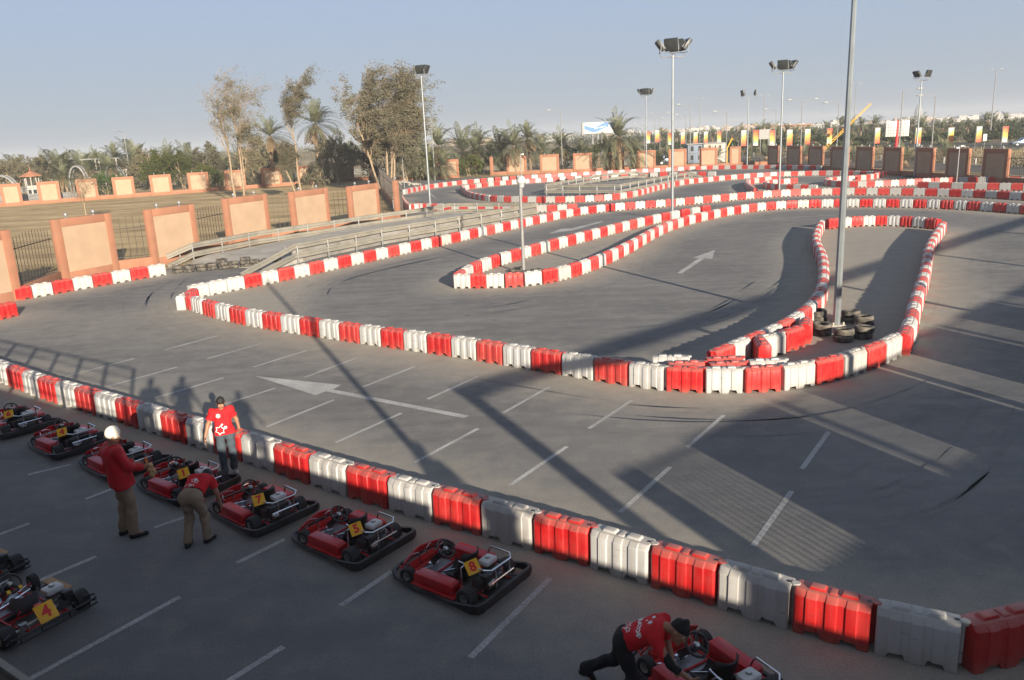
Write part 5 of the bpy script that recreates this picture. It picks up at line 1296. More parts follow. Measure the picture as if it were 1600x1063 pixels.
# ------------------------------------------------------------------ people
def surface_net(Fv, org, h):
    S_ = Fv < 0
    c = [S_[dx:S_.shape[0] - 1 + dx, dy:S_.shape[1] - 1 + dy, dz:S_.shape[2] - 1 + dz] for dx in (0, 1) for dy in (0, 1) for dz in (0, 1)]
    tot = sum(a.astype(np.int8) for a in c); act = (tot > 0) & (tot < 8)
    ijk = np.argwhere(act); num = np.zeros(len(ijk)); acc = np.zeros((len(ijk), 3))
    cor = [(dx, dy, dz) for dx in (0, 1) for dy in (0, 1) for dz in (0, 1)]
    val = [Fv[ijk[:, 0] + a, ijk[:, 1] + b, ijk[:, 2] + c_] for a, b, c_ in cor]
    for i in range(8):
        for j in range(i + 1, 8):
            d = [abs(cor[i][k] - cor[j][k]) for k in range(3)]
            if sum(d) != 1: continue
            m = (val[i] < 0) != (val[j] < 0)
            t = val[i] / (val[i] - val[j] + 1e-12)
            p = np.array(cor[i])[None, :] + t[:, None] * (np.array(cor[j]) - np.array(cor[i]))[None, :]
            acc[m] += p[m]; num[m] += 1
    V = org + h * (ijk + acc / num[:, None])
    vid = -np.ones(act.shape, np.int64); vid[act] = np.arange(len(ijk)); quads = []
    for ax in range(3):
        a = S_; sl0 = [slice(None)] * 3; sl1 = [slice(None)] * 3; sl0[ax] = slice(0, -1); sl1[ax] = slice(1, None)
        ch = a[tuple(sl0)] != a[tuple(sl1)]; e = np.argwhere(ch); u, v = [(1, 2), (2, 0), (0, 1)][ax]
        ok = (e[:, u] > 0) & (e[:, v] > 0) & (e[:, u] < act.shape[u]) & (e[:, v] < act.shape[v]) & (e[:, ax] < act.shape[ax]); e = e[ok]
        o_u = np.zeros(3, int); o_u[u] = 1; o_v = np.zeros(3, int); o_v[v] = 1
        q = np.stack([vid[tuple((e - o_u - o_v).T)], vid[tuple((e - o_v).T)], vid[tuple(e.T)], vid[tuple((e - o_u).T)]], 1)
        flip = ~a[tuple(e.T)]; q[flip] = q[flip][:, ::-1]
        quads.append(q[(q >= 0).all(1)])
    return V, np.concatenate(quads)

class SDF:
    """smooth union of round cones on a grid"""
    def __init__(s, lo, hi, h):
        s.h = h; s.lo = np.array(lo, float); n = np.ceil((np.array(hi) - s.lo) / h).astype(int) + 1
        s.F = np.full(n, 0.2, np.float32); s.n = n
    def _win(s, lo, hi):
        a = np.clip(np.floor((np.array(lo) - s.lo) / s.h).astype(int), 0, s.n); b = np.clip(np.ceil((np.array(hi) - s.lo) / s.h).astype(int) + 1, 0, s.n)
        X, Y, Z = np.meshgrid(*[s.lo[k] + s.h * np.arange(a[k], b[k]) for k in range(3)], indexing='ij')
        return a, b, X, Y, Z
    def cone(s, p, q, r0, r1, k=0.02, squash=None):
        p = np.array(p, float); q = np.array(q, float); m = max(r0, r1) + 0.06 + k
        a, b, X, Y, Z = s._win(np.minimum(p, q) - m, np.maximum(p, q) + m)
        if X.size == 0: return s
        d = q - p; L2 = float(d @ d) + 1e-12
        t = np.clip(((X - p[0]) * d[0] + (Y - p[1]) * d[1] + (Z - p[2]) * d[2]) / L2, 0, 1)
        D = np.sqrt((X - p[0] - t * d[0]) ** 2 + (Y - p[1] - t * d[1]) ** 2 + (Z - p[2] - t * d[2]) ** 2) - (r0 + t * (r1 - r0))
        W = s.F[a[0]:b[0], a[1]:b[1], a[2]:b[2]]
        if k > 0:
            hh = np.clip(0.5 + 0.5 * (W - D) / k, 0, 1); W[...] = W * (1 - hh) + D * hh - k * hh * (1 - hh)
        else: W[...] = np.minimum(W, D)
        return s
    def ell(s, c, r, k=0.02, rot=None):
        c = np.array(c, float); r = np.array(r, float); m = r.max() + 0.06
        a, b, X, Y, Z = s._win(c - m, c + m)
        P = np.stack([X - c[0], Y - c[1], Z - c[2]], -1)
        if rot is not None: P = P @ np.array(rot)
        D = (np.sqrt(((P / r) ** 2).sum(-1)) - 1) * r.min()
        W = s.F[a[0]:b[0], a[1]:b[1], a[2]:b[2]]; hh = np.clip(0.5 + 0.5 * (W - D) / max(k, 1e-4), 0, 1); W[...] = W * (1 - hh) + D * hh - k * hh * (1 - hh)
        return s
    def cut(s, p, n):
        """remove everything on the side the normal points to"""
        X, Y, Z = np.meshgrid(*[s.lo[k] + s.h * np.arange(s.n[k]) for k in range(3)], indexing='ij')
        n = np.array(n, float); n /= np.linalg.norm(n)
        s.F = np.maximum(s.F, ((X - p[0]) * n[0] + (Y - p[1]) * n[1] + (Z - p[2]) * n[2]).astype(np.float32)); return s
    def wrinkle(s, amp, f, seed=0):
        X, Y, Z = np.meshgrid(*[s.lo[k] + s.h * np.arange(s.n[k]) for k in range(3)], indexing='ij'); r = np.random.RandomState(seed)
        for i in range(5):
            v = r.normal(size=3) * f; v[2] *= 0.75; s.F += (amp / 2.2 * np.sin(X * v[0] + Y * v[1] + Z * v[2] + r.uniform(0, 6)) * np.sin(X * v[1] * .6 - Z * v[0] * .5 + 1)).astype(np.float32)
        return s
    def obj(s, name, m, parent):
        V, Q = surface_net(s.F, s.lo, s.h)
        return link(name, np_mesh(name, V, Q, m, smooth=True), parent)

def V3(*a): return np.array(a, float)
def nrm(v): v = np.array(v, float); return v / np.linalg.norm(v)

def make_person(J, look, outfit, hand_curl=0.5):
    """J: joints in metres, facing +y, right hand at +x. look: unit vector the face points along"""
    root = empty('person')
    P = {k: V3(*v) for k, v in J.items()}
    allp = np.array(list(P.values())); lo = allp.min(0) - 0.25; hi = allp.max(0) + 0.28; lo[2] = min(lo[2], -0.02)
    h = 0.009
    B = SDF(lo, hi, h)
    fat = outfit.get('fat', 1.0)
    # trunk
    for s in 'rl':
        B.cone(P['chest'] * .6 + P[s + '_sh'] * .4, P['pelvis'] * .55 + P[s + '_hip'] * .45, 0.085, 0.078, 0.03)
        B.cone(P['chest'] * .5 + P['neck'] * .5, P[s + '_sh'], 0.060, 0.048, 0.03)
        B.cone(P[s + '_sh'], P[s + '_el'], 0.052, 0.041, 0.03); B.cone(P[s + '_el'], P[s + '_wr'], 0.040, 0.027, 0.02)
        B.cone(P[s + '_hip'], P[s + '_kn'], 0.066, 0.050, 0.03); B.cone(P[s + '_kn'], P[s + '_an'], 0.052, 0.037, 0.02)
        B.cone(P[s + '_an'], P[s + '_to'], 0.04, 0.03, 0.02)
        # palm, fingers and thumb
        wr = P[s + '_wr']; d = nrm(P.get(s + '_hd', wr + (wr - P[s + '_el'])) - wr)
        ref = nrm(P['chest'] - wr); side = nrm(np.cross(d, ref)); pal = nrm(np.cross(side, d))
        pc = wr + d * 0.085
        for u in (-0.028, -0.010, 0.010, 0.028): B.cone(wr + d * 0.01 + side * u * 0.5, pc + side * u, 0.017, 0.0145, 0.010)
        for q, (u, L) in enumerate(((-0.031, 0.060), (-0.010, 0.076), (0.011, 0.072), (0.031, 0.064))):
            a = pc + side * u; c1 = nrm(d + pal * hand_curl * 0.5); b_ = a + c1 * L * 0.5; c2 = nrm(d + pal * hand_curl * 1.6); e_ = b_ + c2 * L * 0.5
            B.cone(a, b_, 0.0105, 0.0098, 0.004); B.cone(b_, e_, 0.0098, 0.0085, 0.003)
        th = wr + d * 0.035 + side * 0.030; t1 = th + nrm(side * 0.7 + d * 0.7 + pal * 0.4) * 0.04; t2_ = t1 + nrm(d * 0.9 + pal * 0.5) * 0.03
        B.cone(th, t1, 0.0145, 0.0115, 0.006); B.cone(t1, t2_, 0.0115, 0.0095, 0.004)
    B.cone(P['neck'], P['head'] - look * 0.02, 0.056, 0.052, 0.03)
    up0 = nrm(P['head'] - P['neck']); side = nrm(np.cross(look, up0)); up = nrm(np.cross(side, look))
    rot = np.stack([side, look, up], 1)
    hc = P['head']
    B.ell(hc + up * 0.025 - look * 0.012, (0.076, 0.095, 0.098), 0.02, rot); B.ell(hc - up * 0.045 + look * 0.022, (0.056, 0.066, 0.072), 0.03, rot)
    B.cone(hc + look * 0.094 + up * 0.008, hc + look * 0.110 - up * 0.030, 0.011, 0.016, 0.012)
    for q in (-1, 1):
        B.ell(hc + side * q * 0.079 - look * 0.01 - up * 0.008, (0.012, 0.021, 0.033), 0.008, rot)
        B.cone(hc + look * 0.086 + up * 0.030 + side * q * 0.014, hc + look * 0.078 + up * 0.030 + side * q * 0.045, 0.010, 0.008, 0.012)
        B.cone(hc + look * 0.066 - up * 0.025 + side * q * 0.036, hc + look * 0.06 - up * 0.03 + side * q * 0.046, 0.014, 0.012, 0.02)
    B.cone(hc + look * 0.082 - up * 0.104, hc + look * 0.074 - up * 0.1, 0.018, 0.018, 0.02)
    body = B.obj('body', 'skin', root)
    fm = MB()
    for q in (-1, 1):
        c = hc + look * 0.080 + up * 0.009 + side * q * 0.031
        fm.lathe([(0, .011), (.008, .008), (.011, 0), (.008, -.008), (0, -.011)], 10, Matrix.Translation(c), 0)
        c2 = c + look * 0.0075; fm.lathe([(0, .006), (.0045, .004), (.006, 0), (.0045, -.004), (0, -.006)], 8, Matrix.Translation(c2), 1)
    fm.build('eyes', ['eye', 'iris'], root, smooth=True)
    lm = MB(); lm.tube([hc + look * 0.083 - up * 0.066 - side * 0.022, hc + look * 0.092 - up * 0.064, hc + look * 0.083 - up * 0.066 + side * 0.022], [0.004, 0.0075, 0.004], 6); lm.build('mouth', 'lip', root, smooth=True)
    # clothes
    G = SDF(lo, hi, 0.010); ez = 0.016
    st = outfit['top']; sl = outfit.get('sleeve', 0.62)
    for s in 'rl':
        G.cone(P['chest'] * .6 + P[s + '_sh'] * .4, P['pelvis'] * .55 + P[s + '_hip'] * .45, 0.105 * fat + ez, 0.112 * fat + ez, 0.05)
        G.cone(P['chest'] * .5 + P['neck'] * .5, P[s + '_sh'], 0.072 + ez, 0.058 + ez, 0.04)
        if sl <= 1: G.cone(P[s + '_sh'], P[s + '_sh'] + (P[s + '_el'] - P[s + '_sh']) * sl, 0.054 + ez, 0.058 + ez, 0.03)
        else: G.cone(P[s + '_sh'], P[s + '_el'], 0.058 + ez, 0.054 + ez, 0.03); G.cone(P[s + '_el'], P[s + '_el'] + (P[s + '_wr'] - P[s + '_el']) * (sl - 1), 0.052 + ez, 0.040 + ez, 0.025)
    ctr_ax = nrm(P['chest'] - P['pelvis'])
    if outfit.get('hem', 0) < 0:
        for s in 'rl': G.cone(P['pelvis'] * .35 + P[s + '_hip'] * .65 + ctr_ax * .08, P[s + '_hip'] + V3(0, 0, outfit['hem'] * .4), 0.105 * min(fat, 1.2) + ez, 0.112 * min(fat, 1.2) + ez, 0.05)
    G.wrinkle(0.010, 17, 3)
    hem = P['pelvis'] + ctr_ax * outfit.get('hem', 0.0); G.cut(hem, -ctr_ax)
    nk = nrm(P['head'] - P['chest']); G.cut(P['neck'] + nk * 0.025, nk)
    if sl <= 1:
        for s in 'rl':
            d = nrm(P[s + '_el'] - P[s + '_sh']); e = P[s + '_sh'] + (P[s + '_el'] - P[s + '_sh']) * sl
            # cuff: only near the arm
            X, Y, Z = np.meshgrid(*[G.lo[k] + G.h * np.arange(G.n[k]) for k in range(3)], indexing='ij')
            pd_ = (X - e[0]) * d[0] + (Y - e[1]) * d[1] + (Z - e[2]) * d[2]; rr_ = np.sqrt((X - e[0]) ** 2 + (Y - e[1]) ** 2 + (Z - e[2]) ** 2)
            mk = rr_ < 0.13; G.F[mk] = np.maximum(G.F[mk], pd_[mk].astype(np.float32))
    shirt = G.obj(outfit.get('topname', 'tshirt'), st, root)
    T_ = SDF(lo, hi, 0.010)
    for s in 'rl':
        T_.cone(P['pelvis'] * .5 + P[s + '_hip'] * .5 + ctr_ax * 0.06, P[s + '_hip'], 0.112 * min(fat, 1.08), 0.105 * min(fat, 1.08), 0.05)
        T_.cone(P[s + '_hip'], P[s + '_kn'], 0.100, 0.078, 0.03); T_.cone(P[s + '_kn'], P[s + '_an'] + V3(0, 0, 0.02), 0.078, 0.072, 0.03)
    T_.wrinkle(0.012, 19, 5); T_.cone(P['pelvis'] - V3(.05, 0, 0), P['pelvis'] + V3(.05, 0, 0), 0.125 * min(fat, 1.04), 0.125 * min(fat, 1.04), 0.04)
    T_.cut(P['pelvis'] + ctr_ax * (0.13 if outfit.get('hem', 0) > 0 else 0.02), ctr_ax)
    for s in 'rl':
        X, Y, Z = np.meshgrid(*[T_.lo[k] + T_.h * np.arange(T_.n[k]) for k in range(3)], indexing='ij')
        a_ = P[s + '_an']; d = nrm(a_ - P[s + '_kn']); mk = np.sqrt((X - a_[0]) ** 2 + (Y - a_[1]) ** 2 + (Z - a_[2]) ** 2) < 0.16
        pd_ = ((X - a_[0]) * d[0] + (Y - a_[1]) * d[1] + (Z - a_[2]) * d[2] - 0.015); T_.F[mk] = np.maximum(T_.F[mk], pd_[mk].astype(np.float32))
    tro = T_.obj('trousers', outfit['legs'], root)
    bl = SDF(P['pelvis'] - .25, P['pelvis'] + .25, 0.01)
    for s in 'rl': bl.cone(P['pelvis'] * .5 + P[s + '_hip'] * .5 + ctr_ax * 0.07, P['pelvis'] * .5 + P[s + '_hip'] * .5 + ctr_ax * 0.12, 0.118 * fat, 0.116 * fat, 0.05)
    if outfit.get('belt'):
        bl.cut(P['pelvis'] + ctr_ax * 0.105, ctr_ax); bl.cut(P['pelvis'] + ctr_ax * 0.07, -ctr_ax); bl.obj('belt', 'blackcloth', root)
    for s in 'rl':
        a_, t_ = P[s + '_an'], P[s + '_to']; Sh = SDF(np.minimum(a_, t_) - .14, np.maximum(a_, t_) + .12, 0.008)
        d = nrm((t_ - a_) * V3(1, 1, 0.0001)); base = a_ - V3(0, 0, 0.045)
        Sh.cone(base - d * 0.04, base + d * 0.06, 0.044, 0.045, 0.02); Sh.cone(base + d * 0.06, t_ + d * 0.02, 0.044, 0.034, 0.02); Sh.cone(a_ + V3(0, 0, 0), base, 0.05, 0.05, 0.02)
        Sh.cut((0, 0, min(a_[2], t_[2] + 0.05) - 0.078 if a_[2] < 0.2 else -1), (0, 0, -1)); Sh.obj('shoe', outfit['shoes'], root)
    hw = outfit.get('head')
    Hs = SDF(hc - .2, hc + .2, 0.008)
    if hw == 'helmet':
        Hs.ell(hc + up * 0.045 - look * 0.012, (0.090, 0.108, 0.112), 0.01, rot); Hs.cut(hc - up * 0.032, nrm(-up * 1.0 + look * 0.12)); hat = Hs.obj('helmet', 'helmet', root)
        cs = MB(); rim = [hc - up * 0.030 + side * 0.086 * math.cos(2 * PI * k / 28) - look * 0.012 + look * 0.103 * math.sin(2 * PI * k / 28) for k in range(28)]; cs.tube(rim, 0.007, 6, closed=True); cs.build('helmet_rim', 'kblack', root, smooth=True)
    elif hw == 'beanie':
        Hs.ell(hc + up * 0.045 - look * 0.012, (0.092, 0.112, 0.122), 0.01, rot); Hs.cone(hc + up * .1, hc + up * 0.155, 0.06, 0.035, 0.03); Hs.wrinkle(0.006, 40, 4); Hs.cut(hc + up * 0.032, nrm(-up + look * 0.10)); Hs.obj('beanie', 'blackcloth', root)
    else:
        Hs.ell(hc + up * 0.038 - look * 0.020, (0.083, 0.100, 0.100), 0.01, rot); Hs.wrinkle(0.006, 60, 4)
        Hs.cut(hc + up * 0.058 + look * 0.075, nrm(look * 1.0 - up * 0.75)); Hs.cut(hc - up * 0.045, -up); Hs.obj('hair', 'hair', root)
    root['_dummy'] = 0; del root['_dummy']
    return root, shirt, P, dict(side=side, look=look, up=up, hc=hc)

def star_pts(cx, cy, r, n=5, rin=0.45, rot=0.0):
    return [(cx + (r if k % 2 == 0 else r * rin) * math.cos(rot + PI * k / n), cy + (r if k % 2 == 0 else r * rin) * math.sin(rot + PI * k / n)) for k in range(2 * n)]
def outline(mb, pts, w):
    n = len(pts)
    for i in range(n):
        a = Vector(pts[i]); b = Vector(pts[(i + 1) % n]); d = b - a; L = d.length; k = max(1, int(L / 0.02)); t = d.normalized(); s = Vector((-t.y, t.x)) * w / 2
        for j in range(k):
            p = a + d * j / k; q = a + d * (j + 1) / k; mb.add([(*(p - s), 0), (*(q - s), 0), (*(q + s), 0), (*(p + s), 0)], [(0, 1, 2, 3)])
def fill_star(mb, cx, cy, r, n=5, rin=0.5, rot=0.0):
    p = star_pts(cx, cy, r, n, rin, rot); k = len(p)
    mb.add([(cx, cy, 0)] + [(*q, 0) for q in p], [(0, 1 + i, 1 + (i + 1) % k) for i in range(k)])
def decal(shirt, verts, faces, org, xa, ya, name, mname, root, lift=0.005):
    """lay a flat print on the cloth: project it along the cloth's inward direction"""
    me = shirt.data; bv = BVHTree.FromPolygons([v.co for v in me.vertices], [tuple(p.vertices) for p in me.polygons])
    xa = Vector(xa).normalized(); ya = Vector(ya); ya = (ya - xa * ya.dot(xa)).normalized(); za = xa.cross(ya); out = []
    for v in verts:
        p = Vector(org) + xa * v[0] + ya * v[1] + za * 0.35
        hit = bv.ray_cast(p, -za, 0.7)
        out.append(tuple(hit[0] + za * lift) if hit[0] is not None else None)
    good = [f for f in faces if all(out[i] is not None for i in f)]
    out = [o if o is not None else (0, 0, 0) for o in out]
    mb = MB(); mb.v = out; mb.f = [tuple(f) for f in good]; mb.m = [0] * len(good)
    return mb.build(name, mname, root) if good else None
def text_decal(shirt, s, size, org, xa, ya, root, bold=0.004):
    me = text_mesh(s, size, bold); bm = bmesh.new(); bm.from_mesh(me); bmesh.ops.triangulate(bm, faces=bm.faces)
    bmesh.ops.subdivide_edges(bm, edges=[e for e in bm.edges if e.calc_length() > 0.02], cuts=1); bmesh.ops.triangulate(bm, faces=bm.faces)
    vs = [tuple(v.co) for v in bm.verts]; fs = [tuple(v.index for v in f.verts) for f in bm.faces]; bm.free()
    return decal(shirt, vs, fs, org, xa, ya, 'lettering', 'print', root, 0.006)

STAND = dict(pelvis=(0, 0, .97), chest=(0, -.01, 1.28), neck=(0, -.01, 1.47), head=(0, .03, 1.615), r_sh=(.175, -.01, 1.415), l_sh=(-.175, -.01, 1.415), r_el=(.25, -.02, 1.14), l_el=(-.25, -.02, 1.14), r_wr=(.26, .08, .90), l_wr=(-.26, .08, .90),
             r_hip=(.095, 0, .92), l_hip=(-.095, 0, .92), r_kn=(.10, .03, .50), l_kn=(-.10, .03, .50), r_an=(.10, -.02, .085), l_an=(-.10, -.02, .085), r_to=(.13, .12, .035), l_to=(-.13, .12, .035))
def put(root, loc, face, label):
    root.location = (loc[0], loc[1], 0.004); root.rotation_euler = (0, 0, math.atan2(face[1], face[0]) - PI / 2); return tag(root, label, 'person')
# 1: standing by the barriers, looking down
J = dict(STAND); J.update(head=(0.0, .075, 1.60), neck=(0, .02, 1.47), r_el=(.30, .0, 1.16), r_wr=(.385, .10, .94), r_hd=(.40, .16, .84), l_el=(-.27, -.06, 1.16), l_wr=(-.29, .12, .98), l_hd=(-.26, .22, .95), r_kn=(.10, .05, .50), l_an=(-.11, -.10, .085), l_to=(-.14, .04, .035), r_an=(.10, .04, .085), r_to=(.12, .18, .035))
p1, sh1, P1, H1 = make_person(J, nrm((0.08, .80, -.60)), dict(top='tshirt', legs='denim', shoes='shoewhite', sleeve=0.62, hem=-0.05))
put(p1, (-6.05, 15.62), (0.42, -0.90), 'dark haired man in red T-shirt and jeans standing by the barriers, looking down')
mb = MB(); fill_star(mb, -0.085, 1.345, 0.050, 8, 0.62); outline(mb, [(-0.03, 1.33), (-0.06, 1.35)], 0.03); decal(sh1, mb.v, mb.f, (0, 0, 0), (-1, 0, 0), (0, 0, 1), 'flower_print', 'print', p1)
mb = MB(); outline(mb, [(x, y) for x, y in star_pts(-0.085, 1.04, 0.095, 6, 0.62, 0.3)], 0.013); fill_star(mb, 0.025, 1.085, 0.036, 6, 0.6); fill_star(mb, -0.035, 1.15, 0.024, 6, 0.7); decal(sh1, mb.v, mb.f, (0, 0, 0), (-1, 0, 0), (0, 0, 1), 'flower_print', 'print', p1)
hw = Vector((.40, .16, .86)); mt = Matrix.Translation(p1.location) @ Matrix.Rotation(p1.rotation_euler.z, 4, 'Z')
rb = empty('handheld_radio', mt @ (hw + Vector((0.0, .03, -.06))), 0.4, 'black handheld device in the right hand of the man in jeans', 'radio')
mb = MB(); mb.box((0, 0, 0), (0.06, 0.05, 0.13)); mb.build('case', 'kblack', rb, bevel=0.01); mb = MB(); mb.tube([(0.018, 0, 0.06), (0.018, 0, 0.15)], 0.008, 8); mb.build('antenna', 'kblack', rb)
# 2: white helmet, seen from behind
J = dict(STAND); J.update(chest=(-.0, -.05, 1.30), neck=(0, -.04, 1.49), head=(.01, -.01, 1.63), r_sh=(.18, -.05, 1.43), l_sh=(-.18, -.05, 1.43), r_el=(.25, .06, 1.18), r_wr=(.18, .27, 1.09), r_hd=(.15, .36, 1.06), l_el=(-.26, .03, 1.18), l_wr=(-.14, .24, 1.07), l_hd=(-.10, .33, 1.05),
                          r_kn=(.11, .05, .50), l_kn=(-.10, .0, .50), r_an=(.12, .02, .085), r_to=(.16, .16, .035), l_an=(-.12, -.06, .085), l_to=(-.16, .07, .035))
p2, sh2, P2, H2 = make_person(J, nrm((0.15, .93, -.3)), dict(top='jacket', topname='jacket', legs='khaki', shoes='shoeblack', sleeve=1.85, hem=-0.13, fat=1.30, head='helmet'))
p2.scale = (1.17,) * 3
put(p2, (-6.98, 13.05), (0.74, 0.67), 'man in white helmet, red jacket and khaki trousers seen from behind')
mt = Matrix.Translation(p2.location) @ Matrix.Rotation(p2.rotation_euler.z, 4, 'Z') @ Matrix.Scale(1.17, 4)
q = empty('cloth_bundle', mt @ Vector((.12, .40, 1.02)), 0.3, 'tan cloth held in front by the man in the white helmet', 'cloth')
Cb = SDF((-.12, -.12, -.22), (.12, .12, .16), 0.01); Cb.cone((0, 0, .05), (.02, 0, -.12), .045, .06, .02); Cb.wrinkle(.02, 40, 2); Cb.obj('cloth', 'tan', q)
mb = MB(); mb.tube([(-.03, .0, .02), (-.06, .02, .20)], 0.02, 8); mb.build('handle', 'orange', q, smooth=True)
# 3: bending towards kart 7
J = dict(pelvis=(0, 0, .90), chest=(0, .30, 1.02), neck=(0, .48, 1.03), head=(0, .62, .98), r_sh=(.18, .42, 1.02), l_sh=(-.18, .42, 1.02), r_el=(.25, .42, .76), r_wr=(.27, .46, .52), r_hd=(.26, .50, .43), l_el=(-.27, .45, .78), l_wr=(-.20, .58, .60), l_hd=(-.15, .64, .53),
         r_hip=(.10, -.02, .86), l_hip=(-.10, -.02, .86), r_kn=(.14, .10, .47), l_kn=(-.11, .06, .46), r_an=(.15, .06, .085), l_an=(-.12, -.12, .085), r_to=(.20, .19, .035), l_to=(-.14, .03, .035))
p3, sh3, P3, H3 = make_person(J, nrm((0, .55, -.85)), dict(top='tshirt', legs='khaki', shoes='shoeblack', sleeve=0.60, hem=0.10, fat=1.08, belt=True))
put(p3, (-5.62, 12.62), (0.10, 1.0), 'man in red T-shirt and khaki trousers bending over beside the karts')
mb = MB(); r7 = random.Random(5)
for k in range(7): outline(mb, star_pts(-0.10 + r7.uniform(-.02, .16), -0.02 + r7.uniform(-.06, .14), r7.uniform(.022, .042), 5, .5, r7.uniform(0, 3)), 0.008)
fill_star(mb, 0.03, 0.10, 0.03); bk = P3['pelvis'] * .45 + P3['chest'] * .55
decal(sh3, mb.v, mb.f, Vector(bk), (1, 0, 0), Vector(P3['chest'] - P3['pelvis']), 'flower_print', 'print', p3)
# 4: leaning over the kart at the bottom edge
J = dict(pelvis=(0, 0, .86), chest=(.0, .31, 1.04), neck=(.0, .49, 1.11), head=(.02, .63, 1.08), r_sh=(.18, .41, 1.05), l_sh=(-.17, .43, 1.08), r_el=(.27, .60, .82), r_wr=(.20, .80, .64), r_hd=(.17, .89, .59), l_el=(-.20, .46, .80), l_wr=(-.08, .56, .58), l_hd=(-.02, .62, .52),
         r_hip=(.10, -.01, .82), l_hip=(-.10, -.01, .82), r_kn=(.14, .14, .45), l_kn=(-.14, -.16, .44), r_an=(.15, .00, .085), l_an=(-.18, -.56, .17), r_to=(.17, .14, .035), l_to=(-.19, -.47, .04))
p4, sh4, P4, H4 = make_person(J, nrm((0.25, .80, -.50)), dict(top='tshirt', legs='blackcloth', shoes='shoeblack', sleeve=0.80, hem=0.05, head='beanie'))
put(p4, (1.15, 8.17), (0.92, -0.40), 'man in black beanie and trousers leaning over the bottom kart, OPERATOR on his red shirt')
us = SDF(np.minimum(P4['r_el'], P4['r_sh']) - .15, np.maximum(P4['r_wr'], P4['r_sh']) + .15, 0.009); us.cone(P4['r_sh'] * .3 + P4['r_el'] * .7, P4['r_el'], .052, .050, .02); us.cone(P4['r_el'], P4['r_el'] * .55 + P4['r_wr'] * .45, .050, .044, .02); us.wrinkle(.006, 40, 1)
us.cut(P4['r_el'] * .55 + P4['r_wr'] * .45, P4['r_wr'] - P4['r_el']); us.obj('undersleeve', 'blackcloth', p4)
bdir = Vector(P4['chest'] - P4['pelvis']).normalized(); mid = Vector(P4['pelvis'] * .22 + P4['chest'] * .78)
text_decal(sh4, 'OPERATOR', 0.082, mid, (1, 0, 0), bdir, p4)
mb = MB(); fill_star(mb, 0.055, 0.15, 0.036, 6, .55); fill_star(mb, -0.06, 0.165, 0.030, 6, .55); fill_star(mb, -0.01, 0.09, 0.018, 6, .6)
outline(mb, star_pts(-0.01, -0.19, 0.075, 6, .6, .3), 0.011); outline(mb, star_pts(0.075, -0.14, 0.035, 5, .5, .8), 0.009); outline(mb, star_pts(-0.09, -0.13, 0.03, 5, .5, .2), 0.009); fill_star(mb, -0.01, -0.19, 0.022)
decal(sh4, mb.v, mb.f, mid, (1, 0, 0), bdir, 'flower_print', 'print', p4)
mb = MB(); fill_star(mb, 0, 0, 0.03, 6, .55); ra = Vector(P4['r_sh'] * .45 + P4['r_el'] * .55); ad = Vector(P4['r_el'] - P4['r_sh']).normalized()
decal(sh4, mb.v, mb.f, ra, ad, Vector((0, 0, 1)).cross(ad), 'flower_print', 'printgold', p4)
SKY, SUN, EXPO, HAZE = 0.06, 4.6, 1.15, 0.0004
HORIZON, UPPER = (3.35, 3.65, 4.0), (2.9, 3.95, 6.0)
ZENITH = (1.55, 1.65, 1.85)  # unseen upper sky, greyed and dimmed to tone down fill light in the shade
# ------------------------------------------------------------------ vegetation
def quads_from(C, D, W, n_):
    """leaf quads: centre base C, direction*length D, half width vectors W"""
    V = np.stack([C - W * 0.5, C + D * 0.5 - W, C + D, C + D * 0.5 + W], 1).reshape(-1, 3)
    return V, np.arange(len(V)).reshape(-1, 4)

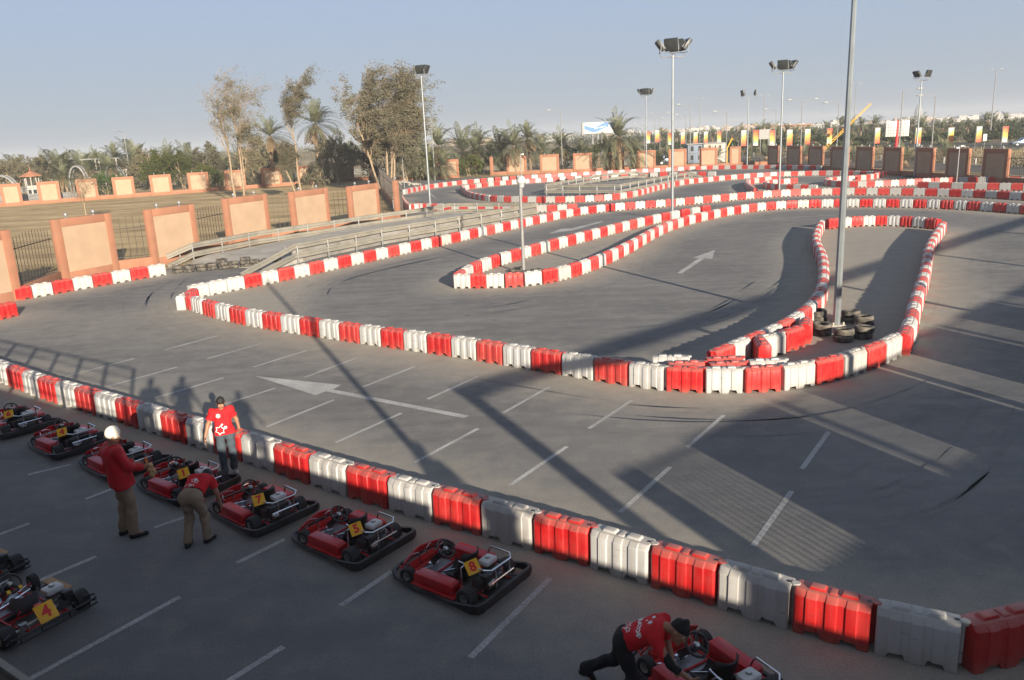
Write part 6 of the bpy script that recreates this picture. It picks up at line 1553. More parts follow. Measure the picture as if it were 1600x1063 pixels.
def palm_mesh(seed, trunk_h, fl, nf, wind, lw=0.035, nl=26, droop=1.0, leaf='palmleaf', dead=8, skirt=False):
    r = np.random.RandomState(seed); mb = MB(); pts = []; rad = []
    bend = r.uniform(-.3, .3, 2)
    for k in range(9):
        t = k / 8; pts.append((bend[0] * t * t, bend[1] * t * t, trunk_h * t)); rad.append((0.26 - 0.06 * t) * (1 + 0.06 * (k % 2)))
    if trunk_h > 0.3:
        # rough trunk with leaf-base rings
        P2_ = []; R2_ = []
        K = int(trunk_h / 0.16)
        for k in range(K + 1):
            t = k / K; P2_.append((bend[0] * t * t, bend[1] * t * t, trunk_h * t)); R2_.append((0.24 - 0.05 * t) * (1.0 if k % 2 else 0.86) + (0.05 if t > .85 else 0))
        mb.tube(P2_, R2_, 9)
        trunk = mb.mesh('palm_trunk', 'palmbark', smooth=False)
    else: trunk = None
    top = np.array([bend[0], bend[1], trunk_h]); Vs = []; Qs = []; mi = []; off = 0
    for i in range(nf + dead):
        isd = i >= nf
        az = r.uniform(0, 2 * PI); el = R(84 - 100 * (i / nf) ** 0.85 + r.uniform(-9, 9)) if not isd else R(r.uniform(-60, -25))
        L = fl * r.uniform(.82, 1.1) * (0.75 if i < nf * .12 else 1) * (0.75 if isd else 1)
        d = np.array([math.cos(az) * math.cos(el), math.sin(az) * math.cos(el), math.sin(el)]); N = 9; p = top.copy(); spine = [p.copy()]; seg = L / N; dirs = [d]
        for k in range(N):
            d = d + np.array([wind[0] * 0.10, wind[1] * 0.10, -0.085 * droop * (1 + k * 0.16)]) * (L / 3.0); d = d / np.linalg.norm(d); p = p + d * seg; spine.append(p.copy()); dirs.append(d)
        spine = np.array(spine); dirs = np.array(dirs)
        s_ = np.linspace(0.12, 0.99, nl); x = s_ * N; i0 = np.clip(x.astype(int), 0, N - 1); f = (x - i0)[:, None]
        C = spine[i0] * (1 - f) + spine[i0 + 1] * f; dd = dirs[i0]
        up = np.array([0, 0, 1.0]); side = np.cross(dd, up); side /= np.linalg.norm(side, axis=1)[:, None] + 1e-9; nu = np.cross(side, dd)
        ll = fl * 0.16 * np.sin(np.clip(s_ * 0.9 + 0.12, 0, 1) * PI) ** 0.6 * r.uniform(.85, 1.15, nl)
        for sg in (-1, 1):
            D = (side * sg * 0.80 + dd * 0.62 + nu * r.uniform(0.12, .4, (nl, 1)) + np.array([wind[0], wind[1], 0]) * 0.18 + np.array([0, 0, -0.18])); D /= np.linalg.norm(D, axis=1)[:, None]; D = D * ll[:, None]
            Wd = np.cross(D, nu); Wd /= np.linalg.norm(Wd, axis=1)[:, None] + 1e-9
            V, Q = quads_from(C, D, Wd * lw, nl); Vs.append(V); Qs.append(Q + off); off += len(V); mi += [1 if isd else 0] * len(Q)
        # rib
        w = side[0] * 0.022
        for k in range(N):
            V = np.array([spine[k] - w, spine[k] + w, spine[k + 1] + w * .7, spine[k + 1] - w * .7]); Vs.append(V); Qs.append(np.arange(4)[None, :] + off); off += 4; mi.append(1 if isd else 0)
    crown = np_mesh('palm_crown', np.concatenate(Vs), np.concatenate(Qs), [leaf, 'dryfrond'], mi)
    return trunk, crown
WIND = (0.55, 0.12)
PALM = [palm_mesh(11, 4.6, 3.3, 46, WIND), palm_mesh(12, 3.4, 3.5, 50, WIND), palm_mesh(13, 5.6, 3.1, 44, WIND), palm_mesh(14, 2.2, 3.6, 50, WIND)]
FPALM = [palm_mesh(21, 4.4, 3.3, 40, WIND, 0.055, 16, leaf='farpalmleaf', dead=5), palm_mesh(22, 3.2, 3.6, 40, WIND, 0.055, 16, leaf='farpalmleaf', dead=5), palm_mesh(23, 5.5, 3.2, 38, WIND, 0.055, 16, leaf='farpalmleaf', dead=5)]
YPALM = [palm_mesh(31, 0.5, 2.3, 22, WIND, 0.03, 20, 0.6, dead=4), palm_mesh(32, 0.9, 2.6, 24, WIND, 0.03, 20, 0.6, dead=5)]
ZMAX = {}
def palm(kit, px, Y, top, label, group, sc_=None, rz=None):
    t, H = stand(px, Y, top)
    trunk, crown = kit
    if crown.name not in ZMAX: ZMAX[crown.name] = max(v.co.z for v in crown.vertices)
    zmax = ZMAX[crown.name]
    s_ = H / zmax if sc_ is None else sc_
    root = empty('palm_tree', t, rnd.uniform(-.5, .5) if rz is None else rz, label, 'palm tree', group); root.scale = (s_, s_, s_)
    if trunk: link('trunk', trunk, root)
    link('crown', crown, root); return root

def leaf_cloud(seed, blobs, n, ls, lw, wind=(0, 0), up=0.0):
    """leaf quads scattered in lumps; blobs: (centre, radii, share)"""
    r = np.random.RandomState(seed); Cs = []
    tot = sum(b[2] for b in blobs)
    for c, ra, sh in blobs:
        k = int(n * sh / tot); nsub = max(3, int(k / 26)); u = r.normal(size=(nsub, 3)); u /= np.linalg.norm(u, axis=1)[:, None]; u *= r.uniform(0.45, 1.0, (nsub, 1)) ** 0.5
        sub = np.array(c) + u * np.array(ra); ids = r.randint(0, nsub, k)
        Cs.append(sub[ids] + r.normal(size=(k, 3)) * np.array(ra) * 0.13)
    C = np.concatenate(Cs); k = len(C)
    D = r.normal(size=(k, 3)) + np.array([wind[0], wind[1], up]); D /= np.linalg.norm(D, axis=1)[:, None]; D *= (ls * r.uniform(.6, 1.3, k))[:, None]
    W = np.cross(D, r.normal(size=(k, 3))); W /= np.linalg.norm(W, axis=1)[:, None] + 1e-9; W *= lw
    return quads_from(C, D, W, k)
def bush_mesh(name, seed, blobs, n, ls, lw, m, wind=(0.5, 0.1), stems=4):
    V, Q = leaf_cloud(seed, blobs, n, ls, lw, wind, 0.2); return np_mesh(name, V, Q, m)

def windy_tree(seed, H, stems, leaf, nleaf, spread, wind=(0.9, 0.15), ls=0.16, lw=0.026, first=0.35, dens=1.0, twig=0.012, tassel=0.5, bare=0.25):
    """tall wind-swept tree: several stems, limbs that stream downwind, leaves in loose tassels along the twigs"""
    r = np.random.RandomState(seed); mb = MB(); tips = []
    def limb(p, d, L, rad, depth):
        pts = [p.copy()]; rr = [rad]; N = 7
        for k in range(N):
            d = d + r.normal(size=3) * (0.09 if depth else 0.055) + np.array([wind[0] * 0.05 * depth, wind[1] * 0.05 * depth, 0.07 if depth == 0 else (0.06 if depth == 1 else -0.02)]); d = d / np.linalg.norm(d)
            p = p + d * L / N; pts.append(p.copy()); rr.append(max(twig * 0.6, rad * (1 - 0.66 * (k + 1) / N)))
            if depth < 3 and k >= (N * first if depth == 0 else 1) and r.rand() < (0.97 if depth < 2 else 0.8) * dens:
                for q in range(2 if depth < 2 else 1):
                    a = r.uniform(0, 2 * PI); o = np.cross(d, np.array([math.cos(a), math.sin(a), .3])); o /= np.linalg.norm(o)
                    limb(p.copy(), d * 0.8 + o * r.uniform(.5, 1.0) * spread, L * (r.uniform(.30, .48) if depth == 0 else r.uniform(.4, .62)), rr[-1] * 0.6, depth + 1)
            if depth >= 2: tips.append((p.copy(), d.copy(), depth))
        mb.tube([tuple(x) for x in pts], rr, 7 if depth == 0 else (5 if depth < 2 else 3), caps=False)
        tips.append((p.copy(), d.copy(), depth))
    for dx, dy, lean, hs in stems:
        limb(np.array([dx, dy, 0.0]), nrm((lean, r.uniform(-.08, .08), 1)), H * hs, 0.05 + 0.010 * H, 0)
    T_ = np.array([t[0] for t in tips]); Dt = np.array([t[1] for t in tips])
    # clumps: some stretches of twig are full, others nearly bare; the top twigs are thinner
    cell = np.floor(T_ / 1.1).astype(int); hsh = ((cell[:, 0] * 73856093) ^ (cell[:, 1] * 19349663) ^ (cell[:, 2] * 83492791)) % 1000 / 1000.0
    full = np.clip((hsh - bare) / (1 - bare), 0, 1) + 0.05; full *= np.clip(1.25 - 0.75 * (T_[:, 2] / T_[:, 2].max()) ** 3, .3, 1)
    ids = r.choice(len(T_), nleaf, p=full / full.sum()); n = nleaf
    C = T_[ids] + r.normal(size=(n, 3)) * np.array([.16, .16, .14]) + np.array([wind[0] * .5, wind[1] * .5, -.25]) * (r.rand(n, 1) ** 1.5) * tassel
    D = Dt[ids] * 0.6 + r.normal(size=(n, 3)) * 0.5 + np.array([wind[0] * 0.8, wind[1], -0.5]); D /= np.linalg.norm(D, axis=1)[:, None]; D *= (ls * r.uniform(.6, 1.4, n))[:, None]
    W = np.cross(D, r.normal(size=(n, 3))); W /= np.linalg.norm(W, axis=1)[:, None] + 1e-9; W *= lw
    V, Q = quads_from(C, D, W, n)
    return mb.mesh('trunk', 'bark', smooth=True, angle=80), np_mesh('crown', V, Q, leaf)
def tree(kit, loc, label, cat='tree', group=None, rz=0.0, s_=1.0):
    root = empty('broadleaf_tree', loc, rz, label, cat, group); root.scale = (s_, s_, s_)
    link('trunk', kit[0], root); link('crown', kit[1], root); return root

# three tall windswept trees by the garden wall
def fit_tree(kit, H, W=None):
    """scale a finished tree so that its crown reaches the height the photo shows"""
    top = max(np.percentile(np.array([v.co.z for v in kit[1].vertices]), 99.6), 1.0); k = H / top
    for me in kit:
        me.transform(Matrix.Diagonal((k, k, k, 1)))
    return kit
t, H = stand(350, 101, 112); tree(fit_tree(windy_tree(3, 11, [(-0.6, 0, -.02, 1), (0.5, .2, .05, .95), (.1, .6, .16, .6)], 'oliveleaf', 10500, .55, first=.42, ls=.26, lw=.036, bare=.52, tassel=1.0), H), t, 'tall thin windblown tree with bare upper twigs, left of the three tall trees', group='tall windblown trees')
t, H = stand(449, 108, 108); tree(fit_tree(windy_tree(8, 11, [(0.1, 0, -.02, 1), (-.6, 0, -.22, .45)], 'oliveleaf', 15000, .40, first=.46, ls=.26, lw=.044, bare=.25, tassel=.8), H), t, 'tall slim windblown tree with crossing trunks, middle of the three tall trees', group='tall windblown trees')
t, H = stand(590, 112, 108); tree(fit_tree(windy_tree(15, 10, [(-.8, 0, -.20, .95), (0, .3, -.03, 1.02), (.7, 0, .10, 1), (.3, -.5, .22, .78), (-1.2, .4, -.36, .75)], 'oliveleaf', 52000, .62, first=.25, dens=1.1, ls=.26, lw=.048, bare=.12, tassel=.7), H), t, 'big dense windblown tree, right of the three tall trees', group='tall windblown trees')
t, H = stand(122, 84, 268); tree(fit_tree(windy_tree(5, 5, [(0, 0, .02, .9)], 'oliveleaf', 1800, .95, wind=(.2, .05), first=.30, ls=.13, lw=.02), H), Vector((t.x, t.y, 0)), 'small pale nearly bare tree inside the garden at left')
def bush(px, Y, top, w, label, m, n, seed, ls=0.3, lw=0.07, group=None, depth=None, base=0.0, name='bush', trunk=True):
    t, H = stand(px, Y, top); hw = w / 2 * Y / F; r = np.random.RandomState(seed); dp = depth or hw * 0.8
    blobs = []
    for k in range(16):
        x = r.uniform(-.8, .8); zt = (1 - .45 * abs(x) ** 1.6) * r.uniform(.62, 1.0)
        blobs.append(((x * hw, r.uniform(-.6, .6) * dp, H * (base + (1 - base) * (zt - .17))), (hw * r.uniform(.14, .30), dp * r.uniform(.2, .35), H * r.uniform(.08, .19)), 1))
    blobs.append(((0, 0, H * (base + (1 - base) * .38)), (hw * .72, dp * .6, H * (1 - base) * .34), 4))
    root = empty(name, t, 0, label, 'tree' if base > .05 or H > 4 else 'bush', group)
    link('crown', bush_mesh('crown', seed, blobs, n, ls, lw, m), root)
    mb = MB()
    for k in range(4): mb.tube([(r.uniform(-.1, .1) * hw, 0, 0), (r.uniform(-.25, .25) * hw, r.uniform(-.2, .2) * dp, H * .3), (r.uniform(-.5, .5) * hw, r.uniform(-.4, .4) * dp, H * .68)], [.06 + .008 * H, .05 + .004 * H, .03], 6)
    mb.build('trunk', 'bark', root, smooth=True); return root
# left background
bush(15, 175, 236, 105, 'grey brown bushy tree at the far left edge behind the wall', 'brownleaf', 9000, 41, .34, .085)
bush(62, 170, 236, 80, 'dull green bushy tree directly behind the white kiosk', 'brownleaf', 7000, 42, .34, .085)
bush(160, 140, 264, 62, 'rounded clipped bright green bush behind the left wall panels', 'hedgeleaf', 8000, 43, .22, .07)
bush(222, 160, 222, 70, 'olive brown tree just left of the bright green acacia', 'brownleaf', 7000, 44, .34, .08)
bush(240, 152, 211, 56, 'yellowish green upright tree in the left group', 'greenleaf', 8000, 45, .34, .08)
bush(278, 150, 227, 90, 'broad bright green acacia behind the fourth left wall panel', 'greenleaf', 11000, 46, .34, .08)
bush(318, 150, 214, 62, 'pale dry tree between the acacia and the tall trees', 'oliveleaf', 6500, 47, .30, .07)
bush(318, 146, 250, 50, 'low green bush behind the wall below the dry tree', 'greenleaf', 5000, 48, .28, .07)
bush(400, 146, 218, 90, 'rusty brown bushy tree between the first two tall trees', 'brownleaf', 9000, 49, .30, .07)
bush(520, 140, 196, 78, 'dense olive bush tree left of the big windblown tree', 'oliveleaf', 9000, 50, .28, .065)
bush(488, 112, 254, 58, 'dry shrub leaning against the hidden wall panel', 'oliveleaf', 3600, 51, .22, .05)
bush(628, 140, 200, 70, 'olive shrub tree on the right flank of the big windblown tree', 'oliveleaf', 9000, 52, .28, .065)
bush(652, 142, 228, 60, 'yellow green bush behind the first back wall panel', 'greenleaf', 6000, 53, .28, .07)
bush(730, 150, 238, 56, 'yellow green bush under the palms left of the thin wall post', 'greenleaf', 5500, 54, .28, .07)
bush(935, 165, 217, 55, 'green bush below the billboard', 'greenleaf', 5000, 55, .28, .07)
bush(880, 160, 225, 70, 'dark hedge bush behind the back wall right of the palm group', 'darkleaf', 6000, 56, .28, .07)
bush(1012, 150, 232, 52, 'dark bush at the foot of the big central palm', 'darkleaf', 5000, 57, .28, .07)
bush(1045, 165, 226, 40, 'small olive bush left of the white booth', 'oliveleaf', 3000, 58, .28, .07)
bush(600, 128, 196, 110, 'olive brown foliage mass around the foot of the big windblown tree', 'oliveleaf', 15000, 59, .28, .065)
LP = [(66, 172, 232), (84, 160, 227), (104, 168, 234), (122, 160, 228), (142, 166, 225), (160, 158, 231), (178, 164, 220), (204, 170, 211), (96, 148, 247), (132, 150, 246), (172, 150, 241), (20, 190, 236), (262, 176, 214), (292, 172, 217), (330, 160, 222), (345, 156, 236), (364, 152, 246), (376, 160, 224), (415, 144, 178), (430, 150, 222), (487, 143, 152), (505, 150, 205), (545, 152, 220), (392, 152, 240), (455, 152, 235), (308, 160, 232)]
for i, (px, Y, top) in enumerate(LP):
    near_ = px in (415, 487)
    palm(PALM[(1, 3, 0, 3)[i % 4]] if not near_ else PALM[2], px, Y, top, ('tall date palm with a clean pale trunk right of the middle tall tree' if px == 487 else 'date palm with pale trunk left of the middle tall tree') if near_ else '%s date palm from the left in the grove behind the garden wall' % ordinal(1 + sorted(LP).index((px, Y, top))), 'date palms behind the garden')
MP = [(655, 170, 196), (684, 150, 184), (722, 165, 191), (748, 165, 190), (742, 152, 203), (782, 150, 197), (803, 145, 187), (826, 147, 188), (845, 175, 205), (878, 155, 196), (668, 140, 222), (690, 138, 232), (765, 160, 212), (908, 180, 214)]
for i, (px, Y, top) in enumerate(MP):
    palm(PALM[(1, 1, 3, 1, 1, 3, 1, 0, 3, 1, 3, 3, 1, 3)[i]], px, Y + 2, top - 2, '%s date palm from the left in the group behind the back wall' % ordinal(1 + sorted(MP).index((px, Y, top))), 'date palms behind the back wall')
big = palm(PALM[1], 968, 142, 163, 'big windblown date palm standing in front of the billboard', 'date palms behind the back wall')
palm(PALM[3], 950, 143, 205, 'lower palm filling the left foot of the big central palm', 'date palms behind the back wall'); palm(PALM[3], 990, 142, 212, 'lower palm filling the right foot of the big central palm', 'date palms behind the back wall')
RP = []
rr_ = random.Random(3)
for i in range(44):
    px = 1018 + i * 14.2 + rr_.uniform(-4, 4); RP.append((px, 200 + rr_.uniform(0, 40) + max(0, 1120 - px) * .5, np.interp(px, [1018, 1130, 1300, 1450, 1640], [203, 191, 183, 178, 175]) + rr_.uniform(-4, 9)))
for i, (px, Y, top) in enumerate(RP):
    palm(FPALM[(1, 0, 1, 2)[i % 4]], px, Y, top, '%s date palm from the left in the band beyond the highway' % ordinal(i + 1), 'date palms beyond the highway')
for i in range(12):
    px = 1030 + i * 50 + rr_.uniform(-8, 8)
    bush(px, 198 + max(0, 1120 - px) * .5, np.interp(px, [1018, 1300, 1640], [219, 205, 199]), 64, '%s dark green bush from the left under the palm band beyond the highway' % ordinal(i + 1), 'darkleaf', 2600, 70 + i, .45, .13, 'bushes under the far palms')
YP = [(1050, 150, 222), (1118, 148, 221), (1200, 150, 219), (1230, 140, 218), (1262, 142, 221), (1330, 135, 222), (1345, 118, 223), (1399, 128, 214), (1420, 112, 219), (1452, 120, 223), (1490, 118, 210), (1549, 118, 218), (1172, 158, 224), (1300, 150, 221)]
for i, (px, Y, top) in enumerate(YP):
    palm(YPALM[i % 2], px, Y, top, '%s low young palm from the left on the verge behind the boundary wall' % ordinal(1 + sorted(YP).index((px, Y, top))), 'young palms on the verge')
# dry scrub and hedge belts that nobody could count
def belt(name, pts, n, h, w, seed, m, ls, lw, label):
    r = np.random.RandomState(seed); P = [g(*p) for p in pts]; Ls = [(P[i + 1] - P[i]).length for i in range(len(P) - 1)]; tot = sum(Ls); Cs = []
    lumps = r.rand(max(8, int(tot / 1.3))) * tot; idx = r.randint(0, len(lumps), n); s_ = np.clip(lumps[idx] + r.normal(size=n) * .45, 0, tot * .999)
    hl = r.uniform(.45, 1.0, len(lumps))[idx]; acc = np.cumsum([0] + Ls); k = np.clip(np.searchsorted(acc, s_) - 1, 0, len(Ls) - 1)
    A = np.array([[p.x, p.y] for p in P]); f = ((s_ - acc[k]) / np.array(Ls)[k])[:, None]; XY = A[k] * (1 - f) + A[k + 1] * f + r.normal(size=(n, 2)) * w * .4
    C = np.c_[XY, h * hl * r.rand(n) ** .8]; D = r.normal(size=(n, 3)) + np.array([.6, .1, .6]); D /= np.linalg.norm(D, axis=1)[:, None]; D *= (ls * r.uniform(.6, 1.3, n))[:, None]
    W = np.cross(D, r.normal(size=(n, 3))); W /= np.linalg.norm(W, axis=1)[:, None] + 1e-9
    V, Q = quads_from(C, D, W * lw, n); o = link(name, np_mesh(name, V, Q, m)); return tag(o, label, 'shrubs', kind='stuff')
belt('ground_cover', [(640, 268), (720, 262), (800, 256), (900, 252)], 9000, 1.5, 5, 5, 'brownleaf', .35, .08, 'low dry ground cover under the palms behind the back wall')
belt('ground_cover', [(640, 255), (760, 246), (900, 240), (1000, 235)], 12000, 2.6, 6, 6, 'darkleaf', .4, .1, 'dark undergrowth beneath the palm group behind the back wall')
belt('dry_scrub', [(1125, 243), (1250, 246.5), (1380, 251.5), (1500, 257), (1640, 264)], 9000, 1.3, 2.5, 7, 'brownleaf', .3, .07, 'brown scrub hedge along the kerb of the service road')
belt('dry_scrub', [(1100, 236), (1300, 238), (1500, 243), (1640, 248)], 8000, 1.5, 6, 8, 'strawleaf', .35, .06, 'straw coloured dry grass on the verge between the two roads')
belt('far_wood', [(880, 229), (1000, 222.5), (1130, 219), (1300, 216.5), (1500, 216), (1700, 217)], 16000, 5.2, 14, 9, 'darkleaf', .8, .24, 'dark wood closing the gaps under the palm band beyond the highway')
belt('far_wood', [(-60, 278), (60, 272), (200, 265), (330, 258), (480, 250), (640, 243)], 24000, 6.0, 14, 10, 'brownleaf', .7, .19, 'grey green undergrowth of the palm grove behind the garden')
belt('far_wood', [(-60, 264), (200, 252), (480, 239), (800, 224.5), (1000, 216)], 12000, 9.0, 30, 12, 'farpalmleaf', 1.6, .5, 'distant belt of trees on the left horizon')
belt('weeds', [(40, 452), (160, 436), (300, 412)], 500, .25, .5, 13, 'strawleaf', .12, .015, 'sparse dry weeds at the foot of the near garden wall')

# ------------------------------------------------------------------ things beyond the walls
def rail_fence(name, pts, label, H=1.1, m='bluefence'):
    P = [g(*p) for p in pts]; root = empty(name, P[0], label=label, cat='fence'); mb = MB(); mp = MB()
    for i in range(len(P) - 1):
        a, b = P[i] - P[0], P[i + 1] - P[0]
        for z in (H, H * .12): mb.tube([a + Vector((0, 0, z)), b + Vector((0, 0, z))], 0.035, 6)
        n = int((b - a).length / 0.28)
        for k in range(n): q = a.lerp(b, k / n); mb.box((q.x, q.y, H * .55), (.03, .03, H * .9))
        n = int((b - a).length / 2.6)
        for k in range(n + 1): q = a.lerp(b, k / max(1, n)); mp.box((q.x, q.y, H * .52), (.08, .08, H * 1.04))
    mb.build('rails', m, root); o = mp.build('fence_posts', m, root); o['kind'] = 'stuff'
rail_fence('metal_fence', [(-30, 305), (100, 298.5), (200, 292), (340, 286), (480, 276), (630, 270)], 'pale blue metal fence along the road behind the left garden wall')
rail_fence('metal_fence', [(640, 273), (760, 267.5), (880, 262), (1000, 257.5), (1090, 255)], 'pale blue metal fence along the road behind the back wall')
# kiosk with a tiled roof
t = Vector((*stand(47, 150, 0)[0][:2], 0)); root = empty('kiosk', t, label='small white kiosk with open posts and a reddish pointed roof', cat='kiosk'); root.scale = (.8, .8, .86)
mb = MB(); oct_ = [(1.55 * math.cos(R(45 * k + 22)), 1.55 * math.sin(R(45 * k + 22))) for k in range(8)]; mb.prism(oct_, 0, 2.35); mb.build('base', 'whitewall', root)
mb = MB(); [mb.tube([(1.4 * math.cos(R(45 * k + 22)), 1.4 * math.sin(R(45 * k + 22)), 2.3), (1.4 * math.cos(R(45 * k + 22)), 1.4 * math.sin(R(45 * k + 22)), 4.3)], .11, 6) for k in range(8)]; mb.build('posts', 'whitewall', root)
mb = MB(); mb.lathe([(2.35, 4.25), (2.35, 4.4), (0.12, 5.4), (0.04, 6.3), (0, 6.3)], 8); mb.build('roof', 'roofred', root)
mb = MB(); mb.box((0, -1.45, 1.1), (.7, .1, .8)); mb.box((.95, -1.15, 1.1), (.7, .1, .8), Matrix.Rotation(R(45), 4, 'Z')); mb.build('window', 'darkglass', root)
# arches and the bare frame
def arch(px, Y, w, h, label):
    t = stand(px, Y, 0)[0]; root = empty('arch', t, label=label, cat='arch'); mb = MB()
    for y in (-.5, .5):
        mb.tube([(w / 2 * math.cos(a), y, h * (.45 + .55 * math.sin(a))) if 0 <= a <= PI else (0, 0, 0) for a in [PI * k / 16 for k in range(17)]], .16, 6)
        for s in (-1, 1): mb.tube([(s * w / 2, y, 0), (s * w / 2, y, h * .46)], .14, 6)
    for k in range(17): a = PI * k / 16; mb.box((w / 2 * math.cos(a), 0, h * (.45 + .55 * math.sin(a))), (.55, 1.0, .12), Matrix.Rotation(-a + PI / 2, 4, 'Y'))
    mb.build('arch_ribs', 'greypaint', root); return root
arch(121, 148, 2.9, 5.1, 'grey barrel arch behind the small bare tree'); arch(178, 152, 3.2, 4.9, 'second grey arch half hidden by the clipped green bush'); arch(-2, 140, 5.0, 4.2, 'white arch end cut by the left edge')
t = stand(150, 158, 0)[0]; root = empty('pergola_frame', t, label='bare white post and beam frame behind the arches', cat='frame'); mb = MB()
for x in (-2.4, 0.2, .9, 2.9, 4.2): mb.box((x, 0, 3.1), (.16, .16, 6.2))
mb.build('posts', 'whitewall', root); mb = MB(); mb.box((.9, 0, 6.2), (7.2, .18, .18)); mb.build('beam', 'greypaint', root)
mb = MB(); mb.box((1.2, 1.2, 2.0), (7.6, .2, 4.0)); tag(mb.build('garden_building', 'whitewall', loc=t + Vector((0, 1, 0))), 'pale low wall of a building behind the bare frame', 'building')
mb = MB(); mb.box((0, 0, .7), (14, .25, 1.4)); tag(mb.build('wire_fence', 'greypaint', loc=stand(40, 128, 0)[0] + Vector((2, 0, 0))), 'grey net fence in the gap between the first two left panels', 'fence')
# booth
t, H = stand(1098, 158, 225); root = empty('booth', t, label='white two storey site cabin with a blue grey side behind the back wall', cat='cabin'); w = 0.050 * 158 * .8
mb = MB(); mb.box((1.9, 0, H / 2), (4.2, 3.2, H)); mb.build('wall', 'whitewall', root, bevel=.03)
mb = MB(); mb.box((-1.72, 0, H / 2 - .05), (3.0, 3.0, H - .1)); s2 = mb.build('side_wing', 'bluewall', root, bevel=.03)
mb = MB(); mb.box((.2, 0, H + .08), (7.4, 3.7, .16)); mb.build('roof', 'greypaint', root)
for x, z in ((.9, H * .82), (2.9, H * .82)): mb = MB(); mb.box((x, -1.61, z), (.6, .08, .8)); o = mb.build('window', 'cream', root); m2 = MB(); m2.box((x + .05, -1.66, z), (.3, .05, .5)); m2.build('pane', 'darkglass', o)
for x, z in ((-2.4, H * .78), (-.9, H * .78), (-2.4, H * .32), (-.9, H * .32)): mb = MB(); mb.box((x, -1.52, z), (.55, .08, .9)); mb.build('window', 'darkglass', root)
# billboard
Yb = 235; t, H = stand(935, Yb, 191); root = empty('billboard', t, R(4), 'white and blue wave billboard on posts left of the big palm', 'billboard'); bw = 46 * Yb / F; bh = 16.5 * Yb / F
mb = MB(); mb.box((0, .3, H - bh / 2), (bw, .5, bh)); b_ = mb.build('board', 'signwhite', root, bevel=.03)
mb = MB(); n = 24
for k in range(n):
    x0, x1 = [bw * (-.47 + .94 * q / n) for q in (k, k + 1)]
    def wv(x): u = x / bw; return H - bh * .5 + bh * (.20 * math.sin(u * 6.5 - .6) + .06 + .12 * u), bh * (.16 + .16 * (u + .5))
    (c0, h0), (c1, h1) = wv(x0), wv(x1); mb.add([(x0, .04, c0 - h0), (x1, .04, c1 - h1), (x1, .04, min(H - .1, c1 + h1)), (x0, .04, min(H - .1, c0 + h0))], [(0, 1, 2, 3)])
mb.build('wave', 'bluepaint', b_)
mb = MB(); r8 = random.Random(2)
for k in range(9): x = bw * (-.12 + .045 * k); mb.box((x, .02, H - bh * (.55 - .018 * k)), (bw * .03, .02, bh * r8.uniform(.05, .13)))
mb.box((bw * .36, .02, H - bh * .42), (bw * .07, .02, bh * .34)); mb.build('white_shapes', 'signwhite', b_)
mb = MB(); mb.box((-bw * .26, .02, H - bh * .2), (bw * .08, .02, bh * .06)); mb.build('orange_mark', 'orange', b_)
mb = MB()
for x in (-.2, -.02, .1): mb.tube([(bw * x, .3, 0), (bw * x, .3, H - bh * .9)], .3, 8)
mb.box((-bw * .52, .6, H - bh * .55), (.5, .8, bh * 1.1)); mb.build('posts', 'greypaint', root)
# twin white panel sign on a red post
t, H = stand(1403, 135, 189); root = empty('panel_sign', t, R(-12), 'pair of white gridded panels on a thick red post', 'sign')
for x in (-.98, .98):
    mb = MB(); mb.box((x, 0, H - 1.25), (1.62, .3, 2.5)); p = mb.build('panel', 'lightpanel', root, bevel=.03); m2 = MB()
    for k in range(1, 4): m2.box((x - .81 + .405 * k, -.155, H - 1.25), (.08, .02, 2.46))
    for k in range(1, 5): m2.box((x, -.155, H - 2.5 + .5 * k), (1.6, .022, .08))
    m2.build('grid_bars', 'greypaint', p)
mb = MB(); mb.tube([(0, 0, 0), (0, 0, H - 2.2)], .26, 12); mb.box((0, .05, H - 1.2), (.2, .2, 2.5)); mb.build('post', 'redpaint', root)
# banners along the highway
BN = [(1013, 214, 206), (1027, 214, 204), (1047, 212, 222.5 - 14), (1067, 211, 207), (1087, 210, 207), (1103, 209, 206), (1124, 207, 206), (1162.5, 206, 204), (1181, 205, 203.5), (1207, 203, 204), (1234.5, 200, 203), (1262.5, 198, 202), (1297, 195, 201), (1372, 190, 200), (1436, 182, 200), (1487, 178, 200), (1531, 172, 198), (1572, 168, 198)]
bmesh_ = MB(); bmesh_.box((0, 0, 0), (1.15, .05, 3.3)); BME = bmesh_.mesh('banner_cloth', 'banner')
pm = MB(); pm.tube([(-.68, 0, -3.6), (-.68, 0, 1.75)], .045, 6); pm.tube([(-.68, 0, 1.7), (.6, 0, 1.7)], .03, 6); PME = pm.mesh('banner_pole', 'galv')
for i, (px, Y, top) in enumerate(BN):
    Y = Y * 0.86
    t, H = stand(px, Y, top); hgt = (23 if px > 1150 else 17) * Y / F; s_ = hgt / 3.3
    root = empty('banner', (t.x, t.y, H - hgt / 2), rnd.uniform(-.25, .25), '%s upright coloured banner from the left beside the highway' % ordinal(i + 1), 'banner', 'coloured banners along the highway'); root.scale = (s_, s_, s_)
    root.location.z = max(H - hgt / 2, 3.6 * s_)
    o = link('cloth', BME, root); p_ = link('pole', PME, root)
t, H = stand(1195, 190, 203)
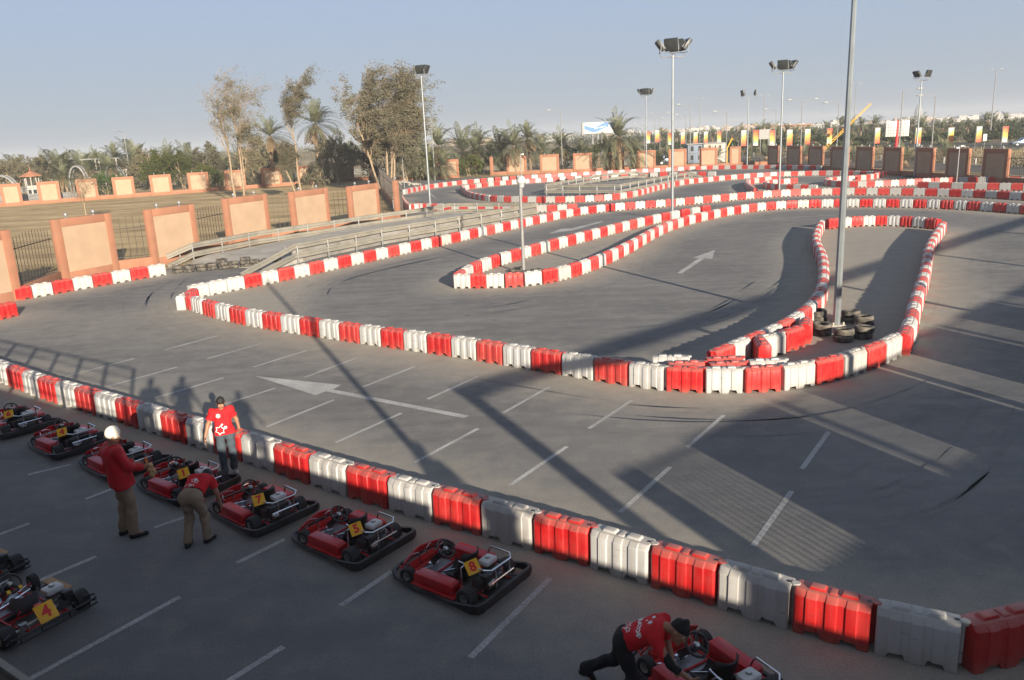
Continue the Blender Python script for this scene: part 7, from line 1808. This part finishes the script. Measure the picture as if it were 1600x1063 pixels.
# grey sign board half hidden behind a banner
mb = MB(); mb.box((0, 0, H - 1.0), (2.6, .15, 2.2)); mb.box((-.9, .1, H / 2), (.12, .12, H)); mb.box((.9, .1, H / 2), (.12, .12, H)); tag(mb.build('sign_board', 'greypaint', loc=t), 'grey back of a road sign left of the S bend mast', 'sign')
t, H = stand(1539.5, 150, 209.5); mb = MB(); mb.box((0, -.03, H - .62), (.68, .05, 1.24)); mb.box((0, -.06, H - .62), (.2, .02, .7), m=1); mb.tube([(0, .02, 0), (0, .02, H)], .05, 6, m=1); tag(mb.build('road_sign', ['signwhite', 'greypaint'], loc=t), 'small white road sign beside the banner at far right', 'sign')
# raised yellow boom
a, b = at_y(1262, 258, 150), at_y(1361, 162, 175); root = empty('crane_boom', (a.x, a.y, 0), label='yellow lattice boom rising behind the foreground pole', cat='crane'); off = Vector((a.x, a.y, 0)); mb = MB(); d = (b - a).normalized(); s_ = d.cross(Vector((0, 1, 0))).normalized()
for w in (-.26, .26): mb.tube([a + s_ * w - off, b + s_ * w * .4 - off], .06, 6)
for k in range(30): p = a.lerp(b, k / 30); q = a.lerp(b, (k + 1) / 30); w0 = .26 - .15 * k / 30; sg = 1 if k % 2 else -1; mb.tube([p + s_ * w0 * sg - off, q - s_ * w0 * sg - off], .04, 4)
mb.build('boom', 'yellowpaint', root); mb = MB(); c = a.lerp(b, .55) - off; mb.box(c, (.5, .5, .6)); mb.box((0, 0, .5), (2.2, 2.2, 1.6)); mb.build('base', 'redpaint', root)
a, b = at_y(1136, 232, 152), at_y(1144, 216, 152); mb = MB(); mb.tube([Vector((0, 0, -a.z)), Vector((0, 0, 0)), b - a], .12, 6); tag(mb.build('barrier_boom', 'yellowpaint', loc=a), 'short raised yellow boom right of the white cabin', 'boom')
# vehicles
def car(name, loc, rz, paint, label, s_=1.0):
    root = empty(name, loc, rz, label, 'car'); root.scale = (s_, s_, s_)
    mb = MB(); prof = [(-2.3, .45), (-2.32, .9), (-2.2, 1.05), (-2.05, 1.72), (-.1, 1.76), (.75, 1.12), (2.15, 1.0), (2.32, .75), (2.3, .42)]
    m = Matrix.Rotation(R(90), 4, 'X'); mb.prism(prof, -.88, .88, mtx=m); b_ = mb.build('body', paint, root, bevel=.08)
    g_ = MB()
    for s in (-1, 1): g_.prism([(-1.95, 1.12), (-1.88, 1.6), (-1.0, 1.63), (-1.0, 1.12)], .885, .895, mtx=m) if s > 0 else g_.prism([(-1.95, 1.12), (-1.88, 1.6), (-1.0, 1.63), (-1.0, 1.12)], -.895, -.885, mtx=m); z0, z1 = (.885, .895) if s > 0 else (-.895, -.885); g_.prism([(-.92, 1.12), (-.92, 1.63), (-.15, 1.64), (.5, 1.14)], z0, z1, mtx=m)
    g_.build('window', 'darkglass', root)
    w = MB(); w.lathe([(.2, -.11), (.34, -.12), (.37, -.07), (.37, .07), (.34, .12), (.2, .11), (0, .08), (0, -.08)], 18, m); wm = w.mesh('wheel', 'rubber', smooth=True, angle=40); h_ = MB(); h_.lathe([(0, .125), (.18, .12), (.2, .09)], 12, m); h_.lathe([(.2, -.09), (.18, -.12), (0, -.125)], 12, m); hm = h_.mesh('hub', 'alloy')
    for x in (-1.45, 1.45):
        for y in (-.82, .82): o = link('wheel', wm, root, (x, y, .37)); link('hub', hm, o)
    l_ = MB()
    for y in (-.65, .65): l_.box((2.28, y, .82), (.1, .35, .16))
    l_.build('headlight', 'signwhite', root); return root
gp_ = g(1597, 228.8); car('estate_car', gp_, R(176), 'carpaint', 'dark grey blue estate car on the highway at the right edge')
gp_ = g(724, 246); car('parked_car', Vector((gp_.x, gp_.y, 0)), R(8), 'carwhite', 'white car glimpsed under the palms behind the back wall')
gp_ = g(1188, 229); car('parked_car', Vector((gp_.x, gp_.y, 0)), R(178), 'carpaint', 'small grey car on the highway behind the S bend mast')
gp_ = g(1043, 257.5); car('parked_car', Vector((gp_.x, gp_.y, 0)), R(5), 'carpaint', 'dark car parked left of the white cabin behind the wall')
# motorcyclist and machine by the left mast
t = g(676, 283); root = empty('motorcycle', t, R(170), 'dark motorcycle parked in the gap between the two back wall panels', 'motorcycle'); root.location.y += 2.5
m = Matrix.Rotation(R(90), 4, 'X')
for x in (-.7, .7): mb = MB(); mb.lathe([(.22, -.05), (.31, -.06), (.33, 0), (.31, .06), (.22, .05)], 18, Matrix.Translation((x, 0, .33)) @ m, closed=True); mb.build('wheel', 'rubber', root, smooth=True)
mb = MB(); mb.prism([(-.75, .62), (-.6, .85), (-.1, .78), (.25, .95), (.5, .85), (.3, .45), (-.3, .35)], -.14, .14, mtx=m); mb.build('body', 'kblack', root, bevel=.04)
mb = MB(); mb.tube([(.7, 0, .33), (.45, 0, 1.0)], .03, 6); mb.tube([(.42, -.35, 1.08), (.45, 0, 1.0), (.42, .35, 1.08)], .018, 6); mb.build('handlebar', 'chrome', root)
# rubble heap behind the first back panel's left end
mb = MB(); r9 = random.Random(4)
for k in range(90):
    a = r9.uniform(0, 6.28); q = r9.uniform(0, 1) ** .6; s_ = r9.uniform(.1, .35); mb.box((3.6 * q * math.cos(a), 1.0 * q * math.sin(a), .75 * (1 - q) + .08), (s_, s_ * .8, s_ * .7), Matrix.Rotation(r9.uniform(0, 3), 4, 'Z') @ Matrix.Rotation(r9.uniform(0, 1), 4, 'X'), top=.7)
tag(mb.build('rubble_heap', 'rubble', loc=g(622, 291)), 'pale heap of rubble at the end of the back wall by the railing', 'rubble', kind='stuff')
q = g(619.5, 331); mb = MB(); mb.box((0, 0, .55), (.5, .5, 1.1)); mb.box((0, 0, 1.13), (.58, .58, .06)); mb.tube([(-.3, 0, 1.35), (.7, -.1, 1.15)], .05, 6); tag(mb.build('electric_box', 'lampwhite', loc=q, bevel=.02), 'small white utility box beside the end post of the near garden wall', 'utility box')
# town on the horizon
for i in range(60):
    px = 690 + i * 15.6 + rnd.uniform(-7, 7); Y = rnd.uniform(800, 1500); base_y = 214.2 - (px - 800) * .0474
    t, H = stand(px, Y, base_y - rnd.uniform(-4.5, 0.5)); H = max(H, 3)
    mb = MB(); w = rnd.uniform(9, 34); mb.box((0, 0, H / 2), (w, 12, H))
    for k in range(rnd.randint(1, 3)): mb.box((rnd.uniform(-.35, .35) * w, 0, H + 1), (w * rnd.uniform(.15, .4), 8, rnd.uniform(1, 2)))
    for k in range(int(w / 4)): mb.box((-w / 2 + 2 + k * 4, -6.02, H * .62), (1.5, .1, 1.6), m=1)
    o = mb.build('town_block', [('whitewall', 'cream', 'whitewall')[i % 3], 'bluewall'], loc=t, rot=(0, 0, rnd.uniform(-.3, .3)))
    tag(o, 'pale low block of the distant town on the horizon', 'building', 'town blocks on the horizon')
t, H = stand(1436, 1500, 164); mb = MB(); mb.tube([(0, 0, 0), (0, 0, H * .6), (0, 0, H)], [9, 7, 3], 8); tag(mb.build('distant_tower', 'greypaint', loc=t), 'hazy tapering tower on the horizon behind the right hand mast', 'tower')
t, H = stand(1225, 420, 197); mb = MB(); mb.box((0, 0, H / 2), (24, 10, H)); mb.box((0, -.4, H + .2), (25, 11, .5), m=1); [mb.box((-10 + k * 2.5, -5.03, H - 2), (1.2, .1, 1.4), m=2) for k in range(9)]; tag(mb.build('long_building', ['cream', 'roofred', 'darkglass'], loc=t), 'long tan building with a reddish roof edge behind the far palms', 'building')

# ------------------------------------------------------------------ the viewing terrace we stand on, which throws the big shadows
U = Vector((.823, -.568, 0)); N_ = Vector((.568, .823, 0)); DZ = 4.45; D0 = g(20, 1041, DZ); D0.z = 0; n0 = D0.dot(N_)
def tp(t, n, z=0.0): return U * t + N_ * n + Vector((0, 0, z))
root = empty('viewing_terrace', tp(0, n0), label='raised viewing terrace and side wing that shade the parked karts', cat='building'); RT = root.location.copy()
def part(mb, name, m): o = mb.build(name, m, root); o.location = -RT; return o
fm_ = Matrix(((U.x, N_.x, 0, 0), (U.y, N_.y, 0, 0), (0, 0, 1, 0), (0, 0, 0, 1)))
t_end = 12.6
mb = MB(); mb.box((0, 0, 0), (1, 1, 1)); 
def tbox(mb, t0, t1, na, nb, z0, z1):
    vs = [tp(t, n, z) for z in (z0, z1) for t, n in ((t0, na), (t1, na), (t1, nb), (t0, nb))]
    mb.add(vs, [(3, 2, 1, 0), (4, 5, 6, 7), (0, 1, 5, 4), (1, 2, 6, 5), (2, 3, 7, 6), (3, 0, 4, 7)])
mb = MB(); tbox(mb, -34, t_end, n0 - 6, n0 - .03, DZ - .3, DZ - .02); part(mb, 'deck', 'deckfloor')
mb = MB(); tbox(mb, -6, 6, n0 - 4, n0 - .75, DZ - .02, 5.0); part(mb, 'step', 'deckfloor')
mb = MB(); tbox(mb, -34, t_end, n0 - .03, n0, DZ - .38, DZ); part(mb, 'deck_edge', 'coping')
mb = MB(); tbox(mb, -34, t_end, n0 - .5, n0 - .2, 0, DZ - .3); part(mb, 'wall', 'terracotta')
mb = MB()
for k in range(18): t_ = -4.7 - k * 1.55; tbox(mb, t_ - .04, t_ + .04, n0 - .12, n0 - .04, DZ - .02, 6.05)
for z in (4.75, 5.08, 5.4, 5.73): tbox(mb, -31, -4.6, n0 - .09, n0 - .06, z, z + .03)
tbox(mb, -31, -4.6, n0 - .11, n0 - .05, 6.05, 6.10); part(mb, 'railing', 'iron')
W0 = Vector((11.8, -6.3, 0)); Wd = Vector((.752, .658, 0)).normalized(); Wn = Vector((-Wd.y, Wd.x, 0))
def wbox(mb, k0, k1, a, b, z0, z1):
    vs = [W0 + Wd * k + Wn * q + Vector((0, 0, z)) for z in (z0, z1) for k, q in ((k0, a), (k1, a), (k1, b), (k0, b))]
    mb.add(vs, [(3, 2, 1, 0), (4, 5, 6, 7), (0, 1, 5, 4), (1, 2, 6, 5), (2, 3, 7, 6), (3, 0, 4, 7)])
kc = lambda c: (c - 8.4) / .9497
op = [(8.0, 9.62), (12.8, 14.25), (17.3, 19.15), (22.33, 24.05), (27.0, 28.6), (31.4, 32.9), (36.5, 38.1), (41.4, 43.0), (46.2, 47.8)]
mb = MB(); wbox(mb, -1.0, 48, -.3, 0, 0, 5.0); part(mb, 'wing_wall', 'terracotta')
mb = MB(); last = -1.0
for a, b in op + [(51, 51.1)]: wbox(mb, last, kc(a), -.26, -.02, 5.0, 6.32); last = kc(b)
part(mb, 'parapet', 'cream')
mb = MB()
for a, b in op:
    n = 11
    for k in range(1, n): q = kc(a) + (kc(b) - kc(a)) * k / n; wbox(mb, q - .032, q + .032, -.17, -.11, 5.0, 6.3)
    wbox(mb, kc(a), kc(b), -.16, -.12, 6.24, 6.30); q = kc(a) + .35
    if a > 12: wbox(mb, q - .12, q + .12, -.2, -.08, 5.0, 6.32)
part(mb, 'balusters', 'iron')
mb = MB(); wbox(mb, kc(6.55), kc(6.85), -.4, -.1, 0, 8.2)
for c in (16.0, 25.2, 34.6, 44): wbox(mb, kc(c) - .1, kc(c) + .1, -.4, -.2, 5.0, 8.2)
part(mb, 'columns', 'cream')
mb = MB(); wbox(mb, kc(6.5), 48, -.75, -.1, 8.12, 8.34); part(mb, 'canopy', 'concrete')
b = tp(*(lambda p: (p.dot(U), p.dot(N_)))(Vector((5.9, -2.75, 0))), 0)
root2 = empty('terrace_mast', (b.x, b.y, DZ - .02), label='slim dark mast standing on the terrace edge', cat='mast'); mb = MB(); mb.tube([(0, 0, 0), (0, 0, 8.1)], [.10, .08], 10); mb.build('pole', 'greypaint', root2, smooth=True)
# onlookers on the terrace beside the camera
for i, (x, y, z) in enumerate(((-.05, -.42, 0), (-1.0, -.35, 0), (1.8, -1.25, 0), (6.9, -4.9, 0))):
    c = copy_tree(p1); c.location = (x, y, (5.0, 5.0, 5.0, DZ - .015)[i]); c.scale = ((1.1,) * 3, (1.08,) * 3, (.93,) * 3, (1.1,) * 3)[i]; c.rotation_euler = (0, 0, rnd.uniform(-.5, .5)); c['label'] = ('onlooker on the terrace step directly behind the camera', 'onlooker on the terrace step left of the camera', 'onlooker on the terrace step right of the camera', 'onlooker at the far corner of the terrace')[i]

# ------------------------------------------------------------------ light, air, camera
SUN_AZ, SUN_EL = 23.0, 15.0
w = bpy.data.worlds.new('World'); sc.world = w; w.use_nodes = True
n = w.node_tree.nodes; l = w.node_tree.links; bg = n['Background']
sky = n.new('ShaderNodeTexSky'); sky.sky_type = 'NISHITA'; sky.sun_disc = False
sky.sun_elevation = R(SUN_EL); sky.sun_rotation = R(180 - SUN_AZ); sky.altitude = 0; sky.air_density = 1.0; sky.dust_density = 1.0; sky.ozone_density = 3.0
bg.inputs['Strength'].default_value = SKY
# dusty air: the sky pales to an even grey blue towards the horizon
tcw = n.new('ShaderNodeTexCoord'); spw = n.new('ShaderNodeSeparateXYZ'); l.new(tcw.outputs['Generated'], spw.inputs[0])
mrw = n.new('ShaderNodeMapRange'); mrw.interpolation_type = 'SMOOTHSTEP'; mrw.inputs[1].default_value = 0.0; mrw.inputs[2].default_value = 0.75; mrw.inputs[3].default_value = 0.93; mrw.inputs[4].default_value = 0.80; l.new(spw.outputs['Z'], mrw.inputs[0])
mr2 = n.new('ShaderNodeMapRange'); mr2.inputs[1].default_value = 0.0; mr2.inputs[2].default_value = 0.30; l.new(spw.outputs['Z'], mr2.inputs[0])
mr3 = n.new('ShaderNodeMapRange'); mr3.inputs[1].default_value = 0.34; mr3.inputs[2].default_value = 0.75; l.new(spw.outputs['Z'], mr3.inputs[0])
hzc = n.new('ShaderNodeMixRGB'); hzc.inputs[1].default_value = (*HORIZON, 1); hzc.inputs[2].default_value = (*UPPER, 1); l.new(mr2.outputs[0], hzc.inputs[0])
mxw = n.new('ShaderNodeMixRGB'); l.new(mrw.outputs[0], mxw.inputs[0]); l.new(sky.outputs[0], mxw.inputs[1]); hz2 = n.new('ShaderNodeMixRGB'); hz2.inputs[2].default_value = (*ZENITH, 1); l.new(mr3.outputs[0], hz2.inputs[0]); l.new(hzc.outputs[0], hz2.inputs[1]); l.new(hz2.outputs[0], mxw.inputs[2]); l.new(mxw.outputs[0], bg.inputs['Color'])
ld = bpy.data.lights.new('sun', 'SUN'); ld.energy = SUN; ld.angle = R(0.4); ld.color = (1.0, 0.87, 0.70)
so = bpy.data.objects.new('sun', ld); COL.objects.link(so)
sd = Vector((math.sin(R(SUN_AZ)) * math.cos(R(SUN_EL)), -math.cos(R(SUN_AZ)) * math.cos(R(SUN_EL)), math.sin(R(SUN_EL))))
so.rotation_euler = sd.to_track_quat('Z', 'Y').to_euler()
if HAZE > 0:
    mb = MB(); mb.box((0, 1000, 12.5), (4000, 2600, 27.2)); hz = mb.build('haze', [])
    m = bpy.data.materials.new('haze'); m.use_nodes = True; m.node_tree.nodes.clear(); o_ = m.node_tree.nodes.new('ShaderNodeOutputMaterial'); v_ = m.node_tree.nodes.new('ShaderNodeVolumePrincipled')
    v_.inputs['Color'].default_value = (.86, .90, .96, 1); v_.inputs['Density'].default_value = HAZE; v_.inputs['Anisotropy'].default_value = 0.0
    m.node_tree.links.new(v_.outputs[0], o_.inputs['Volume']); hz.data.materials.append(m); hz['kind'] = 'stuff'
cam = bpy.data.cameras.new('camera'); co = bpy.data.objects.new('camera', cam); COL.objects.link(co); sc.camera = co
cam.sensor_width = 36; cam.lens = 36 * F / 1600; cam.clip_start = .05; cam.clip_end = 12000
Rw = Vector((1, 0, 0)); Uw = Vector((0, SP, CP)); Fw = Vector((0, CP, -SP))
cx = HD[0] * Rw + NN[0] * Uw; cy = -HD[1] * Rw - NN[1] * Uw; cz = -Fw
mm = Matrix((cx, cy, cz)).transposed().to_4x4(); mm.translation = Vector((0, 0, CAMH)); co.matrix_world = mm
sc.view_settings.view_transform = 'Standard'; sc.view_settings.look = 'None'; sc.view_settings.exposure = EXPO; sc.view_settings.gamma = 1
sc.cycles.use_denoising = True; sc.cycles.max_bounces = 6; sc.cycles.transparent_max_bounces = 4
sc.cycles.sample_clamp_indirect = 6
